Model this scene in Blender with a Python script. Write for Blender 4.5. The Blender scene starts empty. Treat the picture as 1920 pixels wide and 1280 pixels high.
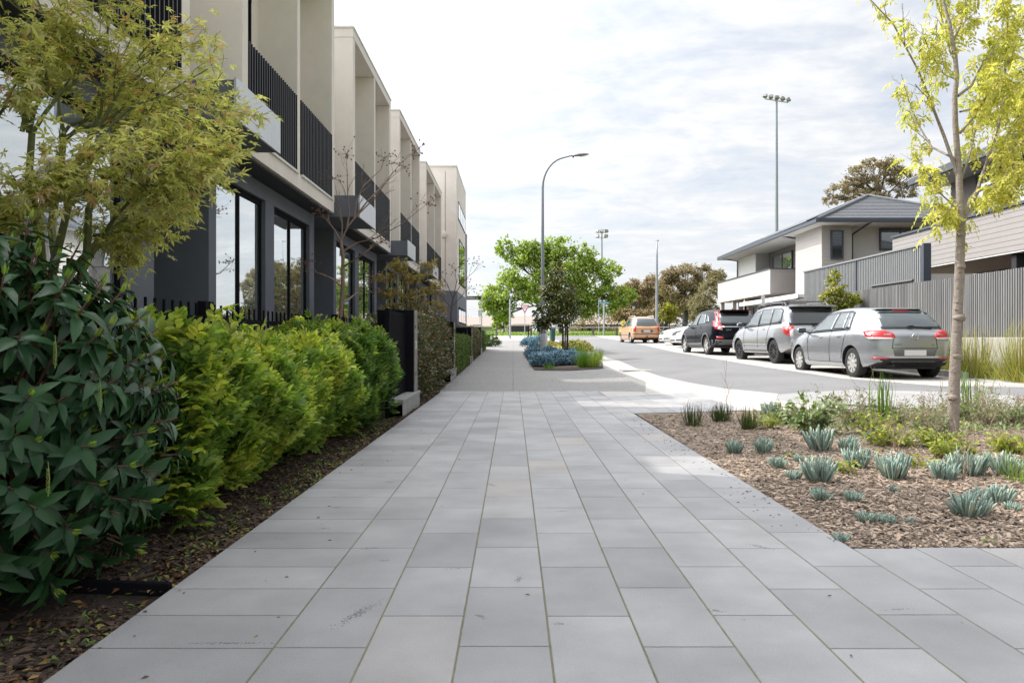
import bpy, bmesh, math, random
import numpy as np
from mathutils import Vector, Matrix
from mathutils.bvhtree import BVHTree
SC = bpy.context.scene
COL = SC.collection
R = math.radians
random.seed(7)
RNG = np.random.default_rng(11)
# ------------------------------------------------------------------ camera, sky, sun, exposure
FPX, CX, CY, EYE = 1419.0, 962.0, 636.0, 1.02      # focal length in photo pixels, principal point, eye height
cam_d = bpy.data.cameras.new('camera'); cam = bpy.data.objects.new('camera', cam_d); COL.objects.link(cam)
cam_d.sensor_width = 36.0; cam_d.lens = FPX/1920*36
cam_d.shift_x = (960-CX)/1920; cam_d.shift_y = (CY-640)/1920
cam_d.clip_start = 0.05; cam_d.clip_end = 3000
cam.location = (0, 0, EYE); cam.rotation_euler = (R(90), 0, 0)
cam_d.dof.use_dof = True; cam_d.dof.focus_distance = 6.5; cam_d.dof.aperture_fstop = 16.0
SC.camera = cam
SUN_EL = R(49); SUN_H = Vector((-0.949, 0.315, 0)).normalized()
SUN_V = Vector((SUN_H.x*math.cos(SUN_EL), SUN_H.y*math.cos(SUN_EL), math.sin(SUN_EL)))
W = bpy.data.worlds.new('World'); SC.world = W; W.use_nodes = True
def build_world():
    nt = W.node_tree; nt.nodes.clear(); N = nt.nodes.new; L = nt.links.new
    out = N('ShaderNodeOutputWorld'); bg = N('ShaderNodeBackground')
    sky = N('ShaderNodeTexSky'); sky.sky_type = 'NISHITA'; sky.sun_disc = False
    sky.sun_elevation = SUN_EL; sky.sun_rotation = math.atan2(SUN_V.x, SUN_V.y); sky.air_density = 1.0; sky.dust_density = 1.5
    tc = N('ShaderNodeTexCoord'); sep = N('ShaderNodeSeparateXYZ'); L(tc.outputs['Generated'], sep.inputs[0])
    def math_(op, a, b=None, clamp=False):
        n = N('ShaderNodeMath'); n.operation = op; n.use_clamp = clamp
        for i, v in enumerate((a, b)):
            if v is None: continue
            if isinstance(v, (int, float)): n.inputs[i].default_value = v
            else: L(v, n.inputs[i])
        return n.outputs[0]
    zc = math_('MAXIMUM', sep.outputs[2], 0.0); zz = math_('ADD', zc, 0.12)
    u = math_('DIVIDE', sep.outputs[0], zz); v = math_('DIVIDE', sep.outputs[1], zz)
    cmb = N('ShaderNodeCombineXYZ'); L(u, cmb.inputs[0]); L(v, cmb.inputs[1])
    mp = N('ShaderNodeMapping'); mp.inputs['Rotation'].default_value = (0, 0, R(24)); mp.inputs['Scale'].default_value = (0.95, 1.25, 1)
    L(cmb.outputs[0], mp.inputs['Vector'])
    n1 = N('ShaderNodeTexNoise'); n1.inputs['Scale'].default_value = 1.9; n1.inputs['Detail'].default_value = 9; n1.inputs['Roughness'].default_value = 0.62; n1.inputs['Distortion'].default_value = 0.5
    L(mp.outputs[0], n1.inputs['Vector'])
    n2 = N('ShaderNodeTexNoise'); n2.inputs['Scale'].default_value = 8.5; n2.inputs['Detail'].default_value = 6; n2.inputs['Roughness'].default_value = 0.6
    L(mp.outputs[0], n2.inputs['Vector'])
    mix = math_('ADD', math_('MULTIPLY', n1.outputs['Fac'], 0.72), math_('MULTIPLY', n2.outputs['Fac'], 0.28))
    cover = N('ShaderNodeMapRange'); cover.inputs['From Min'].default_value = 0.37; cover.inputs['From Max'].default_value = 0.56
    cover.interpolation_type = 'SMOOTHSTEP'; L(mix, cover.inputs['Value'])
    cover.inputs['To Min'].default_value = 0.82
    # clouds scatter most light forward: brighter towards the sun
    dot = N('ShaderNodeVectorMath'); dot.operation = 'DOT_PRODUCT'; L(tc.outputs['Generated'], dot.inputs[0]); dot.inputs[1].default_value = SUN_V
    g = math_('POWER', math_('MULTIPLY', math_('ADD', dot.outputs['Value'], 1.0), 0.5), 10.0)
    lum = math_('ADD', math_('MULTIPLY', g, 5.4), 0.535)
    tex = math_('ADD', math_('MULTIPLY', mix, 1.35), 0.31)
    lum = math_('MULTIPLY', lum, tex)
    cl = N('ShaderNodeMix'); cl.data_type = 'RGBA'; cl.blend_type = 'MULTIPLY'; cl.inputs['Factor'].default_value = 1.0
    cl.inputs[6].default_value = (0.965, 0.985, 1.02, 1)
    cc = N('ShaderNodeCombineColor'); [L(lum, cc.inputs[i]) for i in range(3)]
    L(cc.outputs[0], cl.inputs[7])
    sk = N('ShaderNodeMix'); sk.data_type = 'RGBA'; sk.blend_type = 'MULTIPLY'; sk.inputs['Factor'].default_value = 1.0
    L(sky.outputs[0], sk.inputs[6]); sk.inputs[7].default_value = (0.19, 0.19, 0.19, 1)
    m = N('ShaderNodeMix'); m.data_type = 'RGBA'; L(cover.outputs[0], m.inputs['Factor']); L(sk.outputs[2], m.inputs[6]); L(cl.outputs[2], m.inputs[7])
    L(m.outputs[2], bg.inputs['Color']); bg.inputs['Strength'].default_value = 1.0
    L(bg.outputs[0], out.inputs[0])
build_world()
sun_d = bpy.data.lights.new('sun', 'SUN'); sun_d.energy = 2.4; sun_d.angle = R(0.6); sun_d.color = (1.0, 0.94, 0.85)
sun = bpy.data.objects.new('sun', sun_d); COL.objects.link(sun)
sun.rotation_euler = SUN_V.to_track_quat('Z', 'Y').to_euler(); sun.location = (-40, 15, 60)
vs = SC.view_settings; vs.view_transform = 'Standard'; vs.look = 'None'; vs.exposure = 0.74; vs.gamma = 1.0; vs.use_curve_mapping = False
SC.render.engine = 'CYCLES'
cy = SC.cycles; cy.use_denoising = True; cy.max_bounces = 6; cy.diffuse_bounces = 3; cy.glossy_bounces = 3; cy.transmission_bounces = 4; cy.transparent_max_bounces = 6
cy.caustics_reflective = False; cy.caustics_refractive = False; cy.sample_clamp_indirect = 6.0
# ------------------------------------------------------------------ ground height
PA = [(-20, 0), (14, 0), (21, .10), (30, .27), (38, .42), (50, .75), (62, 1.10), (70, 1.34), (95, 2.0), (130, 2.3), (600, 2.6)]
PR = [(-20, 0), (2, 0), (8, .08), (15.8, .24), (21, .33), (27, .45), (46, .79), (62, 1.10), (70, 1.34), (95, 2.0), (130, 2.3), (600, 2.6)]
def _ip(T, y): return float(np.interp(y, [a for a, b in T], [b for a, b in T]))
def zg(x, y):
    t = min(1, max(0, (x-1.2)/4.8)); t = t*t*(3-2*t)
    return _ip(PA, y)*(1-t)+_ip(PR, y)*t
def GP(px, py):                      # where the ray through a photo pixel meets the ground
    a, b = 1.0, 300.0; f = lambda d: EYE-(py-CY)/FPX*d-zg((px-CX)/FPX*d, d)
    d = 1.0
    while d < 300 and f(d) > 0: d += 0.25
    a, b = d-0.25, d
    for _ in range(30):
        m = (a+b)/2
        if f(m) > 0: a = m
        else: b = m
    return ((px-CX)/FPX*a, a)
def PX(px, d): return (px-CX)/FPX*d
def PZ(py, d): return EYE-(py-CY)/FPX*d
# ------------------------------------------------------------------ materials
def mat(name, col, rough=0.6, var=0.12, scale=6.0, bump=0.0, bscale=60.0, metal=0.0, spec=0.4, col2=None, island=0.0, coat=0.0, stretch=None):
    m = bpy.data.materials.new(name); m.use_nodes = True; nt = m.node_tree; N = nt.nodes.new; L = nt.links.new
    b = nt.nodes['Principled BSDF']; b.inputs['Roughness'].default_value = rough; b.inputs['Metallic'].default_value = metal
    b.inputs['Specular IOR Level'].default_value = spec; b.inputs['Coat Weight'].default_value = coat; b.inputs['Coat Roughness'].default_value = 0.05
    tc = N('ShaderNodeTexCoord'); src = tc.outputs['Object']
    if stretch:
        mp = N('ShaderNodeMapping'); mp.inputs['Scale'].default_value = stretch; L(src, mp.inputs['Vector']); src = mp.outputs[0]
    n = N('ShaderNodeTexNoise'); n.inputs['Scale'].default_value = scale; n.inputs['Detail'].default_value = 8; n.inputs['Roughness'].default_value = 0.65
    L(src, n.inputs['Vector'])
    r = N('ShaderNodeValToRGB'); c2 = col2 or col
    r.color_ramp.elements[0].position = 0.3; r.color_ramp.elements[1].position = 0.7
    r.color_ramp.elements[0].color = (*[max(0, c*(1-var)) for c in col], 1); r.color_ramp.elements[1].color = (*[min(1, c*(1+var)) for c in c2], 1)
    L(n.outputs['Fac'], r.inputs[0]); outc = r.outputs[0]
    if island:
        ge = N('ShaderNodeNewGeometry'); mr = N('ShaderNodeMapRange'); mr.inputs['To Min'].default_value = 1-island; mr.inputs['To Max'].default_value = 1+island
        L(ge.outputs['Random Per Island'], mr.inputs['Value']); mx = N('ShaderNodeMix'); mx.data_type = 'RGBA'; mx.blend_type = 'MULTIPLY'; mx.inputs['Factor'].default_value = 1
        cb = N('ShaderNodeCombineColor'); [L(mr.outputs[0], cb.inputs[i]) for i in range(3)]
        L(outc, mx.inputs[6]); L(cb.outputs[0], mx.inputs[7]); outc = mx.outputs[2]
    L(outc, b.inputs['Base Color'])
    if bump:
        n2 = N('ShaderNodeTexNoise'); n2.inputs['Scale'].default_value = bscale; n2.inputs['Detail'].default_value = 6; L(tc.outputs['Object'], n2.inputs['Vector'])
        bp = N('ShaderNodeBump'); bp.inputs['Strength'].default_value = bump; bp.inputs['Distance'].default_value = 0.02
        L(n2.outputs['Fac'], bp.inputs['Height']); L(bp.outputs[0], b.inputs['Normal'])
    return m
def leafmat(name, dark, mid, young, rough=0.45, spec=0.4, trans=0.3, island=0.3):
    """leaf colour runs from old (tint 0) to young growth (tint 1), each leaf a little different"""
    m = bpy.data.materials.new(name); m.use_nodes = True; nt = m.node_tree; N = nt.nodes.new; L = nt.links.new
    b = nt.nodes['Principled BSDF']; b.inputs['Roughness'].default_value = rough; b.inputs['Specular IOR Level'].default_value = spec
    at = N('ShaderNodeAttribute'); at.attribute_name = 'tint'
    r = N('ShaderNodeValToRGB'); e = r.color_ramp.elements; e[0].color = (*dark, 1); e[1].color = (*young, 1); k = e.new(0.5); k.color = (*mid, 1)
    L(at.outputs['Fac'], r.inputs[0])
    ge = N('ShaderNodeNewGeometry'); mr = N('ShaderNodeMapRange'); mr.inputs['To Min'].default_value = 1-island; mr.inputs['To Max'].default_value = 1+island
    L(ge.outputs['Random Per Island'], mr.inputs['Value'])
    mx = N('ShaderNodeMix'); mx.data_type = 'RGBA'; mx.blend_type = 'MULTIPLY'; mx.inputs['Factor'].default_value = 1
    cb = N('ShaderNodeCombineColor'); [L(mr.outputs[0], cb.inputs[i]) for i in range(3)]
    L(r.outputs[0], mx.inputs[6]); L(cb.outputs[0], mx.inputs[7]); L(mx.outputs[2], b.inputs['Base Color'])
    if trans:
        t = N('ShaderNodeBsdfTranslucent'); ms = N('ShaderNodeMixShader'); ms.inputs[0].default_value = trans
        g = N('ShaderNodeMix'); g.data_type = 'RGBA'; g.blend_type = 'MULTIPLY'; g.inputs['Factor'].default_value = 1; L(mx.outputs[2], g.inputs[6]); g.inputs[7].default_value = (1.5, 1.6, 0.8, 1)
        L(g.outputs[2], t.inputs['Color']); L(b.outputs[0], ms.inputs[1]); L(t.outputs[0], ms.inputs[2])
        L(ms.outputs[0], nt.nodes['Material Output'].inputs[0])
    return m
def glassmat(name, tint, refl=0.6, rough=0.015, wav=0.0):
    m = bpy.data.materials.new(name); m.use_nodes = True; nt = m.node_tree; N = nt.nodes.new; L = nt.links.new
    b = nt.nodes['Principled BSDF']; b.inputs['Base Color'].default_value = (*tint, 1); b.inputs['Roughness'].default_value = 0.1
    g = N('ShaderNodeBsdfGlossy'); g.inputs['Roughness'].default_value = rough; g.inputs['Color'].default_value = (.92, .96, .97, 1)
    lw = N('ShaderNodeLayerWeight'); lw.inputs['Blend'].default_value = 0.5
    mr = N('ShaderNodeMapRange'); mr.inputs['To Min'].default_value = refl*0.35; mr.inputs['To Max'].default_value = min(1, refl*1.3); L(lw.outputs['Facing'], mr.inputs['Value'])
    ms = N('ShaderNodeMixShader'); L(mr.outputs[0], ms.inputs[0]); L(b.outputs[0], ms.inputs[1]); L(g.outputs[0], ms.inputs[2])
    if wav:
        tc = N('ShaderNodeTexCoord'); n2 = N('ShaderNodeTexNoise'); n2.inputs['Scale'].default_value = 1.7; L(tc.outputs['Object'], n2.inputs['Vector'])
        bp = N('ShaderNodeBump'); bp.inputs['Strength'].default_value = wav; bp.inputs['Distance'].default_value = 0.05
        L(n2.outputs['Fac'], bp.inputs['Height']); L(bp.outputs[0], g.inputs['Normal'])
    L(ms.outputs[0], nt.nodes['Material Output'].inputs[0])
    return m
# ------------------------------------------------------------------ objects, parts, labels
def link(name, me, parent=None):
    o = bpy.data.objects.new(name, me); COL.objects.link(o)
    if parent is not None:
        o.parent = parent; o.matrix_parent_inverse = world_of(parent).inverted()
    return o
def world_of(o):
    m = o.matrix_basis.copy()
    if o.parent: m = world_of(o.parent) @ o.matrix_parent_inverse @ m
    return m
def tag(o, label=None, cat=None, group=None, kind=None):
    if label: o['label'] = label
    if cat: o['category'] = cat
    if group: o['group'] = group
    if kind: o['kind'] = kind
    return o
def thing(name, label, cat, loc=(0, 0, 0), group=None):
    o = bpy.data.objects.new(name, None); COL.objects.link(o); o.location = loc; o.empty_display_size = 0.2
    return tag(o, label, cat, group)
class MB:
    def __init__(s): s.v = []; s.f = []
    def add(s, vs_, fs):
        k = len(s.v); s.v += [tuple(v) for v in vs_]; s.f += [tuple(i+k for i in f) for f in fs]; return s
    def box(s, x0, x1, y0, y1, z0, z1, b=0.0):
        if b <= 0:
            return s.add([(x0,y0,z0),(x1,y0,z0),(x1,y1,z0),(x0,y1,z0),(x0,y0,z1),(x1,y0,z1),(x1,y1,z1),(x0,y1,z1)],
                         [(0,3,2,1),(4,5,6,7),(0,1,5,4),(1,2,6,5),(2,3,7,6),(3,0,4,7)])
        bm = bmesh.new(); bmesh.ops.create_cube(bm, size=1)
        for v in bm.verts: v.co = Vector(((x0+x1)/2+v.co.x*(x1-x0), (y0+y1)/2+v.co.y*(y1-y0), (z0+z1)/2+v.co.z*(z1-z0)))
        bmesh.ops.bevel(bm, geom=bm.edges[:], offset=b, segments=2, affect='EDGES', profile=0.5)
        s.bm(bm); return s
    def bm(s, bm, M=None):
        bm.verts.index_update(); s.add([(M @ v.co if M else v.co) for v in bm.verts], [[v.index for v in f.verts] for f in bm.faces]); bm.free(); return s
    def beam(s, p, q, w, h, up=(0, 0, 1)):
        p = Vector(p); q = Vector(q); d = (q-p).normalized(); u = Vector(up)
        if abs(d.dot(u)) > .98: u = Vector((0, 1, 0))
        a = d.cross(u).normalized()*w/2; b = a.cross(d).normalized()*h/2
        vs_ = [e+sx*a+sy*b for e in (p, q) for sx, sy in ((-1,-1),(1,-1),(1,1),(-1,1))]
        return s.add(vs_, [(0,1,2,3),(7,6,5,4),(0,4,5,1),(1,5,6,2),(2,6,7,3),(3,7,4,0)])
    def tube(s, pts, rad, n=8, cap=True):
        pts = [Vector(p) for p in pts]
        if isinstance(rad, (int, float)): rad = [rad]*len(pts)
        rings = []; a = None
        for i, p in enumerate(pts):
            d = (pts[min(i+1, len(pts)-1)]-pts[max(i-1, 0)]).normalized()
            if a is None: a = d.orthogonal().normalized()
            else:
                a = a-d*a.dot(d); a = a.normalized() if a.length > 1e-5 else d.orthogonal().normalized()
            b = d.cross(a); rings.append([p+(a*math.cos(2*math.pi*k/n)+b*math.sin(2*math.pi*k/n))*rad[i] for k in range(n)])
        fs = [(i*n+k, i*n+(k+1) % n, (i+1)*n+(k+1) % n, (i+1)*n+k) for i in range(len(pts)-1) for k in range(n)]
        if cap: fs += [tuple(reversed(range(n))), tuple(range((len(pts)-1)*n, len(pts)*n))]
        return s.add([v for r in rings for v in r], fs)
    def lathe(s, prof, c=(0, 0, 0), axis='z', n=24):
        c = Vector(c); vs_ = []
        for r, h in prof:
            for k in range(n):
                a = 2*math.pi*k/n; x, y = r*math.cos(a), r*math.sin(a)
                vs_.append(c+(Vector((x, y, h)) if axis == 'z' else Vector((h, x, y)) if axis == 'x' else Vector((x, h, y))))
        m = len(prof); fs = [(i*n+k, i*n+(k+1) % n, (i+1)*n+(k+1) % n, (i+1)*n+k) for i in range(m-1) for k in range(n)]
        return s.add(vs_, fs)
    def prism(s, poly, lo, hi, plane='xz'):
        n = len(poly)
        def P(a, b, h): return (a, h, b) if plane == 'xz' else (h, a, b) if plane == 'yz' else (a, b, h)
        return s.add([P(a, b, lo) for a, b in poly]+[P(a, b, hi) for a, b in poly],
                     [tuple(reversed(range(n))), tuple(range(n, 2*n))]+[(i, (i+1) % n, n+(i+1) % n, n+i) for i in range(n)])
    def build(s, name, m, parent=None, smooth=False, bevel=0.0, recalc=True):
        me = bpy.data.meshes.new(name); me.from_pydata(s.v, [], s.f)
        if recalc or bevel:
            bm = bmesh.new(); bm.from_mesh(me)
            if bevel: bmesh.ops.bevel(bm, geom=bm.edges[:], offset=bevel, segments=2, affect='EDGES', profile=0.5)
            bmesh.ops.recalc_face_normals(bm, faces=bm.faces[:]); bm.to_mesh(me); bm.free()
        me.materials.append(m)
        if smooth:
            me.shade_smooth()
            try: me.set_sharp_from_angle(angle=R(38))
            except Exception: pass
        return link(name, me, parent)
def text(name, s, size, loc, rot, m, parent, depth=0.004, align='CENTER'):
    c = bpy.data.curves.new(name, 'FONT'); c.body = s; c.size = size; c.extrude = depth; c.align_x = align; c.align_y = 'CENTER'
    t = bpy.data.objects.new(name+'_curve', c); COL.objects.link(t)
    me = bpy.data.meshes.new_from_object(t.evaluated_get(bpy.context.evaluated_depsgraph_get()))
    bpy.data.objects.remove(t)
    me.transform(Matrix.Translation(loc) @ rot.to_4x4()); me.materials.clear(); me.materials.append(m)
    return link(name, me, parent)
def drape(name, poly, dz, m, step=0.8, kind='structure', zf=None, label=None):
    """a ground surface: polygon cut into a grid and laid on the ground height"""
    bm = bmesh.new(); bm.faces.new([bm.verts.new((x, y, 0)) for x, y in poly])
    for ax in (0, 1):
        lo = min(p[ax] for p in poly); hi = max(p[ax] for p in poly); k = math.floor(lo/step)*step+step
        while k < hi:
            no = (1, 0, 0) if ax == 0 else (0, 1, 0); co = (k, 0, 0) if ax == 0 else (0, k, 0)
            bmesh.ops.bisect_plane(bm, geom=bm.verts[:]+bm.edges[:]+bm.faces[:], plane_co=co, plane_no=no, dist=1e-5); k += step
    bmesh.ops.triangulate(bm, faces=[f for f in bm.faces if len(f.verts) > 4])
    for v in bm.verts: v.co.z = (zf or zg)(v.co.x, v.co.y)+dz
    bmesh.ops.recalc_face_normals(bm, faces=bm.faces[:])
    if sum(f.normal.z for f in bm.faces) < 0: bmesh.ops.reverse_faces(bm, faces=bm.faces[:])
    me = bpy.data.meshes.new(name); bm.to_mesh(me); bm.free(); me.materials.append(m); me.shade_smooth()
    o = link(name, me); o['kind'] = kind
    if label: o['label'] = label
    return o
# ------------------------------------------------------------------ foliage
T_QUAD = (np.array([(0,0,0),(.45,.5,.12),(1,0,-.06),(.45,-.5,.12)]), [(0,2,1),(0,3,2)])
T_LEAF = (np.array([(0,0,0),(.3,.43,.08),(.7,.37,.05),(1,0,-.10),(.7,-.37,.05),(.3,-.43,.08),(.5,0,-.03)]), [(6,1,0),(6,2,1),(6,3,2),(6,4,3),(6,5,4),(6,0,5)])
T_OVAL = (np.array([(0,0,0),(.28,.42,.07),(.3,0,.0),(.28,-.42,.07),(.64,.36,.0),(.66,0,-.06),(.64,-.36,.0),(1,0,-.2)]),
          [(0,2,1),(0,3,2),(1,2,5),(1,5,4),(2,3,6),(2,6,5),(4,5,7),(5,6,7)])
def _maple():
    V = []; F = []
    for a, l in ((-105, .5), (-52, .85), (0, 1.0), (52, .85), (105, .5)):
        c, s_ = math.cos(R(a)), math.sin(R(a)); k = len(V)
        for (u, w) in ((0, 0), (.45, .13), (1, 0), (.45, -.13)):
            V.append((u*l*c-w*s_, u*l*s_+w*c, -.18*(u*l)**2+(.03 if w else 0)))
        F += [(k, k+2, k+1), (k, k+3, k+2)]
    return np.array(V), F
T_MAPLE = _maple()
def _norm(a): return a/np.maximum(np.linalg.norm(a, axis=1, keepdims=True), 1e-9)
def leaves(name, P, T, N, L, Wd, m, parent, tint, tmpl=T_QUAD):
    V, F = tmpl; P = np.asarray(P, float); n = len(P); T = _norm(np.asarray(T, float)); B = _norm(np.cross(np.asarray(N, float), T)); Nn = np.cross(T, B)
    L = np.broadcast_to(L, n); Wd = np.broadcast_to(Wd, n)
    co = P[:, None, :]+V[None, :, 0, None]*(T*L[:, None])[:, None, :]+V[None, :, 1, None]*(B*Wd[:, None])[:, None, :]+V[None, :, 2, None]*(Nn*L[:, None])[:, None, :]
    k = len(V); tri = np.array(F); idx = (tri[None]+(np.arange(n)*k)[:, None, None]).reshape(-1)
    me = bpy.data.meshes.new(name); me.vertices.add(n*k); me.vertices.foreach_set('co', co.reshape(-1).astype(np.float32))
    nf = n*len(F); me.loops.add(nf*3); me.loops.foreach_set('vertex_index', idx.astype(np.int32)); me.polygons.add(nf)
    me.polygons.foreach_set('loop_start', np.arange(0, nf*3, 3, dtype=np.int32))
    at = me.attributes.new('tint', 'FLOAT', 'POINT'); at.data.foreach_set('value', np.repeat(np.clip(np.broadcast_to(tint, n), 0, 1), k).astype(np.float32))
    me.update(calc_edges=True); me.validate(); me.materials.append(m)
    if tmpl is T_OVAL: me.shade_smooth()
    return link(name, me, parent)
def rdir(n, up=0.0):
    d = RNG.normal(size=(n, 3)); d[:, 2] += up; return _norm(d)
def clumps(cs, n, sub=26, spread=0.26, seed=None, hollow=0.55):
    """points for foliage: clumps (x,y,z,rx,ry,rz) broken into sub-clumps; returns points and outward directions"""
    vol = np.array([(c[3]*c[4]*c[5])**0.667 for c in cs]); cnt = np.maximum(1, (vol/vol.sum()*n)).astype(int); P = []; D = []
    for c, k in zip(cs, cnt):
        d = _norm(RNG.normal(size=(sub, 3))); r = hollow+(1-hollow)*RNG.random((sub, 1))**0.6
        sc = d*r; j = RNG.integers(0, sub, k); w = spread*(0.5+RNG.random(sub))
        q = sc[j]+RNG.normal(size=(k, 3))*w[j][:, None]*0.55
        P.append(np.array(c[:3])+q*np.array(c[3:])); D.append(_norm(sc[j]+0.35*q))
    return np.concatenate(P), np.concatenate(D)
def wobble(p, q, n, amp, sag=0.0):
    p = Vector(p); q = Vector(q); L = (q-p).length; out = []
    for i in range(n+1):
        t = i/n; v = p.lerp(q, t); k = math.sin(math.pi*t)
        out.append(v+Vector((random.gauss(0, amp*L*k), random.gauss(0, amp*L*k), random.gauss(0, amp*L*k)-sag*L*k)))
    return out
def twig_tree(mb, path, r0, r1, depth, spread=0.7, ratio=0.6, n=4, tips=None, up=0.25, seg=4, minlen=0.12, amp=.04):
    """tapered limb with side twigs; collects the tips"""
    pts = [Vector(p) for p in path]; m = len(pts)
    mb.tube(pts, [r0+(r1-r0)*i/(m-1) for i in range(m)], n=7 if r0 > .02 else 5 if r0 > .006 else 4, cap=False)
    L = sum((pts[i+1]-pts[i]).length for i in range(m-1))
    if depth == 0 or L < minlen:
        if tips is not None: tips.append((pts[-1], (pts[-1]-pts[-2]).normalized(), L))
        return
    for k in range(n):
        t = 0.3+0.68*(k+random.random()*.6)/n; t = min(t, .99); i = min(int(t*(m-1)), m-2); p = pts[i].lerp(pts[i+1], t*(m-1)-i)
        d = (pts[i+1]-pts[i]).normalized(); s_ = Vector((random.gauss(0, 1), random.gauss(0, 1), random.gauss(0, 1))); s_ = (s_-d*s_.dot(d)).normalized()
        nd = (d+s_*spread*random.uniform(.6, 1.3)+Vector((0, 0, up))).normalized(); l = L*ratio*random.uniform(.6, 1.15)*(1-.35*t)
        rr = (r0+(r1-r0)*t)*.62
        twig_tree(mb, wobble(p, p+nd*l, seg, amp), rr, max(rr*.45, .0012), depth-1, spread, ratio, n, tips, up, seg, minlen, amp)
    if tips is not None: tips.append((pts[-1], (pts[-1]-pts[-2]).normalized(), L))
# ------------------------------------------------------------------ material instances
M = {}
M['cream'] = mat('cream_render', (.74, .68, .62), .85, .05, 3.0, .25, 220)
M['white_trim'] = mat('pale_trim', (.66, .63, .59), .6, .04, 3)
M['navy'] = mat('charcoal_blue_render', (.135, .145, .178), .75, .08, 3, .2, 220)
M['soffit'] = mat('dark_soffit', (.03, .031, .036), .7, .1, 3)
M['black'] = mat('black_powdercoat', (.011, .011, .014), .6, .15, 5, .05, 200, spec=.18)
M['black_rail'] = mat('black_rail_metal', (.016, .016, .02), .38, .1, 5, spec=.55)
for _k in ('black',): M[_k].node_tree.nodes['Principled BSDF'].inputs['IOR'].default_value = 1.15
M['zinc'] = mat('pale_zinc_sheet', (.56, .58, .61), .42, .08, 4, .08, 12, metal=.25, stretch=(1, 6, .4))
M['letter_grey'] = mat('letterbox_grey_steel', (.19, .18, .17), .5, .06, 8, metal=.2)
M['plinth'] = mat('grey_blockwork', (.30, .295, .285), .9, .1, 14, .4, 90)
M['glass'] = glassmat('reflective_window_glass', (.24, .265, .265), .76, .012, .03)
M['glass_dark'] = glassmat('dark_window_glass', (.02, .024, .028), .32)
M['glass_pale'] = glassmat('pale_window_glass', (.16, .19, .20), .6)
M['curtain'] = mat('sheer_curtain', (.5, .5, .48), .9, .1, 30, stretch=(1, 20, .2))
M['steel'] = mat('galvanised_steel', (.33, .35, .37), .45, .1, 6, metal=.35)
M['steel_dark'] = mat('weathered_grey_pole_paint', (.22, .24, .26), .5, .03, 1, metal=.2)
M['bark'] = mat('brown_bark', (.13, .095, .075), .9, .35, 14, .6, 60, stretch=(1, 1, .3))
M['twig_red'] = mat('reddish_twig', (.16, .085, .065), .8, .25, 20)
M['twig_green'] = mat('green_maple_limb', (.13, .14, .055), .7, .35, 9, .3, 60)
M['bark_pale'] = mat('pale_smooth_bark', (.29, .235, .195), .85, .22, 9, .55, 45, col2=(.27, .235, .205), stretch=(1, 1, 3))
M['bark_dark'] = mat('dark_gum_bark', (.05, .042, .04), .9, .3, 3, .5, 20)
M['clad'] = mat('weatherboard_grey', (.40, .37, .345), .6, .04, 2)
M['taupe'] = mat('taupe_cladding', (.16, .14, .135), .7, .08, 3)
M['white_wall'] = mat('white_render_wall', (.52, .51, .495), .8, .03, 2, .1, 150)
M['screen'] = mat('grey_ribbed_screen', (.20, .204, .206), .6, .06, 5)
M['slat'] = mat('weathered_grey_timber', (.175, .172, .168), .75, .16, 4, .2, 80, island=.2, stretch=(1, 1, .2))
M['tile'] = mat('dark_grey_roof_tile', (.115, .12, .13), .6, .2, 9, island=.1)
M['gutter'] = mat('navy_gutter_paint', (.05, .06, .078), .4, .05, 4)
M['void'] = mat('undercroft_shade_and_dark_paint', (.02, .02, .023), .8, .1, 3)  # undercroft shade put into a near-black colour; also plain dark wall and fence
M['brick'] = mat('far_brown_brick', (.25, .16, .11), .85, .15, 8)
M['far_roof'] = mat('far_brown_tile', (.30, .235, .205), .8, .12, 6)
M['timber'] = mat('old_timber_post', (.14, .105, .10), .85, .2, 10, .3, 60)
M['white'] = mat('white_sign_paint', (.75, .75, .75), .5, .03, 4)
M['red'] = mat('sign_red', (.5, .02, .05), .45, .03, 4)
M['sign_black'] = mat('sign_black', (.012, .012, .014), .5, .05, 4)
M['sign_teal'] = mat('sign_teal', (.04, .22, .27), .5, .05, 4)
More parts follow.
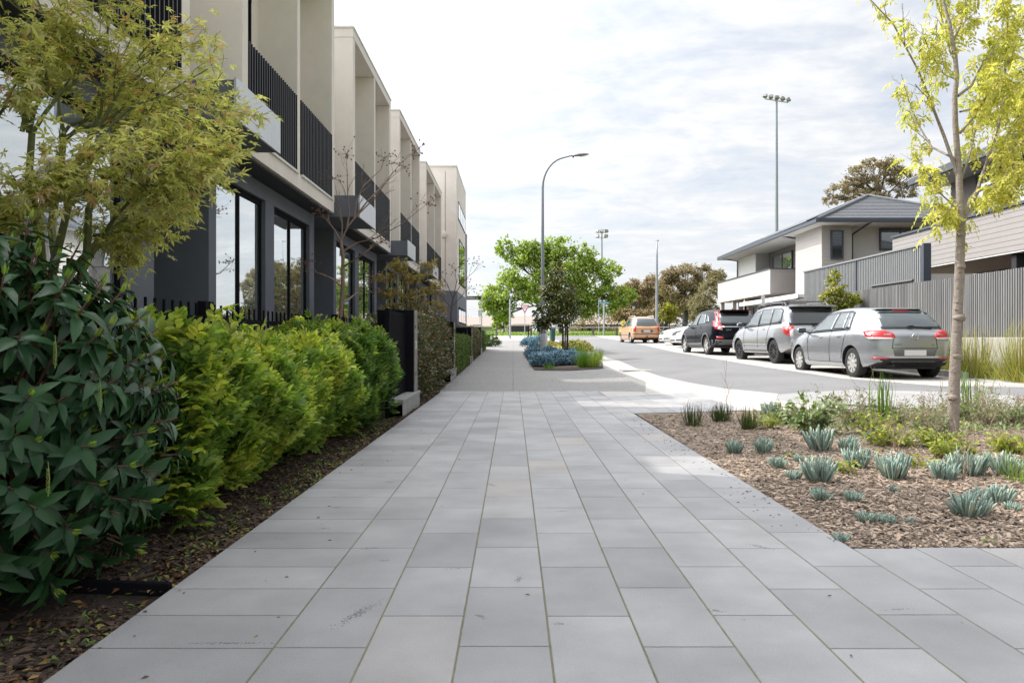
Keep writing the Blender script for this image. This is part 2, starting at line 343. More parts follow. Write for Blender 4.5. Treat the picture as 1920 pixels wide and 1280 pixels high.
# ------------------------------------------------------------------ ground surfaces
def paver_mat():
    m = mat('bluestone_paver', (.272, .27, .273), .62, .05, 5, .28, 260, island=.125, spec=.35)
    nt = m.node_tree; N = nt.nodes.new; L = nt.links.new; b = nt.nodes['Principled BSDF']
    src = b.inputs['Base Color'].links[0].from_socket; tc = [n for n in nt.nodes if n.type == 'TEX_COORD'][0]
    ge = N('ShaderNodeNewGeometry')
    # a few slabs are warmer and browner than the rest
    wr = N('ShaderNodeMapRange'); wr.inputs['From Min'].default_value = .86; wr.inputs['From Max'].default_value = 1.0; wr.inputs['To Max'].default_value = .55
    L(ge.outputs['Random Per Island'], wr.inputs['Value'])
    wm = N('ShaderNodeMix'); wm.data_type = 'RGBA'; L(wr.outputs[0], wm.inputs['Factor']); L(src, wm.inputs[6]); wm.inputs[7].default_value = (.30, .265, .235, 1)
    src = wm.outputs[2]
    # fine pale mottling
    nf = N('ShaderNodeTexNoise'); nf.inputs['Scale'].default_value = 2.1; nf.inputs['Detail'].default_value = 7; L(tc.outputs['Object'], nf.inputs['Vector'])
    ng = N('ShaderNodeTexNoise'); ng.inputs['Scale'].default_value = 180; ng.inputs['Detail'].default_value = 3; L(tc.outputs['Object'], ng.inputs['Vector'])
    mm = N('ShaderNodeMath'); mm.operation = 'MULTIPLY_ADD'; L(nf.outputs['Fac'], mm.inputs[0]); mm.inputs[1].default_value = .75; mm.inputs[2].default_value = .46
    m2 = N('ShaderNodeMath'); m2.operation = 'MULTIPLY_ADD'; L(ng.outputs['Fac'], m2.inputs[0]); m2.inputs[1].default_value = .45; L(mm.outputs[0], m2.inputs[2])
    cb = N('ShaderNodeCombineColor'); [L(m2.outputs[0], cb.inputs[i]) for i in range(3)]
    mx = N('ShaderNodeMix'); mx.data_type = 'RGBA'; mx.blend_type = 'MULTIPLY'; mx.inputs['Factor'].default_value = 1; mx.clamp_result = False
    L(src, mx.inputs[6]); L(cb.outputs[0], mx.inputs[7]); src = mx.outputs[2]
    # pitted natural "cat paw" blemishes of the stone: x, y, angle, half length, half width
    marks = [(-.565, 2.76, 66, .165, .034), (.025, 3.16, 80, .055, .019), (-.12, 2.73, -35, .045, .017), (.745, 2.79, -20, .055, .016), (.165, 2.66, 0, .028, .018),
             (-.69, 3.62, 15, .055, .016), (-.585, 3.42, 10, .04, .016), (-.86, 5.3, 20, .06, .03), (-.15, 5.2, -60, .09, .02), (-1.0, 4.0, 8, .03, .02), (-1.05, 4.5, 0, .03, .02),
             (-.93, 2.49, 0, .19, .011), (1.19, 3.65, -50, .08, .02), (1.42, 2.8, 8, .07, .012), (.28, 4.4, 12, .04, .016), (-.25, 3.3, 8, .07, .006)]
    acc = None
    for (x, y, a, lx, ly) in marks:
        mp = N('ShaderNodeMapping'); mp.vector_type = 'TEXTURE'; mp.inputs['Location'].default_value = (x, y, 0); mp.inputs['Rotation'].default_value = (0, 0, R(a)); mp.inputs['Scale'].default_value = (lx, ly, 1)
        L(tc.outputs['Object'], mp.inputs['Vector']); fl = N('ShaderNodeVectorMath'); fl.operation = 'MULTIPLY'; fl.inputs[1].default_value = (1, 1, 0); L(mp.outputs[0], fl.inputs[0])
        ln = N('ShaderNodeVectorMath'); ln.operation = 'LENGTH'; L(fl.outputs[0], ln.inputs[0])
        if acc is None: acc = ln.outputs['Value']
        else:
            mi = N('ShaderNodeMath'); mi.operation = 'MINIMUM'; L(acc, mi.inputs[0]); L(ln.outputs['Value'], mi.inputs[1]); acc = mi.outputs[0]
    nn = N('ShaderNodeTexNoise'); nn.inputs['Scale'].default_value = 95; nn.inputs['Detail'].default_value = 3; L(tc.outputs['Object'], nn.inputs['Vector'])
    sb = N('ShaderNodeMath'); sb.operation = 'MULTIPLY_ADD'; L(nn.outputs['Fac'], sb.inputs[0]); sb.inputs[1].default_value = 1.5; ac = N('ShaderNodeMath'); ac.operation = 'MULTIPLY'; L(acc, ac.inputs[0]); ac.inputs[1].default_value = .36; L(ac.outputs[0], sb.inputs[2])
    mr = N('ShaderNodeMapRange'); mr.inputs['From Min'].default_value = .86; mr.inputs['From Max'].default_value = .95; mr.inputs['To Min'].default_value = .72; mr.inputs['To Max'].default_value = 0.0
    L(sb.outputs[0], mr.inputs['Value'])
    fm = N('ShaderNodeMix'); fm.data_type = 'RGBA'; L(mr.outputs[0], fm.inputs['Factor']); L(src, fm.inputs[6]); fm.inputs[7].default_value = (.09, .085, .09, 1)
    L(fm.outputs[2], b.inputs['Base Color'])
    return m
def speckle_mat(name, ca, cb_, scale, rough=.85, bump=.5, big=.1):
    m = mat(name, ca, rough, big, .7); nt = m.node_tree; N = nt.nodes.new; L = nt.links.new; b = nt.nodes['Principled BSDF']
    src = b.inputs['Base Color'].links[0].from_socket; tc = [n for n in nt.nodes if n.type == 'TEX_COORD'][0]
    vo = N('ShaderNodeTexVoronoi'); vo.inputs['Scale'].default_value = scale; L(tc.outputs['Object'], vo.inputs['Vector'])
    se = N('ShaderNodeSeparateColor'); L(vo.outputs['Color'], se.inputs[0])
    mx = N('ShaderNodeMix'); mx.data_type = 'RGBA'; L(se.outputs[0], mx.inputs['Factor']); L(src, mx.inputs[6]); mx.inputs[7].default_value = (*cb_, 1)
    L(mx.outputs[2], b.inputs['Base Color'])
    bp = N('ShaderNodeBump'); bp.inputs['Strength'].default_value = bump; bp.inputs['Distance'].default_value = .006; L(vo.outputs['Distance'], bp.inputs['Height']); L(bp.outputs[0], b.inputs['Normal'])
    return m
M['paver'] = paver_mat()
M['moss_joint'] = mat('mossy_joint_sand', (.19, .185, .10), .95, .35, 22, col2=(.17, .155, .10)); M['dark_joint'] = mat('dark_joint_grit', (.045, .042, .034), .95, .3, 30)
M['aggregate'] = speckle_mat('exposed_aggregate', (.29, .28, .265), (.13, .125, .12), 60, bump=.6)
M['asphalt'] = speckle_mat('worn_asphalt', (.20, .197, .197), (.135, .133, .135), 130, bump=.4, big=.22)
M['concrete'] = mat('pale_concrete', (.37, .352, .325), .85, .1, 2.2, .25, 120)
M['crossing'] = mat('grey_concrete_crossing', (.27, .265, .26), .85, .12, 1.6, .25, 120)
M['soil'] = mat('garden_soil', (.10, .075, .055), .95, .4, 9, .8, 40)
M['lawn'] = mat('lawn_turf', (.12, .20, .03), .9, .35, 1.2, .6, 40, col2=(.17, .22, .05))
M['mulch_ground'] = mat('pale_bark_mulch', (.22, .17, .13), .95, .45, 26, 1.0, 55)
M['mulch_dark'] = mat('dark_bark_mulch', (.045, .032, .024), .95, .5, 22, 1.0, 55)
def add_joints(m, px, py, w=.012, dark=.55):
    """saw-cut joints of a concrete slab every px by py metres"""
    nt = m.node_tree; N = nt.nodes.new; L = nt.links.new; b = nt.nodes['Principled BSDF']; src = b.inputs['Base Color'].links[0].from_socket
    tc = [n for n in nt.nodes if n.type == 'TEX_COORD'][0]; sp = N('ShaderNodeSeparateXYZ'); L(tc.outputs['Object'], sp.inputs[0]); acc = None
    for i, p in ((0, px), (1, py)):
        a = N('ShaderNodeMath'); a.operation = 'PINGPONG'; L(sp.outputs[i], a.inputs[0]); a.inputs[1].default_value = p/2
        c = N('ShaderNodeMath'); c.operation = 'LESS_THAN'; L(a.outputs[0], c.inputs[0]); c.inputs[1].default_value = w
        if acc is None: acc = c.outputs[0]
        else:
            q = N('ShaderNodeMath'); q.operation = 'MAXIMUM'; L(acc, q.inputs[0]); L(c.outputs[0], q.inputs[1]); acc = q.outputs[0]
    k = N('ShaderNodeMath'); k.operation = 'MULTIPLY'; L(acc, k.inputs[0]); k.inputs[1].default_value = dark
    mx = N('ShaderNodeMix'); mx.data_type = 'RGBA'; L(k.outputs[0], mx.inputs['Factor']); L(src, mx.inputs[6]); mx.inputs[7].default_value = (.06, .055, .05, 1); L(mx.outputs[2], b.inputs['Base Color'])
add_joints(M['concrete'], 2.4, 2.4, .010, .6); add_joints(M['aggregate'], 3.0, 3.0, .008, .5)
# base terrain
xs = [-900, -300, -120, -60, -35, -20, -12, -8, -6, -4, -3]+[i*.5 for i in range(-4, 22)]+[12, 14, 17, 21, 30, 45, 80, 150, 300, 900]
ys = [-60, -25, -12, -6]+list(range(-3, 40))+[42, 45, 48, 51, 54, 57, 60, 62, 64, 67, 70, 74, 80, 87, 95, 105, 118, 130, 180, 300, 600, 1800]
mb = MB(); nx = len(xs)
for y in ys:
    for x in xs: mb.v.append((x, y, zg(x, y)-(.10 if y < 71 else .0)))
mb.f = [(j*nx+i, j*nx+i+1, (j+1)*nx+i+1, (j+1)*nx+i) for j in range(len(ys)-1) for i in range(nx-1)]
tag(mb.build('ground', M['lawn'], smooth=True, recalc=False), kind='structure')
# footpath of bluestone pavers: individual chamfered slabs over a mossy joint bed
BED = [(1.62, 3.63), (9.4, 3.63), (9.4, 9.3), (6.3, 9.55), (3.2, 10.2), (1.66, 10.2)]
bpoly = lambda x, y: 1.60 < x and 3.63 < y < (10.2 if x < 3.2 else 10.2-(x-3.2)*.21) and x < 9.4
mb = MB(); joint = MB()
def slab(x0, x1, y0, y1):
    z = lambda x, y: zg(x, y)+.022+random.uniform(-.0008, .0008); c = .0018; t = zg((x0+x1)/2, (y0+y1)/2)+.022
    P = [(x0, y0), (x1, y0), (x1, y1), (x0, y1)]; Q = [(x0+c, y0+c), (x1-c, y0+c), (x1-c, y1-c), (x0+c, y1-c)]
    mb.add([(x, y, zg(x, y)-.03) for x, y in P]+[(x, y, zg(x, y)+.0205) for x, y in P]+[(x, y, zg(x, y)+.022) for x, y in Q],
           [(0,1,5,4),(1,2,6,5),(2,3,7,6),(3,0,4,7),(4,5,9,8),(5,6,10,9),(6,7,11,10),(7,4,8,11),(8,9,10,11)])
cols = [-.776, -.474, -.178, .121, .4215, .722, 1.022, 1.322, 1.622]
k = len(cols)
while cols[-1] < 9.2: cols.append(cols[-1]+.30)
LR = .585
def lay(x0, x1, y0, y1):
    xa, xb = x0+.003, x1-.003
    if x0 > 1.6:                                    # cut round the planting bed and against the kerb
        for a, b in ((-.6, 3.63), (10.21+max(0, 0), 13.3)):
            if a > 5 and x0 > 3.0: continue
            ya, yb = max(y0, a), min(y1, b)
            if yb-ya > .05: slab(xa, xb, ya+.0032, yb-.0032)
    else: slab(xa, xb, y0+.0032, min(y1, 14.5)-.0032)
y = 2.46-LR*6
while y < 14.48:
    if y+.05 < 14.5:
        if min(y+LR/2, 14.5)-y > .02: slab(-1.37, cols[0]-.0036, y-.008, min(y+LR/2, 14.5)-.0145)
        if min(y+LR, 14.5)-(y+LR/2) > .02: slab(-1.37, cols[0]-.0036, y+LR/2-.008, min(y+LR, 14.5)-.0145)
    y += LR
for i in range(len(cols)-1):
    y = 2.46-LR*6+(0 if i % 2 == 0 else LR*.49)+random.uniform(-.015, .015)
    while y < 14.4:
        lay(cols[i], cols[i+1], y, min(y+LR, 14.5)); y += LR
tag(mb.build('paved_footpath', M['paver'], recalc=False), kind='structure')
for i, c in enumerate(cols[:-1]):                      # moss and sand filling the lengthwise joints
    for a, b in (((-1.2, 14.49),) if c < 1.5 else ((-1.2, 3.62), (10.22, 13.29)) if c < 3.1 else ((-1.2, 3.62),)):
        y = a
        while y < b: q = min(y+.6, b); w = .0026+random.uniform(-.0007, .0007); joint.add([(c-w, y, zg(c, y)+.0198), (c+w, y, zg(c, y)+.0198), (c+w, q, zg(c, q)+.0198), (c-w, q, zg(c, q)+.0198)], [(0, 1, 2, 3)]); y = q
tag(joint.build('joint_moss', M['moss_joint'], recalc=False), 'thin mossy sand filling the lengthwise paving joints', None, None, 'stuff')
drape('paving_joints', [(-1.372, -1.2), (1.62, -1.2), (1.62, 14.49), (-1.372, 14.49)], .011, M['dark_joint'], .6)
drape('paving_joints', [(1.62, -1.2), (9.3, -1.2), (9.3, 3.625), (1.62, 3.625)], .011, M['dark_joint'], .6)
drape('paving_joints', [(1.62, 10.215), (3.12, 10.215), (3.12, 13.29), (1.62, 13.29)], .011, M['dark_joint'], .6)
# kerb, footpath, road
KO = [GP(*p) for p in ((1118, 660), (1140, 672), (1161, 677), (1192, 691), (1243, 708), (1295, 719), (1360, 730), (1459, 739.5))]
KI = [GP(*p) for p in ((1106, 668), (1124, 681), (1143, 690), (1167, 700), (1211, 717), (1274, 734), (1350, 746), (1455, 753))]
def seg(a, b, n): return [(a[0]+(b[0]-a[0])*i/n, a[1]+(b[1]-a[1])*i/n) for i in range(n)]
far_k = [(2.95, 56), (2.95, 36)]
drape('kerb', [(3.25, 56), (3.25, 36)]+KO+KI[::-1]+[(2.9, 36), (2.9, 56)], .016, M['concrete'], .8)
drape('road', [(2.9, 71), (2.9, 36)]+KO+[(5.6, 10.0), (9, 9.35), (40, 8.9), (40, 12.6), (9.5, 13.0), (7.6, 13.2), (6.6, 15.2), (6.45, 19), (6.4, 30), (6.9, 38), (7.6, 50), (7.6, 71)], .004, M['asphalt'], .9)
drape('cross_road', [(-60, 57), (60, 57), (60, 70), (-60, 70)], .0, M['concrete'], 3.0)
drape('parking_strip', [(7.6, 13.2), (9.4, 13.0), (9.05, 18), (9.05, 50), (10.2, 57), (7.6, 57), (7.6, 50), (6.9, 38), (6.4, 30), (6.45, 19), (6.6, 15.2)], .008, M['concrete'], .9)
drape('side_footpath', [(7.5, 13.25), (40, 12.65), (40, 15.2), (9.0, 15.2), (8.9, 13.8)], .014, M['concrete'], .9)
drape('driveway_crossing', [GP(1459, 740), GP(1600, 731.5), GP(1760, 735), GP(1920, 744), (11, 10.9), (11, 9.36), (9, 9.4), (6.3, 9.6), (5.2, 9.9), GP(1455, 753)], .010, M['crossing'], .8)
drape('concrete_apron', KI[4:]+[(4.9, 9.8), (3.13, 10.2), (3.13, 13.31), (1.64, 13.31), (1.64, 14.5), (2.45, 14.0)], .0165, M['concrete'], .6)
drape('footpath', [(-1.42, 14.5), (1.6, 14.5), (2.45, 14.0)]+KI[:5][::-1]+[(2.9, 36), (2.9, 57), (-1.8, 57), (-1.45, 40)], .012, M['aggregate'], .8)
tx, ty = GP(1196, 695); mb = MB(); mb.box(tx-.45, tx+.45, ty-.35, ty+.35, zg(tx, ty)-.05, zg(tx, ty)+.026)
for i in range(12):
    for j in range(9): mb.lathe([(.018, 0), (.012, .006), (0, .0065)], (tx-.41+i*.074, ty-.31+j*.077, zg(tx, ty)+.026), n=6)
tag(mb.build('tactile_pad', M['concrete']), 'pale square of raised warning dots in the kerb ramp', 'tactile paving')
# planting beds
drape('garden_bed', BED, .012, M['mulch_ground'], .5)
def lbz(x, y): return zg(x, y)-(.035 if y < 3.05 else 0)
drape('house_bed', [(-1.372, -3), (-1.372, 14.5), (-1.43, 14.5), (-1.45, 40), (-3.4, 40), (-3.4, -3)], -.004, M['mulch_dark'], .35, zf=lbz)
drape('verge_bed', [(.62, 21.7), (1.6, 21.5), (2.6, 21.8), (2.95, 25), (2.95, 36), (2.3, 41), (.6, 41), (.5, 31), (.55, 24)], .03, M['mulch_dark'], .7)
drape('fence_bed', [(9.05, 15.2), (34, 15.2), (34, 55), (9.05, 55)], .03, M['soil'], 1.0)
mb = MB(); mb.box(9.02, 9.16, 15.2, 50, 0, .45)
o = mb.build('parking_kerb', M['concrete']); o['kind'] = 'structure'
for v in o.data.vertices: v.co.z = zg(9.1, v.co.y)+(.13 if v.co.z > .2 else -.1)
# bark chips and leaf litter
def chips(name, n, fx, size, m, label, flat=.5):
    mb = MB()
    for i in range(n):
        x, y, z = fx(); l = size*random.uniform(.5, 1.7); w = l*random.uniform(.22, .5); h = l*random.uniform(.06, .14)
        Mx = Matrix.Rotation(random.uniform(0, 6.28), 3, 'Z') @ Matrix.Rotation(random.gauss(0, flat*.5), 3, 'Y') @ Matrix.Rotation(random.gauss(0, flat*.5), 3, 'X')
        c = Vector((x, y, z+h*.4+abs(random.gauss(0, .004))))
        sk = random.uniform(-.3, .3)*w
        V = [Vector((a*l/2+(sk if b > 0 else 0), b*w/2*(1-.35*(a > 0)), d*h/2)) for d in (-1, 1) for a, b in ((-1,-1),(1,-1),(1,1),(-1,1))]
        mb.add([c+Mx @ v for v in V], [(4,5,6,7),(0,1,5,4),(1,2,6,5),(2,3,7,6),(3,0,4,7)])
    o = mb.build(name, m, recalc=False); tag(o, label, None, None, 'stuff'); return o
def in_bed():
    while True:
        y = 3.65+6.4*random.random()**1.5; x = random.uniform(1.64, min(7.5, 1.0+y*.72))
        if bpoly(x-.02, y): return x, y, zg(x, y)+.012
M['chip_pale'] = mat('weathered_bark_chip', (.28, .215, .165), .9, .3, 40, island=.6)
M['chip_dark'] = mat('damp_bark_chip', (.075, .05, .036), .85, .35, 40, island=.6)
chips('bark_mulch', 26000, in_bed, .029, M['chip_pale'], 'pale weathered bark chips covering the planting bed')
def in_left():
    y = 1.6+9.5*random.random()**1.7; x = -1.39-1.2*random.random()**1.6
    return x, y, lbz(x, y)
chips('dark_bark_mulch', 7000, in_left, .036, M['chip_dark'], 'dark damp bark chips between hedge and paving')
M['litter'] = leafmat('fallen_leaf', (.10, .045, .02), (.17, .09, .035), (.22, .19, .06), .7, .2, 0, .5)
P = np.array([in_left() for _ in range(3000)]); P[:, 2] += .012
P2 = np.array([(-1.37-abs(random.gauss(0, .18)), random.uniform(10.5, 17), .012) for _ in range(900)]); P = np.concatenate([P, P2])
T = RNG.normal(size=(len(P), 3)); T[:, 2] *= .25
o = leaves('leaf_litter', P, T, np.array([0, 0, 1])+RNG.normal(size=(len(P), 3))*.3, RNG.uniform(.02, .05, len(P)), .016, M['litter'], None, RNG.random(len(P)))
tag(o, 'brown fallen leaves lying along the foot of the hedge', None, None, 'stuff')
P = np.array([(-1.36+abs(random.gauss(0, .35)), random.uniform(1.8, 14), .024) for _ in range(90)]+[(random.uniform(-1.2, 2.6), random.uniform(2.0, 20), .026) for _ in range(70)]+[(1.60-abs(random.gauss(0, .12)), random.uniform(3.7, 10.2), .025) for _ in range(170)]); T = RNG.normal(size=(len(P), 3)); T[:, 2] *= .12
P[:, 2] += [zg(a, b) for a, b, _ in P]
tag(leaves('path_litter', P, T, np.array([0, 0, 1])+RNG.normal(size=(len(P), 3))*.15, RNG.uniform(.008, .028, len(P)), .009, M['litter'], None, RNG.random(len(P))), 'tiny dry leaf and bark bits blown over the paving', None, None, 'stuff')
mb = MB()                                        # dark edging board across the bed
mb.beam((-2.7, 3.16, .012), (-1.385, 3.06, .0), .03, .075)
tag(mb.build('edging_board', M['black'], bevel=.004), 'dark garden edging board set across the bed under the shrub', 'edging')
# ------------------------------------------------------------------ terrace houses on the left
XF, XG, XB = -3.0, -3.35, -3.55
def pane_set(root, x, ya, yb, za, zb, n=2, fr=.055, m='glass', name='window', nested=True, fl=.018):
    """window: frame with its panes one level below; faces +X at plane x"""
    mb = MB(); mb.box(x-.05, x+fl, ya, yb, zb-fr, zb); mb.box(x-.05, x+fl, ya, yb, za, za+fr)
    st = [ya+(yb-ya-fr)*i/n for i in range(n+1)]
    for s in st: mb.box(x-.047, x+fl-.003, s, s+fr, za+fr, zb-fr)
    w = mb.build(name, M['black'], root)
    for i in range(n):
        pb = MB(); pb.box(x-.03, x-.002, st[i]+fr, st[i+1], za+fr, zb-fr); pb.build('pane', M[m], w if nested else root)
    return w
def terrace(fins, y_gap, zt, label, detail=True):
    y0, y1 = fins[0], fins[-1]
    t = thing('terrace_house', label, 'house', ((XF-10)/2, (y0+y1)/2, zg(-3, y0)), 'terrace houses along the left of the footpath')
    mb = MB(); mb.box(-11, XB, y0+.02, y1-.02, 3.12, zt-.05)
    mb.box(XB+.0, XF+.01, y0-.02, y1+.02, 3.125, 3.31)                 # floor slab band
    mb.build('upper_wall', M['cream'], t)
    for y in fins:
        f = MB(); e = .065 if y not in (y0, y1) else .09
        f.box(XB-.2, XF, y-e, y+e, 3.312, zt-.20); f.build('blade_wall', M['cream'], t, bevel=.006)
    mb = MB(); mb.box(XB-.3, XF+.004, y0-.095, y1+.095, zt-.198, zt-.03); mb.build('roof_beam', M['cream'], t)
    mb = MB(); mb.box(-11, XF+.02, y0-.11, y1+.11, zt-.028, zt+.012); mb.build('coping', M['white_trim'], t)
    # opening in the recessed upper wall of each bay, with sill and railing
    for i in range(len(fins)-1):
        a, b = fins[i]+.09, fins[i+1]-.09
        if detail: pane_set(t, XB+.05, a+.05, a+(b-a)*.78, 3.36, 5.55, 2, .06, m='glass_dark', name='balcony_door')
        s = MB(); s.box(XF-.22, XF+.035, a, b, 3.312, 3.345); s.build('sill', M['white_trim'], t)
        r = MB(); n = int((b-a-.06)/.082)
        for k in range(n+1):
            y = a+.03+(b-a-.06)*k/n; r.box(XF-.045, XF+.012, y-.008, y+.008, 3.35, 4.40)
        r.box(XF-.05, XF-.044, a, b, 4.28, 4.32); r.box(XF-.05, XF-.044, a, b, 3.42, 3.46)
        r.build('balcony_railing', M['black_rail'], t)
    # ground floor: piers, lintel, two wide sliding windows
    L = y1-y0; o1 = (y0+.06, y0+.06+L*.41); o2 = (y0+L*.515, y0+L*.515+L*.445); gz = -.1
    mb = MB(); zh = 2.89
    for a, b in ((y0-.15, o1[0]), (o1[1], o2[0]), (o2[1], y1+.12)): mb.box(-11, XG, a, b, gz, zh)
    mb.box(-11, XG+.003, y0-.15, y1+.12, zh, 3.115); mb.box(-11, XG-.003, o1[0], o1[1], gz, .35); mb.box(-11, XG-.003, o2[0], o2[1], gz, .35)
    mb.build('ground_floor_wall', M['navy'], t)
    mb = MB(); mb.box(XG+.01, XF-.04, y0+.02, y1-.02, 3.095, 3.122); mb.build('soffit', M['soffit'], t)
    for a, b in (o1, o2): pane_set(t, XG-.07, a, b, .35, zh, 2, .07)
    # recessed entry bay on the near side, with box canopy
    if y_gap is not None:
        mb = MB(); mb.box(-11, -4.4, y_gap+.1, y0-.11, 3.0, zt-.3); mb.build('entry_upper_wall', M['cream'], t)
        mb = MB(); mb.box(-11, -4.402, y_gap+.12, y0-.15, gz, 3.0); mb.build('entry_wall', M['navy'], t)
        d = MB(); d.box(-4.40, -4.35, y_gap+.4, y_gap+1.3, .2, 2.4); dd = d.build('door', M['black'], t)
        h = MB(); h.tube([(-4.30, y_gap+.5, .9), (-4.30, y_gap+.5, 1.6)], .015); h.build('handle', M['steel'], dd)
        c = MB(); c.box(-4.39, -2.60, y_gap+.12, y0-.12, 3.08, 3.44); cc = c.build('canopy', M['navy'], t)
        c = MB(); c.box(-2.598, -2.575, y_gap+.10, y0-.10, 3.07, 3.455); c.build('fascia', M['zinc'], cc)
    return t
terrace([-2.6, -.5, 1.6, 3.25, 5.1, 6.94], None, 7.05, 'nearest cream terrace house, mostly behind the maple foliage')
terrace([8.48, 10.6, 12.62], 6.94, 7.0, 'cream terrace house with two black balcony railings rising out of the top of the photo')
terrace([14.28, 16.43, 18.46], 12.62, 6.88, 'cream terrace house behind the bare pink-barked tree, its flat top edge just in view')
terrace([20.08, 22.27, 24.28], 18.46, 7.08, 'cream terrace house between the bare tree and the last short block of the row')
terrace([26.2, 28.9, 31.6], 24.28, 7.15, 'last cream terrace house of the row, next to the plain tall end building')
# corner building at the end of the row
t = thing('corner_building', 'tall plain cream end building over a blue-grey base with a slanting line of high windows', 'building', (-6, 36, .3))
mb = MB(); mb.box(-11, -2.44, 32.8, 39, 3.12, 8.5); mb.build('upper_wall', M['cream'], t, bevel=.01)
mb = MB(); mb.box(-11, -2.43, 32.75, 39.05, 8.5, 8.56); mb.build('coping', M['white_trim'], t)
mb = MB(); mb.box(-11, -2.40, 32.6, 39.1, -.2, 3.1); mb.build('base_wall', mat('pale_blue_grey_render', (.19, .20, .235), .8, .05, 3, .2, 200), t)
pane_set(t, -2.42, 33.6, 38.6, 6.35, 7.15, 4, .05, m='glass', name='high_window', fl=.004)
pane_set(t, -2.42, 34.2, 38.0, 3.55, 5.55, 3, .06, name='tall_window', fl=.004)
pane_set(t, -2.385, 33.3, 38.4, 1.75, 2.45, 3, .05, name='base_window', fl=.004)
mb = MB(); mb.lathe([(0, -.09), (.13, -.07), (.15, 0)], (-3.0, 32.8, 5.55), 'y', 16); mb.build('wall_light', M['white_trim'], t)
mb = MB(); mb.box(-2.95, -2.93, 32.793, 32.80, 3.2, 8.3); mb.build('control_joint', M['letter_grey'], t)
mb = MB(); mb.tube([(-2.40, 38.8, 3.1), (-2.40, 38.8, 6.4)], .05); mb.build('downpipe', M['steel'], t)
mb = MB(); mb.box(-3.9, -3.1, 32.55, 32.62, .3, 1.9); mb.build('door', mat('brown_door', (.06, .045, .045), .6), t)
# ------------------------------------------------------------------ gates, letterboxes and front fences
def letterbox(y, x=-1.47, label='', number=None, plinth_lab='', h=1.46):
    z0 = zg(x, y)
    p = thing('garden_plinth', plinth_lab, 'low wall', (x-.1, y-.6, z0), 'concrete plinths under the front gates')
    mb = MB()
    for i in range(4): mb.box(x-.16, x+.03, y-1.42+i*.45, y-1.42+i*.45+.442, z0-.1, z0+.19)
    mb.box(x-.165, x+.025, y-1.42, y+.38, z0-.1, z0+.17)
    o = mb.build('block_course', M['plinth'], p)
    mb = MB(); mb.box(x-.22, x+.04, y-1.44, y+.40, z0+.19, z0+.235); mb.build('coping', M['plinth'], p, bevel=.006)
    t = thing('letterbox_pillar', label, 'letterbox', (x-.3, y+.15, z0+.235), 'letterbox pillars beside the front gates')
    zt = z0+h
    mb = MB(); mb.box(x-.56, x-.012, y, y+.34, z0+.236, zt); mb.build('panel', M['black'], t, bevel=.006)
    mb = MB(); mb.box(x-.012, x, y+.004, y+.336, z0+.236, zt-.13); mb.box(x-.012, x, y+.004, y+.336, zt-.126, zt-.09); mb.box(x-.012, x, y+.004, y+.336, zt-.086, zt-.002)
    f = mb.build('front_plate', M['letter_grey'], t)
    mb = MB(); mb.box(x, x+.006, y+.09, y+.13, zt-.28, zt-.23); mb.build('lock', M['sign_black'], f)
    mb = MB(); mb.box(x, x+.004, y+.10, y+.22, z0+.48, z0+.53); mb.build('mail_slot', M['sign_black'], f)
    if number: text('house_number', number, .17, Vector((x+.002, y+.18, z0+.93)), Matrix.Rotation(R(90), 3, 'Z') @ Matrix.Rotation(R(90), 3, 'X'), M['white'], t, .002)
    return z0, zt
def slat_panel(y0, y1, x, z0, zt, label):
    t = thing('slatted_gate', label, 'gate', (x, (y0+y1)/2, z0), 'black slatted gates')
    mb = MB(); mb.box(x-.03, x+.03, y0-.05, y0+.01, zg(x, y0)-.05, zt+.02); mb.build('post', M['black'], t)
    mb = MB(); n = int((y1-y0)/.075)
    for i in range(n): y = y0+.04+i*(y1-y0-.04)/n; mb.box(x-.025, x+.02, y, y+.042, z0, zt)
    mb.build('slats', M['black'], t)
    mb = MB(); mb.box(x-.045, x-.026, y0, y1, z0+.12, z0+.17); mb.box(x-.045, x-.026, y0, y1, zt-.2, zt-.15); mb.build('rail', M['black'], t)
LBL = [(11.3, '21', 'nearest black letterbox pillar, grey plate with a white number beside the hedge end', 'nearest pale block plinth, under the first slatted gate'),
       (18.85, '23', 'black letterbox pillar on a pale plinth between the brown hedge and the clipped green hedge', 'pale plinth block at the foot of the letterbox beyond the brown hedge'),
       (26.9, '25', 'black letterbox pillar between the clipped green hedge and the dark speckled hedge', 'pale plinth at the far end of the clipped green hedge'),
       (35.2, '27', 'farthest black letterbox pillar, beyond the dark speckled hedge', 'farthest plinth, beyond the dark speckled hedge')]
GL = ['nearest black slatted gate, standing out from the hedge end before its letterbox', 'black slatted gate half hidden at the end of the brown hedge',
      'black slatted gate just past the clipped green hedge', 'farthest black slatted gate past the speckled hedge']
for (y, num, a, b), g in zip(LBL, GL):
    z0, zt = letterbox(y, label=a, number=num, plinth_lab=b, h=1.46 if y < 12 else 1.39 if y < 20 else 1.23)
    slat_panel(y-1.5 if y < 12 else y-1.0, y-.02, -1.62, z0+.24, zt-.06, g)
def picket(y0, y1, x, label, post=True):
    t = thing('picket_fence', label, 'fence', (x, (y0+y1)/2, zg(x, y0)), 'black picket fences in front of the windows')
    z = zg(x, y0)
    for y in (y0, y1):
        mb = MB(); mb.box(x-.035, x+.035, y-.035, y+.035, z-.05, z+1.34); mb.build('post', M['black'], t)
    mb = MB(); mb.box(x-.02, x+.02, y0+.036, y1-.036, z+1.17, z+1.215); mb.box(x-.02, x+.02, y0+.036, y1-.036, z+.2, z+.245); mb.build('rail', M['black'], t)
    mb = MB(); n = int((y1-y0)/.14)
    for i in range(1, n): yy = y0+(y1-y0)*i/n; mb.box(x-.008, x+.008, yy-.008, yy+.008, z+.1, z+1.32)
    mb.build('pickets', M['black'], t)
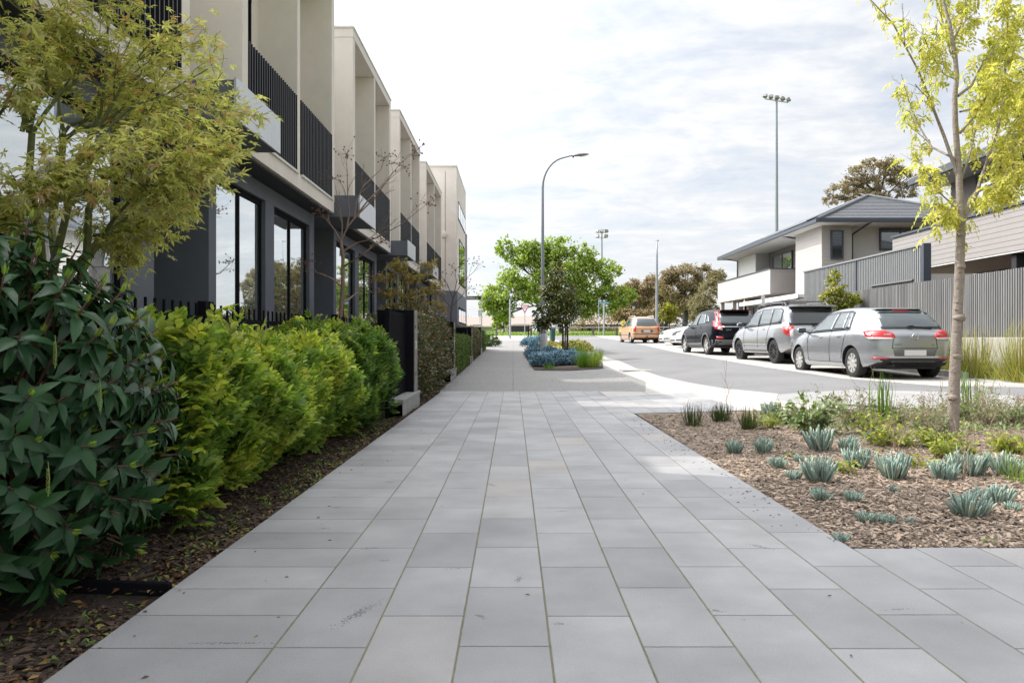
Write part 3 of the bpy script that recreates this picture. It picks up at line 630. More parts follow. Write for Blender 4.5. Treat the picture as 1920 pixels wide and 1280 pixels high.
picket(6.45, 9.62, -2.6, 'black picket fence in front of the big reflecting windows, above the hedge')
picket(9.75, 11.2, -2.3, 'short black picket fence between the hedge top and the first letterbox')
picket(1.5, 6.35, -2.6, 'black picket fence hidden among the near shrub and hedge')
picket(12.2, 17.4, -2.5, 'black picket fence behind the brown hedge')
# ------------------------------------------------------------------ houses on the right
def boards(mb, plane, c, a0, a1, z0, z1, out, h=.15):
    """weatherboards: overlapping boards on a wall plane (plane 'x': faces -X at x=c; 'y': faces -Y at y=c)"""
    n = max(1, round((z1-z0)/h)); h = (z1-z0)/n
    for i in range(n):
        a, b = z0+i*h, z0+(i+1)*h-.004
        if plane == 'x': mb.add([(c-.015, a0, a), (c-.015, a1, a), (c-.008, a1, b), (c-.008, a0, b), (c+.1, a0, a), (c+.1, a1, a), (c+.1, a1, b), (c+.1, a0, b)], [(0,1,2,3),(4,7,6,5),(0,4,5,1),(3,2,6,7),(0,3,7,4),(1,5,6,2)])
        else: mb.add([(a0, c-.015, a), (a1, c-.015, a), (a1, c-.008, b), (a0, c-.008, b), (a0, c+.1, a), (a1, c+.1, a), (a1, c+.1, b), (a0, c+.1, b)], [(0,1,2,3),(4,7,6,5),(0,4,5,1),(3,2,6,7),(0,3,7,4),(1,5,6,2)])
def win_y(root, y, x0, x1, z0, z1, n=2, g='glass_dark'):        # window facing -Y
    mb = MB(); f = .06
    mb.box(x0, x1, y-.04, y+.05, z1-f, z1); mb.box(x0, x1, y-.04, y+.05, z0, z0+f); st = [x0+(x1-x0-f)*i/n for i in range(n+1)]
    for s in st: mb.box(s, s+f, y-.038, y+.048, z0+f, z1-f)
    w = mb.build('window', M['gutter'], root)
    for i in range(n): pb = MB(); pb.box(st[i]+f, st[i+1], y-.005, y+.02, z0+f, z1-f); pb.build('pane', M[g], w)
    return w
def win_x(root, x, y0, y1, z0, z1, n=2, g='glass_dark'):        # window facing -X
    mb = MB(); f = .06
    mb.box(x-.04, x+.05, y0, y1, z1-f, z1); mb.box(x-.04, x+.05, y0, y1, z0, z0+f); st = [y0+(y1-y0-f)*i/n for i in range(n+1)]
    for s in st: mb.box(x-.038, x+.048, s, s+f, z0+f, z1-f)
    w = mb.build('window', M['gutter'], root)
    for i in range(n): pb = MB(); pb.box(x-.005, x+.02, st[i]+f, st[i+1], z0+f, z1-f); pb.build('pane', M[g], w)
    return w
def hip_roof(root, x0, x1, y0, y1, z, pitch, m, far_hip=True):
    """hip roof with stepped tile courses; ridge runs along Y"""
    w = (x1-x0)/2; h = w*math.tan(pitch); n = 16
    A, B, C, D = Vector((x0, y0, z)), Vector((x1, y0, z)), Vector((x1, y1, z)), Vector((x0, y1, z))
    E = Vector(((x0+x1)/2, y0+w, z+h)); F = Vector(((x0+x1)/2, y1-(w if far_hip else 0), z+h)); mb = MB(); st = .03
    for (p, q, r, s) in ((A, B, E, E), (D, A, E, F), (C, D, F, F), (B, C, F, E)):
        nrm = (q-p).cross(s-p).normalized(); nrm = nrm if nrm.z > 0 else -nrm
        for i in range(n):
            a, b = i/n, (i+1)/n; P0, P1, P2, P3 = p.lerp(s, a)+nrm*st, q.lerp(r, a)+nrm*st, q.lerp(r, b)+nrm*.004, p.lerp(s, b)+nrm*.004
            Q0, Q1 = p.lerp(s, a), q.lerp(r, a)
            mb.add([P0, P1, P2, P3, Q0, Q1], [(0, 1, 2, 3), (4, 5, 1, 0)])
    rf = mb.build('roof', m, root, recalc=False)
    c = MB()
    for p, q in ((A, E), (B, E), (D, F), (C, F), (E, F)): c.tube([p+Vector((0, 0, .05)), q+Vector((0, 0, .05))], .085, 6)
    c.build('ridge_capping', m, rf)
    g = MB(); t = .13
    for (a, b) in ((A, B), (B, C), (C, D), (D, A)): g.beam(a+Vector((0, 0, -.02)), b+Vector((0, 0, -.02)), t, .15)
    g.build('gutter', M['gutter'], rf)
    s = MB(); s.add([(x0+.05, y0+.05, z-.10), (x1-.05, y0+.05, z-.10), (x1-.05, y1-.05, z-.10), (x0+.05, y1-.05, z-.10)], [(0, 3, 2, 1)])
    s.build('eave_lining', M['white_wall'], rf)
    return rf
h1 = thing('street_house', 'two-storey cream house with a hipped grey tiled roof and a long boxed balcony', 'house', (17, 40, .8), None)
hip_roof(h1, 13.0, 21.0, 32.3, 48.0, 6.12, R(23.5), M['tile'])
mb = MB(); boards(mb, 'x', 13.6, 33.3, 36.4, 3.0, 6.02, -1); boards(mb, 'y', 33.3, 13.578, 14.9, .4, 6.02, -1); mb.box(13.7, 14.9, 33.4, 36.4, .4, 6.02)
mb.build('boarded_wall', M['clad'], h1)
mb = MB(); mb.box(14.9, 20.6, 33.9, 47.5, .4, 6.02); mb.build('main_wall', M['white_wall'], h1)
mb = MB(); mb.box(14.88, 14.9, 36.4, 44.0, 3.4, 6.02); mb.build('recess_wall', M['taupe'], h1)
mb = MB(); mb.box(14.1, 14.9, 44.0, 47.6, 3.4, 6.02); mb.build('far_wall', M['white_wall'], h1)
win_x(h1, 14.83, 40.2, 43.2, 3.5, 5.75, 2, 'glass_pale'); win_x(h1, 14.83, 37.3, 38.5, 3.7, 5.8, 1, 'glass_pale')
w = win_y(h1, 33.23, 13.95, 14.50, 4.55, 5.80, 1); win_y(h1, 33.85, 16.4, 18.25, 5.0, 5.98, 2)
mb = MB(); boards(mb, 'x', 13.4, 39.4, 49.5, 3.45, 4.68, -1); boards(mb, 'y', 39.4, 13.378, 14.9, 3.45, 4.68, -1)
bal = mb.build('balcony', M['clad'], h1)
mb = MB(); mb.box(13.34, 13.54, 39.34, 49.5, 4.68, 4.73); mb.box(13.545, 14.9, 39.34, 39.52, 4.68, 4.73); mb.build('coping', M['gutter'], bal)
mb = MB(); mb.box(13.4, 14.9, 39.42, 49.5, 3.40, 3.445); mb.build('underside', M['white_wall'], bal)
for y in (49.2, 46.6, 44.2): mb = MB(); mb.box(13.5, 13.72, y-.11, y+.11, .5, 3.4); mb.build('post', M['clad'], h1)
mb = MB(); mb.box(14.7, 14.88, 36.4, 49.4, .4, 3.4); mb.build('ground_floor_wall', mat('brown_grey_wall', (.13, .105, .095), .8), h1)
win_x(h1, 14.66, 45.0, 46.2, 1.2, 3.0, 1); win_x(h1, 14.66, 41.6, 43.4, 1.2, 3.0, 2)
def pipe(root, pts): mb = MB(); mb.tube(pts, .045, 8); mb.build('downpipe', M['gutter'], root)
pipe(h1, [(13.1, 36.9, 6.05), (14.75, 36.9, 5.75), (14.75, 36.9, 3.5)]); pipe(h1, [(13.1, 47.3, 6.05), (14.02, 47.3, 5.9), (14.02, 47.3, 4.7)]); pipe(h1, [(15.35, 32.4, 6.05), (15.15, 33.8, 5.7), (15.15, 33.8, 4.2)])
for i in range(4):
    y = 36.4+i*1.75; mb = MB(); sl = math.tan(R(23.5)); a = (14.1, 6.12+1.1*sl+.09); b = (15.9, 6.12+2.9*sl+.09)
    mb.add([(a[0], y, a[1]), (b[0], y, b[1]), (b[0], y+1.7, b[1]), (a[0], y+1.7, a[1]), (a[0], y, a[1]+.04), (b[0], y, b[1]+.04), (b[0], y+1.7, b[1]+.04), (a[0], y+1.7, a[1]+.04)], [(0,3,2,1),(4,5,6,7),(0,1,5,4),(1,2,6,5),(2,3,7,6),(3,0,4,7)])
    tag(mb.build('solar_panel', M['glass_dark']), 'dark solar panel lying in a row on the street side of the hipped tiled roof', 'solar panel', 'solar panels on the hipped roof')
h2 = thing('street_house', 'nearer two-storey house at the right edge with boarded balcony front and deep eave', 'house', (18, 18, .3), None)
hip_roof(h2, 12.95, 23, 2.0, 24.7, 6.12, R(23.5), M['tile'])
mb = MB(); boards(mb, 'x', 13.4, 8.0, 26.7, 3.38, 4.58, -1, .155); boards(mb, 'y', 26.6, 13.4, 15, 3.38, 4.58, -1, .155)
bal = mb.build('balcony', mat('balcony_weatherboard', (.25, .23, .218), .65, .05, 2), h2)
mb = MB(); mb.box(13.33, 13.55, 8.0, 26.72, 4.58, 4.65); mb.build('coping', M['gutter'], bal)
mb = MB(); mb.box(13.4, 17.0, 8.0, 26.7, 3.33, 3.375); mb.build('underside', M['white_wall'], bal)
mb = MB(); mb.box(14.05, 22, 4, 24.3, 3.4, 6.02); mb.build('upper_wall', M['taupe'], h2)
win_x(h2, 14.0, 18.2, 22.9, 4.62, 5.95, 3, 'glass_pale')
mb = MB(); mb.box(16.2, 22, 6, 26.4, .1, 3.33); mb.build('ground_floor_wall', M['void'], h2)  # walls under the balcony carry the undercroft's shade in their near-black colour
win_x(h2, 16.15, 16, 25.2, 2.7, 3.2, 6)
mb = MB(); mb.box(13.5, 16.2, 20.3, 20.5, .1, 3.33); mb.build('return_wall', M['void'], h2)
pipe(h2, [(13.1, 21.6, 6.0), (13.95, 21.6, 5.7), (13.95, 21.6, 4.7)])
# ribbed screen wall and slatted front fence
t = thing('screen_wall', 'tall grey ribbed screen wall in two panels behind the small glossy tree', 'wall', (10.9, 24, .5))
mb = MB()
for a, b in ((20.15, 24.0), (24.06, 28.4)):
    n = int((b-a)/.11)
    for i in range(n): y = a+(b-a)*i/n; mb.box(10.9, 10.96, y, y+.055, .3, 3.52); mb.box(10.925, 10.955, y+.055, y+.11, .3, 3.52)
mb.build('ribbed_panel', M['screen'], t)
mb = MB(); mb.box(10.85, 11.05, 20.0, 20.15, .3, 3.56); mb.box(10.88, 11.0, 24.0, 24.06, .3, 3.55); mb.build('edge_post', M['gutter'], t)
mb = MB(); mb.box(10.87, 11.0, 20.16, 28.4, 3.52, 3.57); mb.build('coping', M['screen'], t)
mb = MB(); mb.box(10.85, 10.898, 23.2, 28.2, 2.28, 2.32); mb.box(10.85, 10.898, 20.6, 23.0, 2.62, 2.66); mb.build('cover_strip', M['letter_grey'], t)
t = thing('slatted_fence', 'long grey timber slat fence behind the tall grasses on the right', 'fence', (10.3, 19, .4))
mb = MB(); y = 9.0
while y < 28.2: mb.box(10.3, 10.335, y, y+.042, .35, 2.47+random.uniform(-.006, .006)); y += .078
mb.build('slats', M['slat'], t)
for y in (10.4, 13.0, 15.6, 18.2, 20.8, 23.4, 26.0): mb = MB(); mb.box(10.34, 10.44, y, y+.09, .3, 2.46); mb.build('post', M['slat'], t)
mb = MB(); [mb.box(10.336, 10.339+.035, 9, 28.2, z, z+.09) for z in (.8, 2.1)]; mb.build('rail', M['slat'], t)
mb = MB(); mb.box(9.95, 10.15, 12.5, 24.5, .1, 1.06)
tag(mb.build('retaining_wall', M['concrete'], bevel=.01), 'low pale concrete retaining wall among the tall grasses at the foot of the slat fence', 'wall')
mb = MB(); mb.box(11.9, 13.3, 31.6, 39.6, 2.78, 2.9); mb.box(11.86, 11.9, 31.56, 39.64, 2.74, 2.93)
t = thing('carport', 'low white carport roof edge in front of the boxed balcony', 'carport', (12.5, 35, .7)); mb.build('roof', M['white'], t)
for y in (32.0, 39.2): mb = MB(); mb.box(12.0, 12.1, y, y+.1, .5, 2.78); mb.build('post', M['black'], t)
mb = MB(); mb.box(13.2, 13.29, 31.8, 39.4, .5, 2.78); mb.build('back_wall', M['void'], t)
# ------------------------------------------------------------------ street lamps, floodlights, signs
def lamp(x, y, zt, reach, rot, label, th=.085):
    z0 = zg(x, y); t = thing('street_lamp', label, 'street lamp', (x, y, z0), 'curved street lamps'); t.rotation_euler = (0, 0, 0)
    cs, sn = math.cos(rot), math.sin(rot); H = zt-z0; rb = min(H*.22, reach*1.05)
    pts = [(0, 0), (0, H*.4), (0, H-rb)]+[(reach*.78*(1-math.cos(a)), H-rb+rb*.93*math.sin(a)) for a in [R(k) for k in range(10, 86, 9)]]+[(reach*.88, H-.035), (reach, H-.015)]
    rad = [th]+[th*.8]+[th*.55+(.028-th*.55)*i/(len(pts)-3) for i in range(len(pts)-2)]
    mb = MB(); mb.tube([(x+u*cs, y+u*sn, z0+v) for u, v in pts], rad, 10); mb.build('pole', M['steel_dark'], t, smooth=True)
    mb = MB(); mb.lathe([(.0, .0), (.16, 0), (.16, .03), (th*1.25, .05), (th*1.2, .9), (th, .95)], (x, y, z0), n=12); mb.build('base', M['steel'], t, smooth=True)
    hd = MB(); M4 = Matrix.Translation((x+(reach+.28)*cs, y+(reach+.28)*sn, zt)) @ Matrix.Rotation(rot, 4, 'Z') @ Matrix.Rotation(R(-5), 4, 'Y')
    bm = bmesh.new(); bmesh.ops.create_uvsphere(bm, u_segments=16, v_segments=8, radius=1)
    for v in bm.verts: v.co = Vector((v.co.x*.36, v.co.y*.15, v.co.z*(.075 if v.co.z > 0 else .035)))
    hd.bm(bm, M4); h = hd.build('lamp_head', M['letter_grey'], t, smooth=True)
    l = MB(); bm = bmesh.new(); bmesh.ops.create_uvsphere(bm, u_segments=12, v_segments=6, radius=1)
    for v in bm.verts: v.co = Vector((v.co.x*.2+.08, v.co.y*.1, v.co.z*.05-.02))
    l.bm(bm, M4); l.build('lens', M['glass_pale'], h, smooth=True)
    s = MB(); s.lathe([(0, -.09), (.035, -.09), (.035, 0), (0, 0)], (x+(reach-.02)*cs, y+(reach-.02)*sn, zt-.01), n=10); s.build('sensor', M['black'], h)
    return t
lamp(1.22, 31.2, PZ(291, 31.2), 1.28, 0, 'tall grey street lamp curving to the right over the planted verge', .092)
lamp(11.4, 60, PZ(446, 60), 1.5, R(78), 'farther grey street lamp rising behind the orange car', .14)
def floodlight(x, y, zt, wid, rows, label, n=5, tilt=0, hs=.55):
    z0 = zg(x, y); t = thing('floodlight_mast', label, 'floodlight', (x, y, z0), 'sports floodlight masts')
    mb = MB(); mb.tube([(x, y, z0), (x, y, z0+(zt-z0)*.5), (x, y, zt)], [.26, .2, .12], 10); mb.build('mast', M['steel_dark'], t, smooth=True)
    for r in range(rows):
        z = zt+.05-r*1.0; mb = MB(); mb.beam((x-wid/2, y, z+tilt), (x+wid/2, y, z-tilt), .1, .1); mb.build('crossbar', M['steel'], t)
        k = n if r == 0 else 2
        for i in range(k):
            xx = x-wid/2+wid*(i/(k-1)); zz = z+tilt*(1-2*i/(k-1))+.3
            bm = bmesh.new(); bmesh.ops.create_cube(bm, size=1)
            for v in bm.verts: v.co = Vector((v.co.x*hs*(1 if v.co.y < 0 else .75), v.co.y*.45, v.co.z*hs*(.9 if v.co.y < 0 else .6)))
            bmesh.ops.bevel(bm, geom=bm.edges[:], offset=.06, segments=2, affect='EDGES')
            hd = MB(); hd.bm(bm, Matrix.Translation((xx, y-.1, zz)) @ Matrix.Rotation(R((-35, -20, 15, 40, 65)[i % 5]), 4, 'Z') @ Matrix.Rotation(R(-28), 4, 'X')); hd.build('floodlight_head', M['letter_grey'], t, smooth=True)
floodlight(PX(1456, 90), 90, PZ(190, 90), 2.75, 1, 'very tall thin floodlight mast rising behind the hipped house roof', 5, .22)
floodlight(PX(1128.5, 150), 150, PZ(437, 150), 1.75, 2, 'distant floodlight mast with stacked lamps above the big green tree', 3, 0, .8)
def pole(name, x, y, zt, r, label, cat, group=None, top=None):
    z0 = zg(x, y); t = thing(name, label, cat, (x, y, z0), group); mb = MB(); mb.tube([(x, y, z0-.05), (x, y, zt)], r, 10); mb.build('post', M['steel'], t, smooth=True); return t
# black street-name sign at the end of the left row
d = 46; x = PX(903, d); t = pole('street_sign', x, d, PZ(552, d), .035, 'black street name sign on a pole beside the end building', 'street sign')
mb = MB(); x0 = PX(875, d); mb.box(x0, x-.03, d-.02, d+.02, PZ(562, d), PZ(555, d), .006); s = mb.build('name_plate', M['sign_black'], t)
text('lettering', 'Wallert La', .155, Vector(((x0+x)/2-.08, d-.022, PZ(558.6, d))), Matrix.Rotation(R(90), 3, 'X'), M['white'], s, .002)
d = 70.3; x = PX(1130.5, d); z = PZ(568, d); t = pole('street_sign', x-.38, d, z+.14, .035, 'teal street name sign over the lawn beside the orange car', 'street sign')
mb = MB(); mb.box(x-.36, x+.62, d-.02, d+.02, z-.10, z+.10); s = mb.build('name_plate', M['sign_teal'], t)
text('lettering', 'Coolavin Rd', .15, Vector((x+.13, d-.022, z)), Matrix.Rotation(R(90), 3, 'X'), M['white'], s, .002)
# give way sign
d = 62; x = PX(984, d); zt = PZ(571.5, d); zb = PZ(588, d); hw = .37
t = pole('give_way_sign', x, d+.04, zb+.3, .032, 'red bordered triangular give way sign on a pale pole', 'road sign')
mb = MB(); mb.prism([(x-hw, zt), (x, zb), (x+hw, zt)], d-.01, d); s = mb.build('sign_border', M['red'], t)
c = (zt*2+zb)/3; k = .70; mb = MB(); mb.prism([(x-hw*k, c+(zt-c)*k), (x, c+(zb-c)*k), (x+hw*k, c+(zt-c)*k)], d-.014, d-.0105); p = mb.build('sign_face', M['white'], s)
text('lettering', 'GIVE', .13, Vector((x, d-.016, zt-.17)), Matrix.Rotation(R(90), 3, 'X'), M['sign_black'], s, .001)
text('lettering', 'WAY', .12, Vector((x, d-.016, zt-.30)), Matrix.Rotation(R(90), 3, 'X'), M['sign_black'], s, .001)
d = 60; x = PX(956.5, d); pole('bare_pole', x, d, PZ(561, d), .075, 'plain grey pole standing on the lawn left of the give way sign', 'pole')
d = 73; x = PX(1132.5, d); pole('bare_pole', x, d, PZ(571, d), .10, 'thick pale pole on the lawn just behind the teal sign', 'pole')
d = 70; x = PX(900, d); t = pole('direction_sign', x, d, PZ(580, d), .03, 'small blank grey sign panel seen behind the black name sign', 'sign')
mb = MB(); mb.box(x-.16, x+.16, d-.045, d-.031, PZ(592.5, d), PZ(581, d)); mb.build('sign_panel', M['steel'], t)
d = 30; x = PX(1430.5, d); t = pole('parking_sign', x, d, 2.2, .025, 'small white round-topped sign above the dark car roof', 'sign')
mb = MB(); zc = PZ(557, d); mb.prism([(x+.075*math.cos(a), zc+.075*math.sin(a)) for a in [R(k) for k in range(0, 181, 20)]]+[(x-.075, PZ(574, d)), (x+.075, PZ(574, d))], d-.032, d-.026); mb.build('sign_panel', M['white'], t)
# post and rail fence along the lawn
pf = [926, 930, 996, 1013, 1060, 1096, 1112, 1156, 1168, 1285]
t = thing('rail_fence', 'low post and rail fence along the far lawn', 'fence', (3, 71, 1.35))
for px in (996, 1012, 1062, 1112, 1156, 1262, 1300, 1340): x = PX(px, 71); mb = MB(); mb.box(x-.1, x+.1, 70.9, 71.1, 1.2, PZ(611, 71)); mb.build('post', M['timber'], t)
mb = MB(); mb.tube([(PX(966, 70.85), 70.85, PZ(614.5, 70.85)), (PX(1400, 70.85), 70.85, PZ(613, 70.85))], .04, 8); mb.build('rail', M['steel'], t)
x = PX(931, 70); mb = MB(); mb.box(x-.09, x+.09, 69.9, 70.1, 1.1, PZ(611, 70), .02); tag(mb.build('timber_bollard', M['timber']), 'short brown timber post alone on the lawn edge near the clipped bush', 'post')
# dark notice board, utility cabinets and bin in the verge
d = 66; t = thing('notice_board', 'wide dark board on two legs on the lawn behind the give way sign', 'notice board', (PX(972, d), d, 1.2))
mb = MB(); mb.box(PX(954, d), PX(992, d), d-.04, d+.04, PZ(622, d), PZ(610.5, d), .02); mb.build('board', M['sign_black'], t)
for px in (955, 991): x = PX(px, d); mb = MB(); mb.box(x-.05, x+.05, d-.05, d+.05, 1.1, PZ(610, d)); mb.build('leg', M['black'], t)
d = 33; t = thing('utility_cabinet', 'small white utility cabinet beside the street lamp foot', 'cabinet', (PX(1025.5, d), d, .4))
mb = MB(); mb.box(PX(1022, d), PX(1026.5, d), d-.1, d+.1, .3, PZ(618, d), .01); mb.build('cabinet_body', M['white'], t)
mb = MB(); mb.box(PX(1021.7, d), PX(1026.8, d), d-.11, d+.11, PZ(618, d)+.001, PZ(617, d)); mb.build('lid', M['steel'], t)
d = 52; t = thing('litter_bin', 'green litter bin standing by the road beyond the verge planting', 'bin', (PX(1036, d), d, .9))
mb = MB(); mb.lathe([(0, 0), (.17, 0), (.2, .9), (.2, .92), (0, .92)], (PX(1036, d), d, zg(2.7, d)), n=14); mb.build('bin_body', mat('bin_green', (.02, .07, .06), .5), t, smooth=True)
mb = MB(); mb.lathe([(0, .12), (.15, .1), (.22, 0), (0, 0)], (PX(1036, d), d, zg(2.7, d)+.93), n=14); mb.build('lid', M['timber'], t, smooth=True)
# far houses across the lawn
def far_house(px0, px1, d, pye, pyr, label, m, px_r0=None, px_r1=None):
    x0, x1 = PX(px0, d), PX(px1, d); z0 = zg(x0, d); ze = PZ(pye, d); zr = PZ(pyr, d+3.5); t = thing('far_house', label, 'house', ((x0+x1)/2, d+3.5, z0), 'low brown-roofed houses across the lawn')
    mb = MB(); mb.box(x0+.4, x1-.4, d+.4, d+7, z0-.2, ze); mb.build('wall', m, t)
    a = (x1-x0)*.08; mb = MB(); mb.add([(x0, d, ze), (x1, d, ze), (x1, d+7.4, ze), (x0, d+7.4, ze), (x0+a, d+3.7, zr), (x1-a, d+3.7, zr)], [(0, 1, 5, 4), (1, 2, 5), (2, 3, 4, 5), (3, 0, 4), (0, 3, 2, 1)])
    rf = mb.build('roof', M['far_roof'], t); g = MB(); g.beam((x0, d-.05, ze), (x1, d-.05, ze), .12, .14); g.build('gutter', M['white_wall'], rf)
    n = max(2, int((x1-x0)/3.5))
    for i in range(n):
        xx = x0+.9+(x1-x0-2)*i/n; win_y(t, d+.35, xx, xx+1.3, z0+.9, min(ze-.25, z0+2.1), 2)
far_house(948, 1004, 98, 610, 592, 'low brick house with a wide pale brown roof behind the give way sign', M['brick'])
far_house(845, 930, 105, 612, 594, 'brown-roofed house seen between the end building and the big green tree', M['white_wall'])
far_house(1085, 1165, 104, 612, 598, 'brown-roofed house half hidden by trees behind the teal street sign', M['brick'])
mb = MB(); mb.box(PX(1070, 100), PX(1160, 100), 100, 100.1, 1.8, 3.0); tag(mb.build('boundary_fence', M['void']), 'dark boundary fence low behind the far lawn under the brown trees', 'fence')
# ------------------------------------------------------------------ parked cars
def pchip(xs, ys, x):
    xs = np.array(xs, float); ys = np.array(ys, float); h = np.diff(xs); d = np.diff(ys)/h; m = np.zeros(len(xs)); m[0], m[-1] = d[0], d[-1]
    for i in range(1, len(xs)-1):
        if d[i-1]*d[i] > 0: w1, w2 = 2*h[i]+h[i-1], h[i]+2*h[i-1]; m[i] = (w1+w2)/(w1/d[i-1]+w2/d[i])
    i = np.clip(np.searchsorted(xs, x)-1, 0, len(xs)-2); t = (x-xs[i])/h[i]
    return (2*t**3-3*t**2+1)*ys[i]+(t**3-2*t**2+t)*h[i]*m[i]+(-2*t**3+3*t**2)*ys[i+1]+(t**3-t**2)*h[i]*m[i+1]
def paint(name, col, metal=.45, rough=.32): return mat(name, col, rough, .03, 2, metal=metal, coat=.8, spec=.5)
M['tyre'] = mat('tyre_rubber', (.022, .021, .02), .85, .2, 12, .2, 80)
M['alloy'] = mat('silver_alloy', (.52, .51, .49), .4, .05, 8, metal=.55)
M['alloy_dark'] = mat('dark_alloy', (.05, .05, .055), .35, .05, 8, metal=.5)
M['carglass'] = glassmat('car_window_glass', (.03, .04, .042), .22, .01)
M['carglass_dark'] = glassmat('privacy_glass', (.006, .007, .010), .2, .02)
M['lamp_red'] = mat('tail_lamp_red', (.55, .018, .02), .18, .1, 9, spec=.6, coat=.6)
M['lamp_white'] = mat('lamp_clear_lens', (.62, .56, .54), .2, .06, 9, spec=.6, coat=.6)
M['plastic'] = mat('black_car_plastic', (.022, .022, .024), .6, .1, 20)
M['plastic_grey'] = mat('grey_car_plastic', (.12, .12, .12), .6, .1, 20)
M['chrome'] = mat('car_chrome', (.6, .6, .6), .15, .02, 3, metal=.9)
M['plate'] = mat('blank_number_plate', (.60, .59, .58), .5, .02, 3)
def car(name, label, cat, p, loc, yaw, wheel_src=None):
    L, Wd = p['L'], p['W']; hw = Wd/2; t = thing(name, label, cat, (0, 0, 0), 'cars parked along the right-hand kerb')
    us = sorted(set([0, .04, .09, .16, .26]+list(np.linspace(.4, L-.5, 34))+[L-.38, L-.26, L-.16, L-.08, L-.03, L]+[a for a, _ in p['top'] if 0 <= a <= L]))
    us = np.array(us); zt = pchip(*zip(*p['top']), us); w = pchip(*zip(*p['plan']), us)*hw; zb = pchip(*zip(*p['bot']), us); belt = pchip(*zip(*p['belt']), us)
    V = []; ring = 0
    for u, z, ww, b, bl in zip(us, zt, w, zb, belt):
        bl = min(bl, z-.045); gh = min(1, max(0, (z-bl-.045)/.35)); rw = ww*(.90*(1-gh)+p.get('roofw', .70)*gh); m = (b+bl)/2
        half = [(0, b), (.62*ww, b), (.92*ww, b+.02), (.975*ww, b+.10), (.995*ww, b+(bl-b)*.35), (ww, b+(bl-b)*.58), (.985*ww, bl-.09), (.955*ww, bl-.012), (.93*ww, bl+.012)]
        e = z-.075 if gh > .3 else bl+.02+(z-bl-.045)*.5
        for k in (.33, .66): half.append((.93*ww+(rw-.93*ww)*k+.02*math.sin(math.pi*k)*gh, bl+.012+(e-bl-.012)*k))
        half += [(rw, e), (rw*.93, z-.035 if gh > .3 else z-.012), (rw*.8, z-.013), (rw*.45, z-.003), (0, z)]
        loop = [(x, u, zz) for x, zz in half]+[(-x, u, zz) for x, zz in half[-2:0:-1]]; ring = len(loop); V.append(loop)
    bm = bmesh.new(); rows = [[bm.verts.new(v) for v in lp] for lp in V]
    def cap(row, sgn):
        c = np.mean([v.co for v in row], axis=0); prev = row
        for s, du in ((.93, .022), (.70, .05), (.35, .062)):
            r = [bm.verts.new((c[0]+(v.co.x-c[0])*s, v.co.y+sgn*du, c[2]+(v.co.z-c[2])*s)) for v in row]
            for i in range(ring): bm.faces.new((prev[i], prev[(i+1) % ring], r[(i+1) % ring], r[i]))
            prev = r
        bm.faces.new(prev)
    for a, b in zip(rows[:-1], rows[1:]):
        for i in range(ring): bm.faces.new((a[i], a[(i+1) % ring], b[(i+1) % ring], b[i]))
    cap(rows[0], -1); cap(rows[-1], 1)
    bmesh.ops.recalc_face_normals(bm, faces=bm.faces[:])
    bvh = BVHTree.FromBMesh(bm)
    me = bpy.data.meshes.new('body'); bm.to_mesh(me); bm.free()
    tmp = bpy.data.objects.new('tmp', me); COL.objects.link(tmp)
    cut = MB(); wr = p['wr']; ra = wr*1.17
    for ax in p['axles']:
        for s in (-1, 1): cut.lathe([(0, s*(hw-.30)), (ra, s*(hw-.30)), (ra, s*(hw+.15)), (0, s*(hw+.15))], (0, ax, wr), 'x', 28)
    cme = bpy.data.meshes.new('cut'); cme.from_pydata(cut.v, [], cut.f); cb = bmesh.new(); cb.from_mesh(cme); bmesh.ops.remove_doubles(cb, verts=cb.verts[:], dist=1e-5); bmesh.ops.recalc_face_normals(cb, faces=cb.faces[:]); cb.to_mesh(cme); cb.free()
    co = bpy.data.objects.new('cut', cme); COL.objects.link(co)
    md = tmp.modifiers.new('b', 'BOOLEAN'); md.operation = 'DIFFERENCE'; md.object = co; md.solver = 'EXACT'
    me2 = bpy.data.meshes.new_from_object(tmp.evaluated_get(bpy.context.evaluated_depsgraph_get()))
    bpy.data.objects.remove(tmp); bpy.data.objects.remove(co)
    me2.name = 'body'; me2.materials.clear(); me2.materials.append(p['paint']); me2.materials.append(M['plastic'])
    for f in me2.polygons:
        c = f.center
        for ax in p['axles']:
            if math.hypot(c.y-ax, c.z-wr) < ra+.004 and abs(f.normal.x) < .5 and abs(c.x) > hw-.32 and abs(c.x) < hw-.01: f.material_index = 1
            if math.hypot(c.y-ax, c.z-wr) < ra-.01 and abs(c.x) < hw-.2 and c.z > .2: f.material_index = 1
        if c.z < .33 and f.normal.z < -.6: f.material_index = 1
    me2.shade_smooth(); me2.set_sharp_from_angle(angle=R(35))
    body = link('body', me2, t)
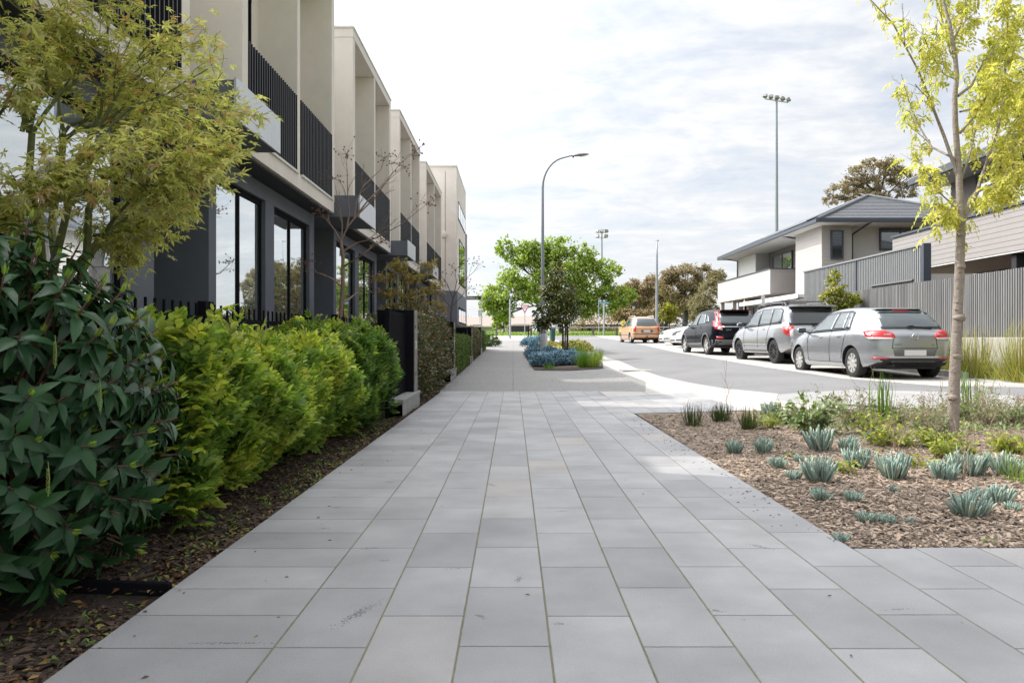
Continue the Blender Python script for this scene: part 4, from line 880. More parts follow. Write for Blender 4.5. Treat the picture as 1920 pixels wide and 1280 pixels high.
    def decal(nm, poly, view, m, off=.005, parent=None, step=.07):
        b2 = bmesh.new(); b2.faces.new([b2.verts.new((a, b, 0)) for a, b in poly])
        for ax in (0, 1):
            lo = min(q[ax] for q in poly); hi = max(q[ax] for q in poly); k = lo+step
            while k < hi-.01:
                bmesh.ops.bisect_plane(b2, geom=b2.verts[:]+b2.edges[:]+b2.faces[:], plane_co=(k, k, 0), plane_no=(1, 0, 0) if ax == 0 else (0, 1, 0), dist=1e-5); k += step
        bmesh.ops.triangulate(b2, faces=b2.faces[:])
        for v in b2.verts:
            a, b = v.co.x, v.co.y
            o, d = {'rear': ((a, -2, b), (0, 1, 0)), 'front': ((a, L+2, b), (0, -1, 0)), 'left': ((-3, a, b), (1, 0, 0)), 'right': ((3, a, b), (-1, 0, 0)), 'top': ((a, b, 4), (0, 0, -1))}[view]
            h, nn, _, _ = bvh.ray_cast(Vector(o), Vector(d))
            if h is None: h, nn, _, _ = bvh.find_nearest(Vector(o)+Vector(d)*2.2)
            if nn.dot(Vector(d)) > 0: nn = -nn
            v.co = h+nn*off
        me3 = bpy.data.meshes.new(nm); b2.to_mesh(me3); b2.free(); me3.materials.append(m); me3.shade_smooth()
        o = link(nm, me3, parent or t)
        sm = o.modifiers.new('thickness', 'SOLIDIFY'); sm.thickness = .004; sm.offset = 0
        return o
    for (nm, poly, view, mk, off) in p['decals']:
        mk = p['paint'] if mk == 'paint' else M[mk]
        if view == 'side':
            for v in ('left', 'right'): decal(nm, poly, v, mk, off)
        elif view == 'rear2':
            decal(nm, poly, 'rear', mk, off); decal(nm, [(-a, b) for a, b in poly], 'rear', mk, off)
        elif view == 'front2':
            decal(nm, poly, 'front', mk, off); decal(nm, [(-a, b) for a, b in poly], 'front', mk, off)
        else: decal(nm, poly, view, mk, off)
    # wheels
    tw = p.get('tw', .20); rr = p['rim']
    for ax in p['axles']:
        for s in (-1, 1):
            wo = bpy.data.objects.new('wheel', None); COL.objects.link(wo); wo.parent = t; wo.empty_display_size = .1
            wo.location = (s*(hw-.035-tw/2), ax, wr)
            ty = MB(); h = tw/2; ty.lathe([(rr*.98, -h*.8), (rr, -h*.95), (rr+(wr-rr)*.5, -h*1.04), (wr*.965, -h*.86), (wr, -h*.55), (wr, h*.55), (wr*.965, h*.86), (rr+(wr-rr)*.5, h*1.04), (rr, h*.95), (rr*.98, h*.8)], axis='x', n=32)
            o = ty.build('tyre', M['tyre'], None, smooth=True); o.parent = wo
            rm = MB(); f = s*h*.86
            rm.lathe([(rr, f), (rr*.93, f+s*.004), (rr*.90, f-s*.02), (rr*.86, f-s*.05)], axis='x', n=32)
            ns = p['spokes']
            for k in range(ns):
                a = 2*math.pi*k/ns; ca, sa = math.cos(a), math.sin(a)
                rm.beam((f-s*.012, .03*ca, .03*sa), (f-s*.006, rr*.93*ca, rr*.93*sa), p.get('spw', .04), .02, up=(1, 0, 0))
            rm.lathe([(0, f+s*.004), (.045, f+s*.002), (.06, f-s*.015)], axis='x', n=16)
            o = rm.build('rim', M[p.get('rimmat', 'alloy')], None, smooth=True); o.parent = wo
            hb = MB(); hb.lathe([(0, f-s*.055), (rr*.9, f-s*.052)], axis='x', n=24); o = hb.build('brake_disc', M['plastic'], None); o.parent = wo
    # mirrors, handles, plate, wiper
    mu, mz = p['mirror']
    for s in (-1, 1):
        mb = MB(); bm = bmesh.new(); bmesh.ops.create_uvsphere(bm, u_segments=14, v_segments=8, radius=1)
        for v in bm.verts: v.co = Vector((v.co.x*.105, max(-.05, v.co.y*.085), v.co.z*.075))
        mb.bm(bm, Matrix.Translation((s*(hw+.10), mu, mz))); mb.beam((s*(hw-.10), mu, mz-.05), (s*(hw+.06), mu, mz-.03), .05, .035)
        mi = mb.build('wing_mirror', p.get('mirror_m') or p['paint'], t, smooth=True)
        mb = MB(); mb.box(s*(hw+.10)-.085, s*(hw+.10)+.085, mu-.056, mu-.052, mz-.055, mz+.055); mb.build('mirror_glass', M['carglass'], mi)
    for (u, z) in p['handles']:
        for s in (-1, 1):
            h = bvh.ray_cast(Vector((s*3, u, z)), Vector((-s, 0, 0)))[0]; mb = MB(); mb.box(h.x-.02, h.x+.02, u-.085, u+.085, z-.014, z+.014, .01); mb.build('door_handle', p.get('handle_m') or p['paint'], t, smooth=True)
    for f in p.get('extra', []): f(t, p, bvh)
    t.location = loc; t.rotation_euler = (0, 0, yaw)
    # a straight kerb side slope is small: keep the car level on the strip
    return t
def rearbox(nm, x0, x1, z0, z1, m, th=.012, b=.004, xz=None):
    def f(t, p, bvh):
        h = bvh.ray_cast(Vector(((x0+x1)/2, -2, (z0+z1)/2)), Vector((0, 1, 0)))[0]; mb = MB(); mb.box(x0, x1, h.y-th, h.y+.01, z0, z1, b); mb.build(nm, M[m] if isinstance(m, str) else m, t)
    return f
def reartext(s, x, z, size, m='chrome'):
    def f(t, p, bvh):
        h = bvh.ray_cast(Vector((x, -2, z)), Vector((0, 1, 0)))[0]
        text('badge_lettering', s, size, Vector((x, h.y-.012, z)), Matrix.Rotation(R(90), 3, 'X'), M[m], t, .004)
    return f
def emblem(x, z, r, kind):
    def f(t, p, bvh):
        h = bvh.ray_cast(Vector((x, -2, z)), Vector((0, 1, 0)))[0]; y = h.y-.012; mb = MB()
        def ln(*pts):
            for a, b in zip(pts[:-1], pts[1:]): mb.beam((x+a[0]*r, y, z+a[1]*r), (x+b[0]*r, y, z+b[1]*r), .010, .012, up=(0, 1, 0))
        if kind == 'vw':
            mb.tube([(x+r*math.cos(a), y, z+r*math.sin(a)) for a in [2*math.pi*k/24 for k in range(25)]], .007, 6)
            ln((-.42, .80), (0, .08), (.42, .80)); ln((-.85, .35), (-.42, -.75), (0, -.05), (.42, -.75), (.85, .35))
        elif kind == 'h':
            ln((-.8, .8), (-.6, -.8)); ln((.8, .8), (.6, -.8)); ln((-.7, .05), (.7, .05)); ln((-1, 1), (1, 1), (.8, -1), (-.8, -1), (-1, 1))
        mb.build('emblem', M['chrome'], t)
    return f
def wiper(x0, x1, z):
    def f(t, p, bvh):
        a = bvh.ray_cast(Vector((x0, -2, z)), Vector((0, 1, 0)))[0]; b = bvh.ray_cast(Vector((x1, -2, z-.02)), Vector((0, 1, 0)))[0]; mb = MB()
        mb.beam(a+Vector((0, -.03, 0)), b+Vector((0, -.03, 0)), .02, .03); mb.beam(a+Vector((-.05, -.03, 0)), a+Vector((.05, -.03, .01)), .05, .05); mb.build('rear_wiper', M['plastic'], t)
    return f
def spoiler(x, y0, y1, z, th=.035):
    def f(t, p, bvh):
        mb = MB(); mb.prism([(-x, y1), (-x*.97, y0+.05), (-x*.8, y0), (x*.8, y0), (x*.97, y0+.05), (x, y1)], z-th, z, 'xy'); mb.build('roof_spoiler', p['paint'], t, bevel=.01)
    return f
def rails(y0, y1, x, z, m='alloy'):
    def f(t, p, bvh):
        for s in (-1, 1):
            mb = MB(); mb.tube([(s*x, y0-.12, z-.02), (s*x, y0, z+.07), (s*x, (y0+y1)/2, z+.085), (s*x, y1, z+.06), (s*x, y1+.14, z-.03)], .019, 8)
            for y in (y0+.1, (y0+y1)/2, y1-.1): mb.beam((s*x, y, z-.03), (s*x, y, z+.07), .05, .03)
            mb.build('roof_rail', M[m], t, smooth=True)
    return f
def crossbars(ys, x, z):
    def f(t, p, bvh):
        for y in ys: mb = MB(); mb.beam((-x, y, z), (x, y, z), .05, .03); mb.build('roof_bar', M['plastic_grey'], t)
    return f
def pipe_(x, z):
    def f(t, p, bvh): mb = MB(); mb.lathe([(.0, .03), (.03, .0), (.034, 0), (.034, .3)], (x, -.02, z), 'y', 14); mb.build('exhaust_pipe', M['plastic'], t)
    return f
def towbar(z):
    def f(t, p, bvh): mb = MB(); mb.tube([(0, .15, z), (0, -.12, z), (0, -.16, z+.05), (0, -.16, z+.12)], .02, 8); mb.build('tow_bar', M['plastic'], t)
    return f
def underside(z0, z1, y0, y1, x):
    def f(t, p, bvh): mb = MB(); mb.box(-x, x, y0, y1, z0, z1, .02); mb.build('underbody', M['plastic'], t)
    return f
def wheel_lip(ax, wr, hw, m='plastic_grey'):
    def f(t, p, bvh):
        for s in (-1, 1):
            mb = MB()
            for k in range(22):
                a0, a1 = R(-12+204*k/22), R(-12+204*(k+1)/22); ri, ro = wr*1.165, wr*1.165+.055; q = []
                for a, r in ((a0, ri), (a1, ri), (a1, ro), (a0, ro)):
                    y, z = ax+r*math.cos(a), wr+r*math.sin(a); h = bvh.ray_cast(Vector((s*3, y, z)), Vector((-s, 0, 0)))[0]; q.append(Vector(((h.x if h and abs(h.x) > hw*.8 else s*hw*.97)+s*.006, y, z)))
                mb.add(q, [(0, 1, 2, 3)])
            o = mb.build('wheel_arch_trim', M[m], t); md = o.modifiers.new('thickness', 'SOLIDIFY'); md.thickness = .012; md.offset = 0
    return f
# ---- grey hatchback
p = dict(L=4.2, W=1.79, wr=.315, rim=.205, axles=(.76, 3.34), spokes=9, spw=.062, roofw=.665, paint=paint('grey_metallic_paint', (.35, .36, .375), .6, .2), mirror=(2.88, 1.0), handles=((1.28, .86), (2.12, .84)), handle_m=None,
    top=[(0, .93), (.06, 1.0), (.22, 1.18), (.44, 1.365), (.62, 1.42), (1.1, 1.468), (1.6, 1.482), (2.1, 1.45), (2.42, 1.385), (3.0, 1.09), (3.2, .995), (3.45, .955), (3.85, .87), (4.08, .76), (4.2, .60)],
    plan=[(0, .74), (.05, .83), (.16, .915), (.4, .975), (.8, 1.0), (2.4, 1.0), (3.3, .99), (3.75, .95), (4.0, .86), (4.2, .66)],
    bot=[(0, .36), (.1, .30), (.4, .22), (3.6, .19), (4.2, .26)], belt=[(0, .91), (.5, .955), (1.5, .93), (2.9, .895), (3.3, .86), (4.2, .5)],
    decals=[('window_surround', [(.90, .99), (2.98, .925), (2.78, 1.06), (2.36, 1.345), (1.9, 1.395), (1.22, 1.40), (1.05, 1.36)], 'side', 'plastic', .003),
        ('side_window', [(1.73, .975), (2.78, .945), (2.72, 1.05), (2.34, 1.32), (1.9, 1.365), (1.73, 1.37)], 'side', 'carglass', .007), ('side_window', [(1.20, .99), (1.66, .975), (1.66, 1.37), (1.30, 1.37)], 'side', 'carglass', .007), ('quarter_window', [(.96, 1.01), (1.165, .995), (1.265, 1.365), (1.10, 1.345)], 'side', 'carglass', .007),
        ('rear_window', [(-.60, 1.0), (.60, 1.0), (.615, 1.05), (.515, 1.32), (.46, 1.345), (-.46, 1.345), (-.515, 1.32), (-.615, 1.05)], 'rear', 'carglass', .006),
        ('tail_lamp', [(-.83, .85), (-.80, .79), (-.45, .79), (-.39, .83), (-.42, .91), (-.54, .965), (-.77, .975), (-.825, .94)], 'rear2', 'lamp_red', .008), ('tail_lamp_lens', [(-.83, .835), (-.79, .79), (-.455, .79), (-.41, .828)], 'rear2', 'lamp_white', .011),
        ('tailgate_seam', [(-.455, .63), (-.445, .625), (-.425, .80), (-.435, .80)], 'rear2', 'plastic', .003), ('tailgate_seam', [(-.46, .615), (.46, .615), (.46, .626), (-.46, .626)], 'rear', 'plastic', .003),
        ('plate_recess', [(-.40, .465), (.40, .465), (.44, .60), (-.44, .60)], 'rear', 'plastic_grey', .003), ('lower_diffuser', [(-.62, .31), (.62, .31), (.66, .40), (.55, .425), (-.55, .425), (-.66, .40)], 'rear', 'plastic', .004),
        ('reflector', [(-.76, .405), (-.50, .415), (-.50, .435), (-.78, .445)], 'rear2', 'lamp_red', .006), ('brake_light', [(-.17, 1.362), (.17, 1.362), (.17, 1.385), (-.17, 1.385)], 'rear', 'lamp_red', .012),
        ('door_seam', [(1.69, .32), (1.70, .32), (1.70, .95), (1.69, .95)], 'side', 'plastic', .003), ('door_seam', [(2.74, .32), (2.75, .32), (2.82, .93), (2.81, .93)], 'side', 'plastic', .003), ('door_seam', [(1.16, .40), (1.17, .40), (1.0, .97), (.99, .97)], 'side', 'plastic', .003), ('door_seam', [(1.16, .31), (2.75, .31), (2.75, .32), (1.16, .32)], 'side', 'plastic', .003),
        ('windscreen', [(-.62, 1.02), (.62, 1.02), (.53, 1.36), (-.53, 1.36)], 'front', 'carglass', .006), ('headlight', [(-.82, .62), (-.42, .60), (-.45, .72), (-.74, .78)], 'front2', 'lamp_white', .008)],
    extra=[rearbox('number_plate', -.215, .215, .475, .585, 'plate', .03), emblem(0, .84, .062, 'vw'), reartext('GOLF', -.33, .69, .062), reartext('TSI', .36, .69, .05), wiper(-.02, .40, 1.04), spoiler(.50, .45, .70, 1.422, .02), pipe_(-.42, .285), underside(.20, .34, .25, 3.7, .62)])
car('parked_hatchback', 'grey hatchback, nearest of the parked cars, with round badge on its tailgate', 'car', p, (7.86, 14.86, .225), R(2.5))
# ---- silver wagon
p = dict(L=4.56, W=1.79, wr=.345, rim=.225, axles=(.87, 3.49), spokes=10, spw=.035, rimmat='alloy_dark', roofw=.76, paint=paint('silver_paint', (.37, .38, .395), .6, .22), mirror=(3.02, 1.13), handles=((1.5, .98), (2.42, .96)),
    top=[(0, 1.0), (.05, 1.07), (.16, 1.32), (.28, 1.53), (.42, 1.60), (.8, 1.65), (1.5, 1.67), (2.2, 1.645), (2.55, 1.585), (3.05, 1.28), (3.3, 1.12), (3.6, 1.07), (4.1, .98), (4.4, .86), (4.56, .66)],
    plan=[(0, .86), (.05, .91), (.16, .955), (.4, .985), (.9, 1.0), (2.4, .99), (3.5, 1.0), (4.0, .96), (4.3, .87), (4.56, .68)],
    bot=[(0, .46), (.1, .40), (.5, .30), (3.8, .27), (4.56, .36)], belt=[(0, .99), (.5, 1.07), (1.5, 1.05), (3.0, 1.0), (3.5, .96), (4.56, .55)],
    decals=[('window_surround', [(.42, 1.12), (3.16, 1.03), (2.98, 1.16), (2.52, 1.50), (1.9, 1.565), (.7, 1.565), (.50, 1.50)], 'side', 'plastic', .003),
        ('side_window', [(1.98, 1.085), (2.98, 1.055), (2.90, 1.17), (2.50, 1.475), (1.98, 1.535)], 'side', 'carglass', .007), ('side_window', [(1.12, 1.105), (1.91, 1.085), (1.91, 1.54), (1.2, 1.545)], 'side', 'carglass', .007), ('quarter_window', [(.50, 1.13), (1.06, 1.11), (1.12, 1.545), (.72, 1.54), (.56, 1.48)], 'side', 'carglass', .007),
        ('rear_window', [(-.74, 1.07), (.74, 1.07), (.66, 1.52), (.6, 1.55), (-.6, 1.55), (-.66, 1.52)], 'rear', 'carglass_dark', .006),
        ('tail_lamp', [(-.83, .80), (-.66, .74), (-.65, 1.05), (-.78, 1.07), (-.83, 1.0)], 'rear2', 'lamp_red', .008), ('tail_lamp_lens', [(-.76, .75), (-.665, .745), (-.66, .98), (-.76, .90)], 'rear2', 'lamp_white', .011), ('tail_lamp', [(.02, .85), (.17, .84), (.30, 1.04), (.06, 1.07)], 'side', 'lamp_red', .009),
        ('plate_recess', [(-.36, .72), (.36, .72), (.36, .90), (-.36, .90)], 'rear', 'plastic_grey', .003), ('lower_bumper', [(-.70, .44), (.70, .44), (.74, .54), (-.74, .54)], 'rear', 'plastic_grey', .004),
        ('door_seam', [(1.94, .45), (1.95, .45), (1.95, 1.06), (1.94, 1.06)], 'side', 'plastic', .003), ('door_seam', [(2.96, .45), (2.97, .45), (3.03, 1.04), (3.02, 1.04)], 'side', 'plastic', .003), ('door_seam', [(1.30, .55), (1.31, .55), (1.12, 1.09), (1.11, 1.09)], 'side', 'plastic', .003),
        ('sill_trim', [(1.32, .30), (3.04, .28), (3.04, .40), (1.32, .42)], 'side', 'plastic_grey', .006), ('door_crease', [(1.3, .53), (3.0, .53), (3.0, .555), (1.3, .555)], 'side', 'paint', .012),
        ('windscreen', [(-.65, 1.14), (.65, 1.14), (.58, 1.55), (-.58, 1.55)], 'front', 'carglass', .006)],
    extra=[rearbox('number_plate', -.19, .19, .745, .86, 'plate', .02), wiper(-.05, .4, 1.10), spoiler(.62, .10, .45, 1.625, .05), rails(.7, 2.5, .60, 1.64, 'plastic_grey'), crossbars((.95, 1.95), .60, 1.75), underside(.28, .42, .3, 4.1, .62),
        lambda t, p, b: [MB().box(s*.70, s*.86, .60, .62, .18, .50).build('mud_flap', M['plastic_grey'], t) for s in (-1, 1)]])
car('parked_wagon', 'silver high-roofed wagon with roof racks, parked just ahead of the grey hatchback', 'car', p, (8.22, 20.45, .33), R(4))
# ---- black suv
dk = mat('black_car_paint', (.005, .006, .011), .10, .03, 2, spec=.5); dk.node_tree.nodes['Principled BSDF'].inputs['IOR'].default_value = 1.25
p = dict(L=4.53, W=1.82, wr=.35, rim=.235, axles=(.93, 3.55), spokes=5, spw=.085, roofw=.73, paint=dk, mirror=(3.05, 1.14), handles=((1.5, 1.0), (2.4, .97)),
    top=[(0, 1.02), (.05, 1.08), (.2, 1.30), (.42, 1.55), (.6, 1.60), (1.0, 1.645), (1.6, 1.655), (2.2, 1.625), (2.6, 1.54), (3.1, 1.26), (3.4, 1.10), (3.7, 1.05), (4.15, .96), (4.4, .84), (4.53, .66)],
    plan=[(0, .84), (.05, .90), (.16, .95), (.4, .985), (.9, 1.0), (2.4, 1.0), (3.5, 1.0), (4.0, .95), (4.3, .86), (4.53, .66)],
    bot=[(0, .44), (.1, .38), (.5, .27), (3.8, .25), (4.53, .32)], belt=[(0, 1.0), (.5, 1.10), (1.5, 1.06), (3.0, 1.0), (3.5, .95), (4.53, .55)],
    decals=[('side_window', [(2.06, 1.09), (3.08, 1.05), (2.98, 1.16), (2.55, 1.44), (2.06, 1.51)], 'side', 'carglass', .007), ('side_window', [(1.15, 1.14), (1.99, 1.095), (1.99, 1.515), (1.4, 1.50)], 'side', 'carglass', .007), ('quarter_window', [(.76, 1.20), (1.08, 1.16), (1.30, 1.48), (.98, 1.40)], 'side', 'carglass', .007),
        ('window_trim', [(1.0, 1.10), (3.05, 1.025), (3.05, 1.04), (1.0, 1.115)], 'side', 'chrome', .008),
        ('rear_window', [(-.68, 1.10), (.68, 1.10), (.58, 1.50), (-.58, 1.50)], 'rear', 'carglass', .006),
        ('tail_lamp', [(-.83, .93), (-.60, .88), (-.60, 1.10), (-.66, 1.14), (-.60, 1.40), (-.56, 1.56), (-.66, 1.54), (-.76, 1.20), (-.83, 1.05)], 'rear2', 'lamp_red', .009), ('tail_lamp', [(.03, .95), (.22, 1.02), (.42, 1.22), (.30, 1.22), (.08, 1.10)], 'side', 'lamp_red', .009), ('tail_lamp_lens', [(-.76, .92), (-.615, .90), (-.615, 1.02), (-.72, 1.02)], 'rear2', 'lamp_white', .012),
        ('roof_edge_light', [(-.56, 1.545), (.56, 1.545), (.54, 1.575), (-.54, 1.575)], 'rear', 'lamp_red', .010), ('tailgate_bar', [(-.58, .985), (.58, .985), (.58, 1.03), (-.58, 1.03)], 'rear', 'chrome', .010),
        ('lower_bumper', [(-.86, .38), (.86, .38), (.88, .56), (-.88, .56)], 'rear', 'plastic_grey', .006), ('reflector', [(-.80, .60), (-.58, .60), (-.58, .67), (-.80, .67)], 'rear2', 'lamp_red', .008),
        ('sill_trim', [(1.36, .25), (3.12, .24), (3.12, .42), (1.36, .44)], 'side', 'plastic_grey', .006),
        ('door_seam', [(2.02, .45), (2.03, .45), (2.03, 1.08), (2.02, 1.08)], 'side', 'plastic', .003), ('windscreen', [(-.65, 1.14), (.65, 1.14), (.57, 1.52), (-.57, 1.52)], 'front', 'carglass', .006)],
    extra=[rearbox('number_plate', -.02, .36, .84, .95, 'plate', .02), reartext('CR-V', -.40, .90, .085), emblem(.1, 1.06, .06, 'h'), wheel_lip(.93, .35, .91), wheel_lip(3.55, .35, .91), underside(.26, .42, .3, 4.1, .62), spoiler(.55, .22, .6, 1.615, .035),
        lambda t, p, b: MB().add([(0, .62, 1.60), (.02, .75, 1.62), (-.02, .75, 1.62), (0, .60, 1.70)], [(0, 1, 3), (0, 3, 2), (1, 2, 3), (0, 2, 1)]).build('roof_fin', M['plastic'], t)])
car('parked_suv', 'black five-door four-wheel drive with tall red tail lamps, third of the parked cars', 'car', p, (7.90, 26.45, .45), R(4))
# ---- orange people carrier
p = dict(L=4.27, W=1.75, wr=.315, rim=.20, axles=(.72, 3.46), spokes=6, spw=.06, roofw=.72, paint=paint('apricot_metallic_paint', (.56, .30, .145), .25), mirror=(3.0, 1.12), handles=((1.3, .95), (2.2, .93)),
    top=[(0, 1.0), (.05, 1.06), (.2, 1.30), (.40, 1.52), (.6, 1.585), (1.1, 1.63), (1.7, 1.63), (2.2, 1.58), (2.7, 1.42), (3.3, 1.10), (3.6, .98), (3.95, .85), (4.15, .72), (4.27, .55)],
    plan=[(0, .84), (.05, .90), (.16, .95), (.4, .985), (.9, 1.0), (2.4, 1.0), (3.3, .98), (3.8, .92), (4.05, .83), (4.27, .62)],
    bot=[(0, .36), (.1, .30), (.4, .22), (3.6, .19), (4.27, .26)], belt=[(0, .99), (.5, 1.02), (1.5, 1.0), (3.0, .96), (3.5, .9), (4.27, .45)],
    decals=[('side_window', [(1.95, 1.02), (3.15, .99), (3.0, 1.12), (2.55, 1.38), (1.95, 1.50)], 'side', 'carglass', .007), ('side_window', [(1.0, 1.04), (1.88, 1.02), (1.88, 1.51), (1.1, 1.52)], 'side', 'carglass', .007), ('quarter_window', [(.50, 1.06), (.94, 1.04), (1.02, 1.52), (.72, 1.50)], 'side', 'carglass', .007),
        ('rear_window', [(-.66, 1.05), (-.1, 1.03), (.1, 1.03), (.66, 1.05), (.56, 1.46), (.48, 1.51), (-.48, 1.51), (-.56, 1.46)], 'rear', 'carglass', .006),
        ('tail_lamp', [(-.86, .74), (-.66, .70), (-.64, .95), (-.68, 1.08), (-.74, 1.14), (-.84, 1.02)], 'rear2', 'lamp_red', .008), ('bumper_strip', [(-.82, .54), (.82, .54), (.82, .60), (-.82, .60)], 'rear', 'plastic_grey', .012),
        ('plate_recess', [(-.36, .66), (.36, .66), (.36, .82), (-.36, .82)], 'rear', 'plastic_grey', .003), ('windscreen', [(-.62, 1.06), (.62, 1.06), (.56, 1.48), (-.56, 1.48)], 'front', 'carglass', .006), ('side_strip', [(.9, .50), (3.1, .50), (3.1, .56), (.9, .56)], 'side', 'plastic_grey', .01)],
    extra=[rearbox('number_plate', -.20, .20, .68, .79, 'plate', .02), towbar(.36), rails(.7, 2.2, .56, 1.60), underside(.20, .36, .25, 3.7, .6)], mirror_m=M['plastic'])
car('parked_people_carrier', 'apricot orange people carrier, farthest of the cars parked along the kerb', 'car', p, (7.98, 45.2, .775), R(4))
# ---- white saloons
def sedan(name, label, loc, yaw, grille):
    p = dict(L=4.6, W=1.78, wr=.315, rim=.21, axles=(1.02, 3.68), spokes=5, spw=.06, roofw=.70, paint=paint('white_car_paint', (.72, .72, .71), 0, .3), mirror=(3.0, 1.0), handles=((1.6, .86), (2.5, .85)),
        top=[(0, .88), (.08, .97), (.5, 1.03), (.8, 1.09), (1.25, 1.36), (1.6, 1.44), (2.1, 1.455), (2.5, 1.41), (2.9, 1.25), (3.3, 1.02), (3.55, .96), (4.1, .87), (4.42, .76), (4.6, .58)],
        plan=[(0, .80), (.06, .87), (.2, .94), (.5, .98), (.9, 1.0), (3.6, 1.0), (4.1, .95), (4.4, .84), (4.6, .64)], bot=[(0, .34), (.1, .28), (.4, .2), (4.0, .18), (4.6, .22)],
        belt=[(0, .86), (.5, .95), (1.5, .93), (3.0, .89), (3.5, .86), (4.6, .5)],
        decals=[('side_window', [(2.05, .95), (3.05, .92), (2.95, 1.0), (2.5, 1.32), (2.05, 1.37)], 'side', 'carglass', .007), ('side_window', [(1.1, .99), (1.98, .955), (1.98, 1.375), (1.5, 1.34)], 'side', 'carglass', .007), ('windscreen', [(-.62, 1.03), (.62, 1.03), (.52, 1.39), (-.52, 1.39)], 'front', 'carglass', .006), ('rear_window', [(-.62, 1.08), (.62, 1.08), (.52, 1.36), (-.52, 1.36)], 'rear', 'carglass', .006),
            ('headlight', [(-.84, .62), (-.46, .58), (-.46, .68), (-.70, .76), (-.82, .76)], 'front2', 'lamp_white', .008), ('grille', [(-.40, .58), (.40, .58), (.36, .70), (-.36, .70)], 'front', 'plastic', .006), ('fog_lamp', [(-.78, .34), (-.56, .34), (-.56, .40), (-.74, .40)], 'front2', 'plastic', .006), ('air_intake', [(-.45, .30), (.45, .30), (.5, .38), (-.5, .38)], 'front', 'plastic', .006),
            ('tail_lamp', [(-.84, .72), (-.50, .72), (-.52, .86), (-.82, .90)], 'rear2', 'lamp_red', .008)],
        extra=[underside(.18, .32, .3, 4.2, .6)])
    if grille: p['decals'] += [('hood_scoop', [(-.30, 3.7), (.30, 3.7), (.26, 4.0), (-.26, 4.0)], 'top', 'plastic', .012), ('grille', [(-.62, .60), (.62, .60), (.55, .80), (-.55, .80)], 'front', 'plastic', .007)]
    return car(name, label, 'car', p, loc, yaw)
sedan('parked_saloon', 'white saloon nosing out from behind the orange car, bare smooth front', (7.95+4.6, 40.6, .70), R(90), False)
sedan('parked_saloon', 'white car with dark grille, its nose half hidden by the black car', (7.75+4.6, 36.6, .63), R(90), True)
c = sedan('parked_saloon', 'white car roof showing over the front fences beyond the end building', (-7.0, 55, .9), R(-80), False)
c['group'] = 'cars parked in the side street'
# ------------------------------------------------------------------ plants and trees
T_FING = (np.array([(0,.32,0),(0,-.16,.055),(0,-.16,-.055),(.55,.5,.0),(.55,-.25,.085),(.55,-.25,-.085),(.88,.34,-.01),(.88,-.17,.05),(.88,-.17,-.07),(1,0,-.02)]),
          [(0,1,4),(0,4,3),(1,2,5),(1,5,4),(2,0,3),(2,3,5),(3,4,7),(3,7,6),(4,5,8),(4,8,7),(5,3,6),(5,6,8),(6,7,9),(7,8,9),(8,6,9)])
T_BLADE = (np.array([(0,.5,0),(0,-.5,0),(.4,.42,.045),(.4,-.42,.045),(.75,.26,.0),(.75,-.26,.0),(1,0,-.16)]), [(0,1,3),(0,3,2),(2,3,5),(2,5,4),(4,5,6)])
M['l_hedge'] = leafmat('hedge_leaf', (.08, .17, .04), (.25, .36, .07), (.60, .60, .12), .36, .5, .42, .3)
M['l_hedge_dark'] = leafmat('glossy_hedge_leaf', (.06, .135, .035), (.14, .24, .05), (.48, .50, .07), .3, .55, .35, .3)
M['l_laurel'] = leafmat('laurel_leaf', (.022, .066, .028), (.045, .115, .042), (.34, .46, .07), .33, .36, .2, .25)
M['l_maple'] = leafmat('maple_leaf', (.38, .38, .14), (.60, .57, .26), (.46, .27, .17), .6, .25, .45, .28)
M['l_brown'] = leafmat('brown_hedge_leaf', (.05, .07, .03), (.12, .13, .055), (.28, .15, .09), .30, .55, .18, .35)
M['l_olive'] = leafmat('brown_maple_leaf', (.17, .15, .05), (.36, .31, .10), (.28, .14, .08), .55, .3, .35, .3)
M['l_clip'] = leafmat('clipped_hedge_leaf', (.05, .09, .022), (.09, .15, .035), (.20, .24, .06), .45, .4, .25, .3)
M['l_lime'] = leafmat('young_lime_leaf', (.34, .35, .08), (.52, .50, .13), (.66, .56, .19), .55, .25, .42, .22)
M['l_plane'] = leafmat('bright_plane_leaf', (.12, .18, .04), (.23, .31, .06), (.38, .43, .10), .5, .3, .38, .3)
M['l_magnolia'] = leafmat('magnolia_leaf', (.025, .045, .016), (.055, .085, .025), (.26, .22, .03), .28, .55, .18, .35)
M['l_glossy'] = leafmat('yellow_glossy_leaf', (.07, .11, .02), (.20, .22, .025), (.42, .36, .03), .35, .5, .3, .3)
M['l_gum'] = leafmat('gum_leaf', (.14, .13, .08), (.25, .20, .115), (.36, .24, .15), .55, .3, .2, .3)
M['l_gum_grey'] = leafmat('grey_gum_leaf', (.15, .15, .09), (.24, .215, .125), (.31, .225, .135), .55, .3, .2, .3)
M['l_succ'] = leafmat('blue_chalk_finger', (.17, .25, .215), (.29, .38, .325), (.46, .52, .40), .6, .25, .0, .2)
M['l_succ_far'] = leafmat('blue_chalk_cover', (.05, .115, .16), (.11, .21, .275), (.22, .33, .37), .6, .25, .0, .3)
M['l_tuft'] = leafmat('dark_strappy_leaf', (.025, .05, .012), (.06, .095, .022), (.20, .20, .06), .4, .4, .15, .3)
M['l_grass'] = leafmat('pale_tall_grass', (.10, .15, .025), (.26, .27, .05), (.42, .30, .12), .6, .3, .3, .3)
M['l_greengrass'] = leafmat('fresh_grass_blade', (.06, .14, .02), (.14, .25, .035), (.32, .36, .07), .5, .3, .3, .3)
M['l_sage'] = leafmat('grey_green_leaf', (.11, .16, .075), (.20, .28, .12), (.33, .38, .21), .6, .25, .25, .25)
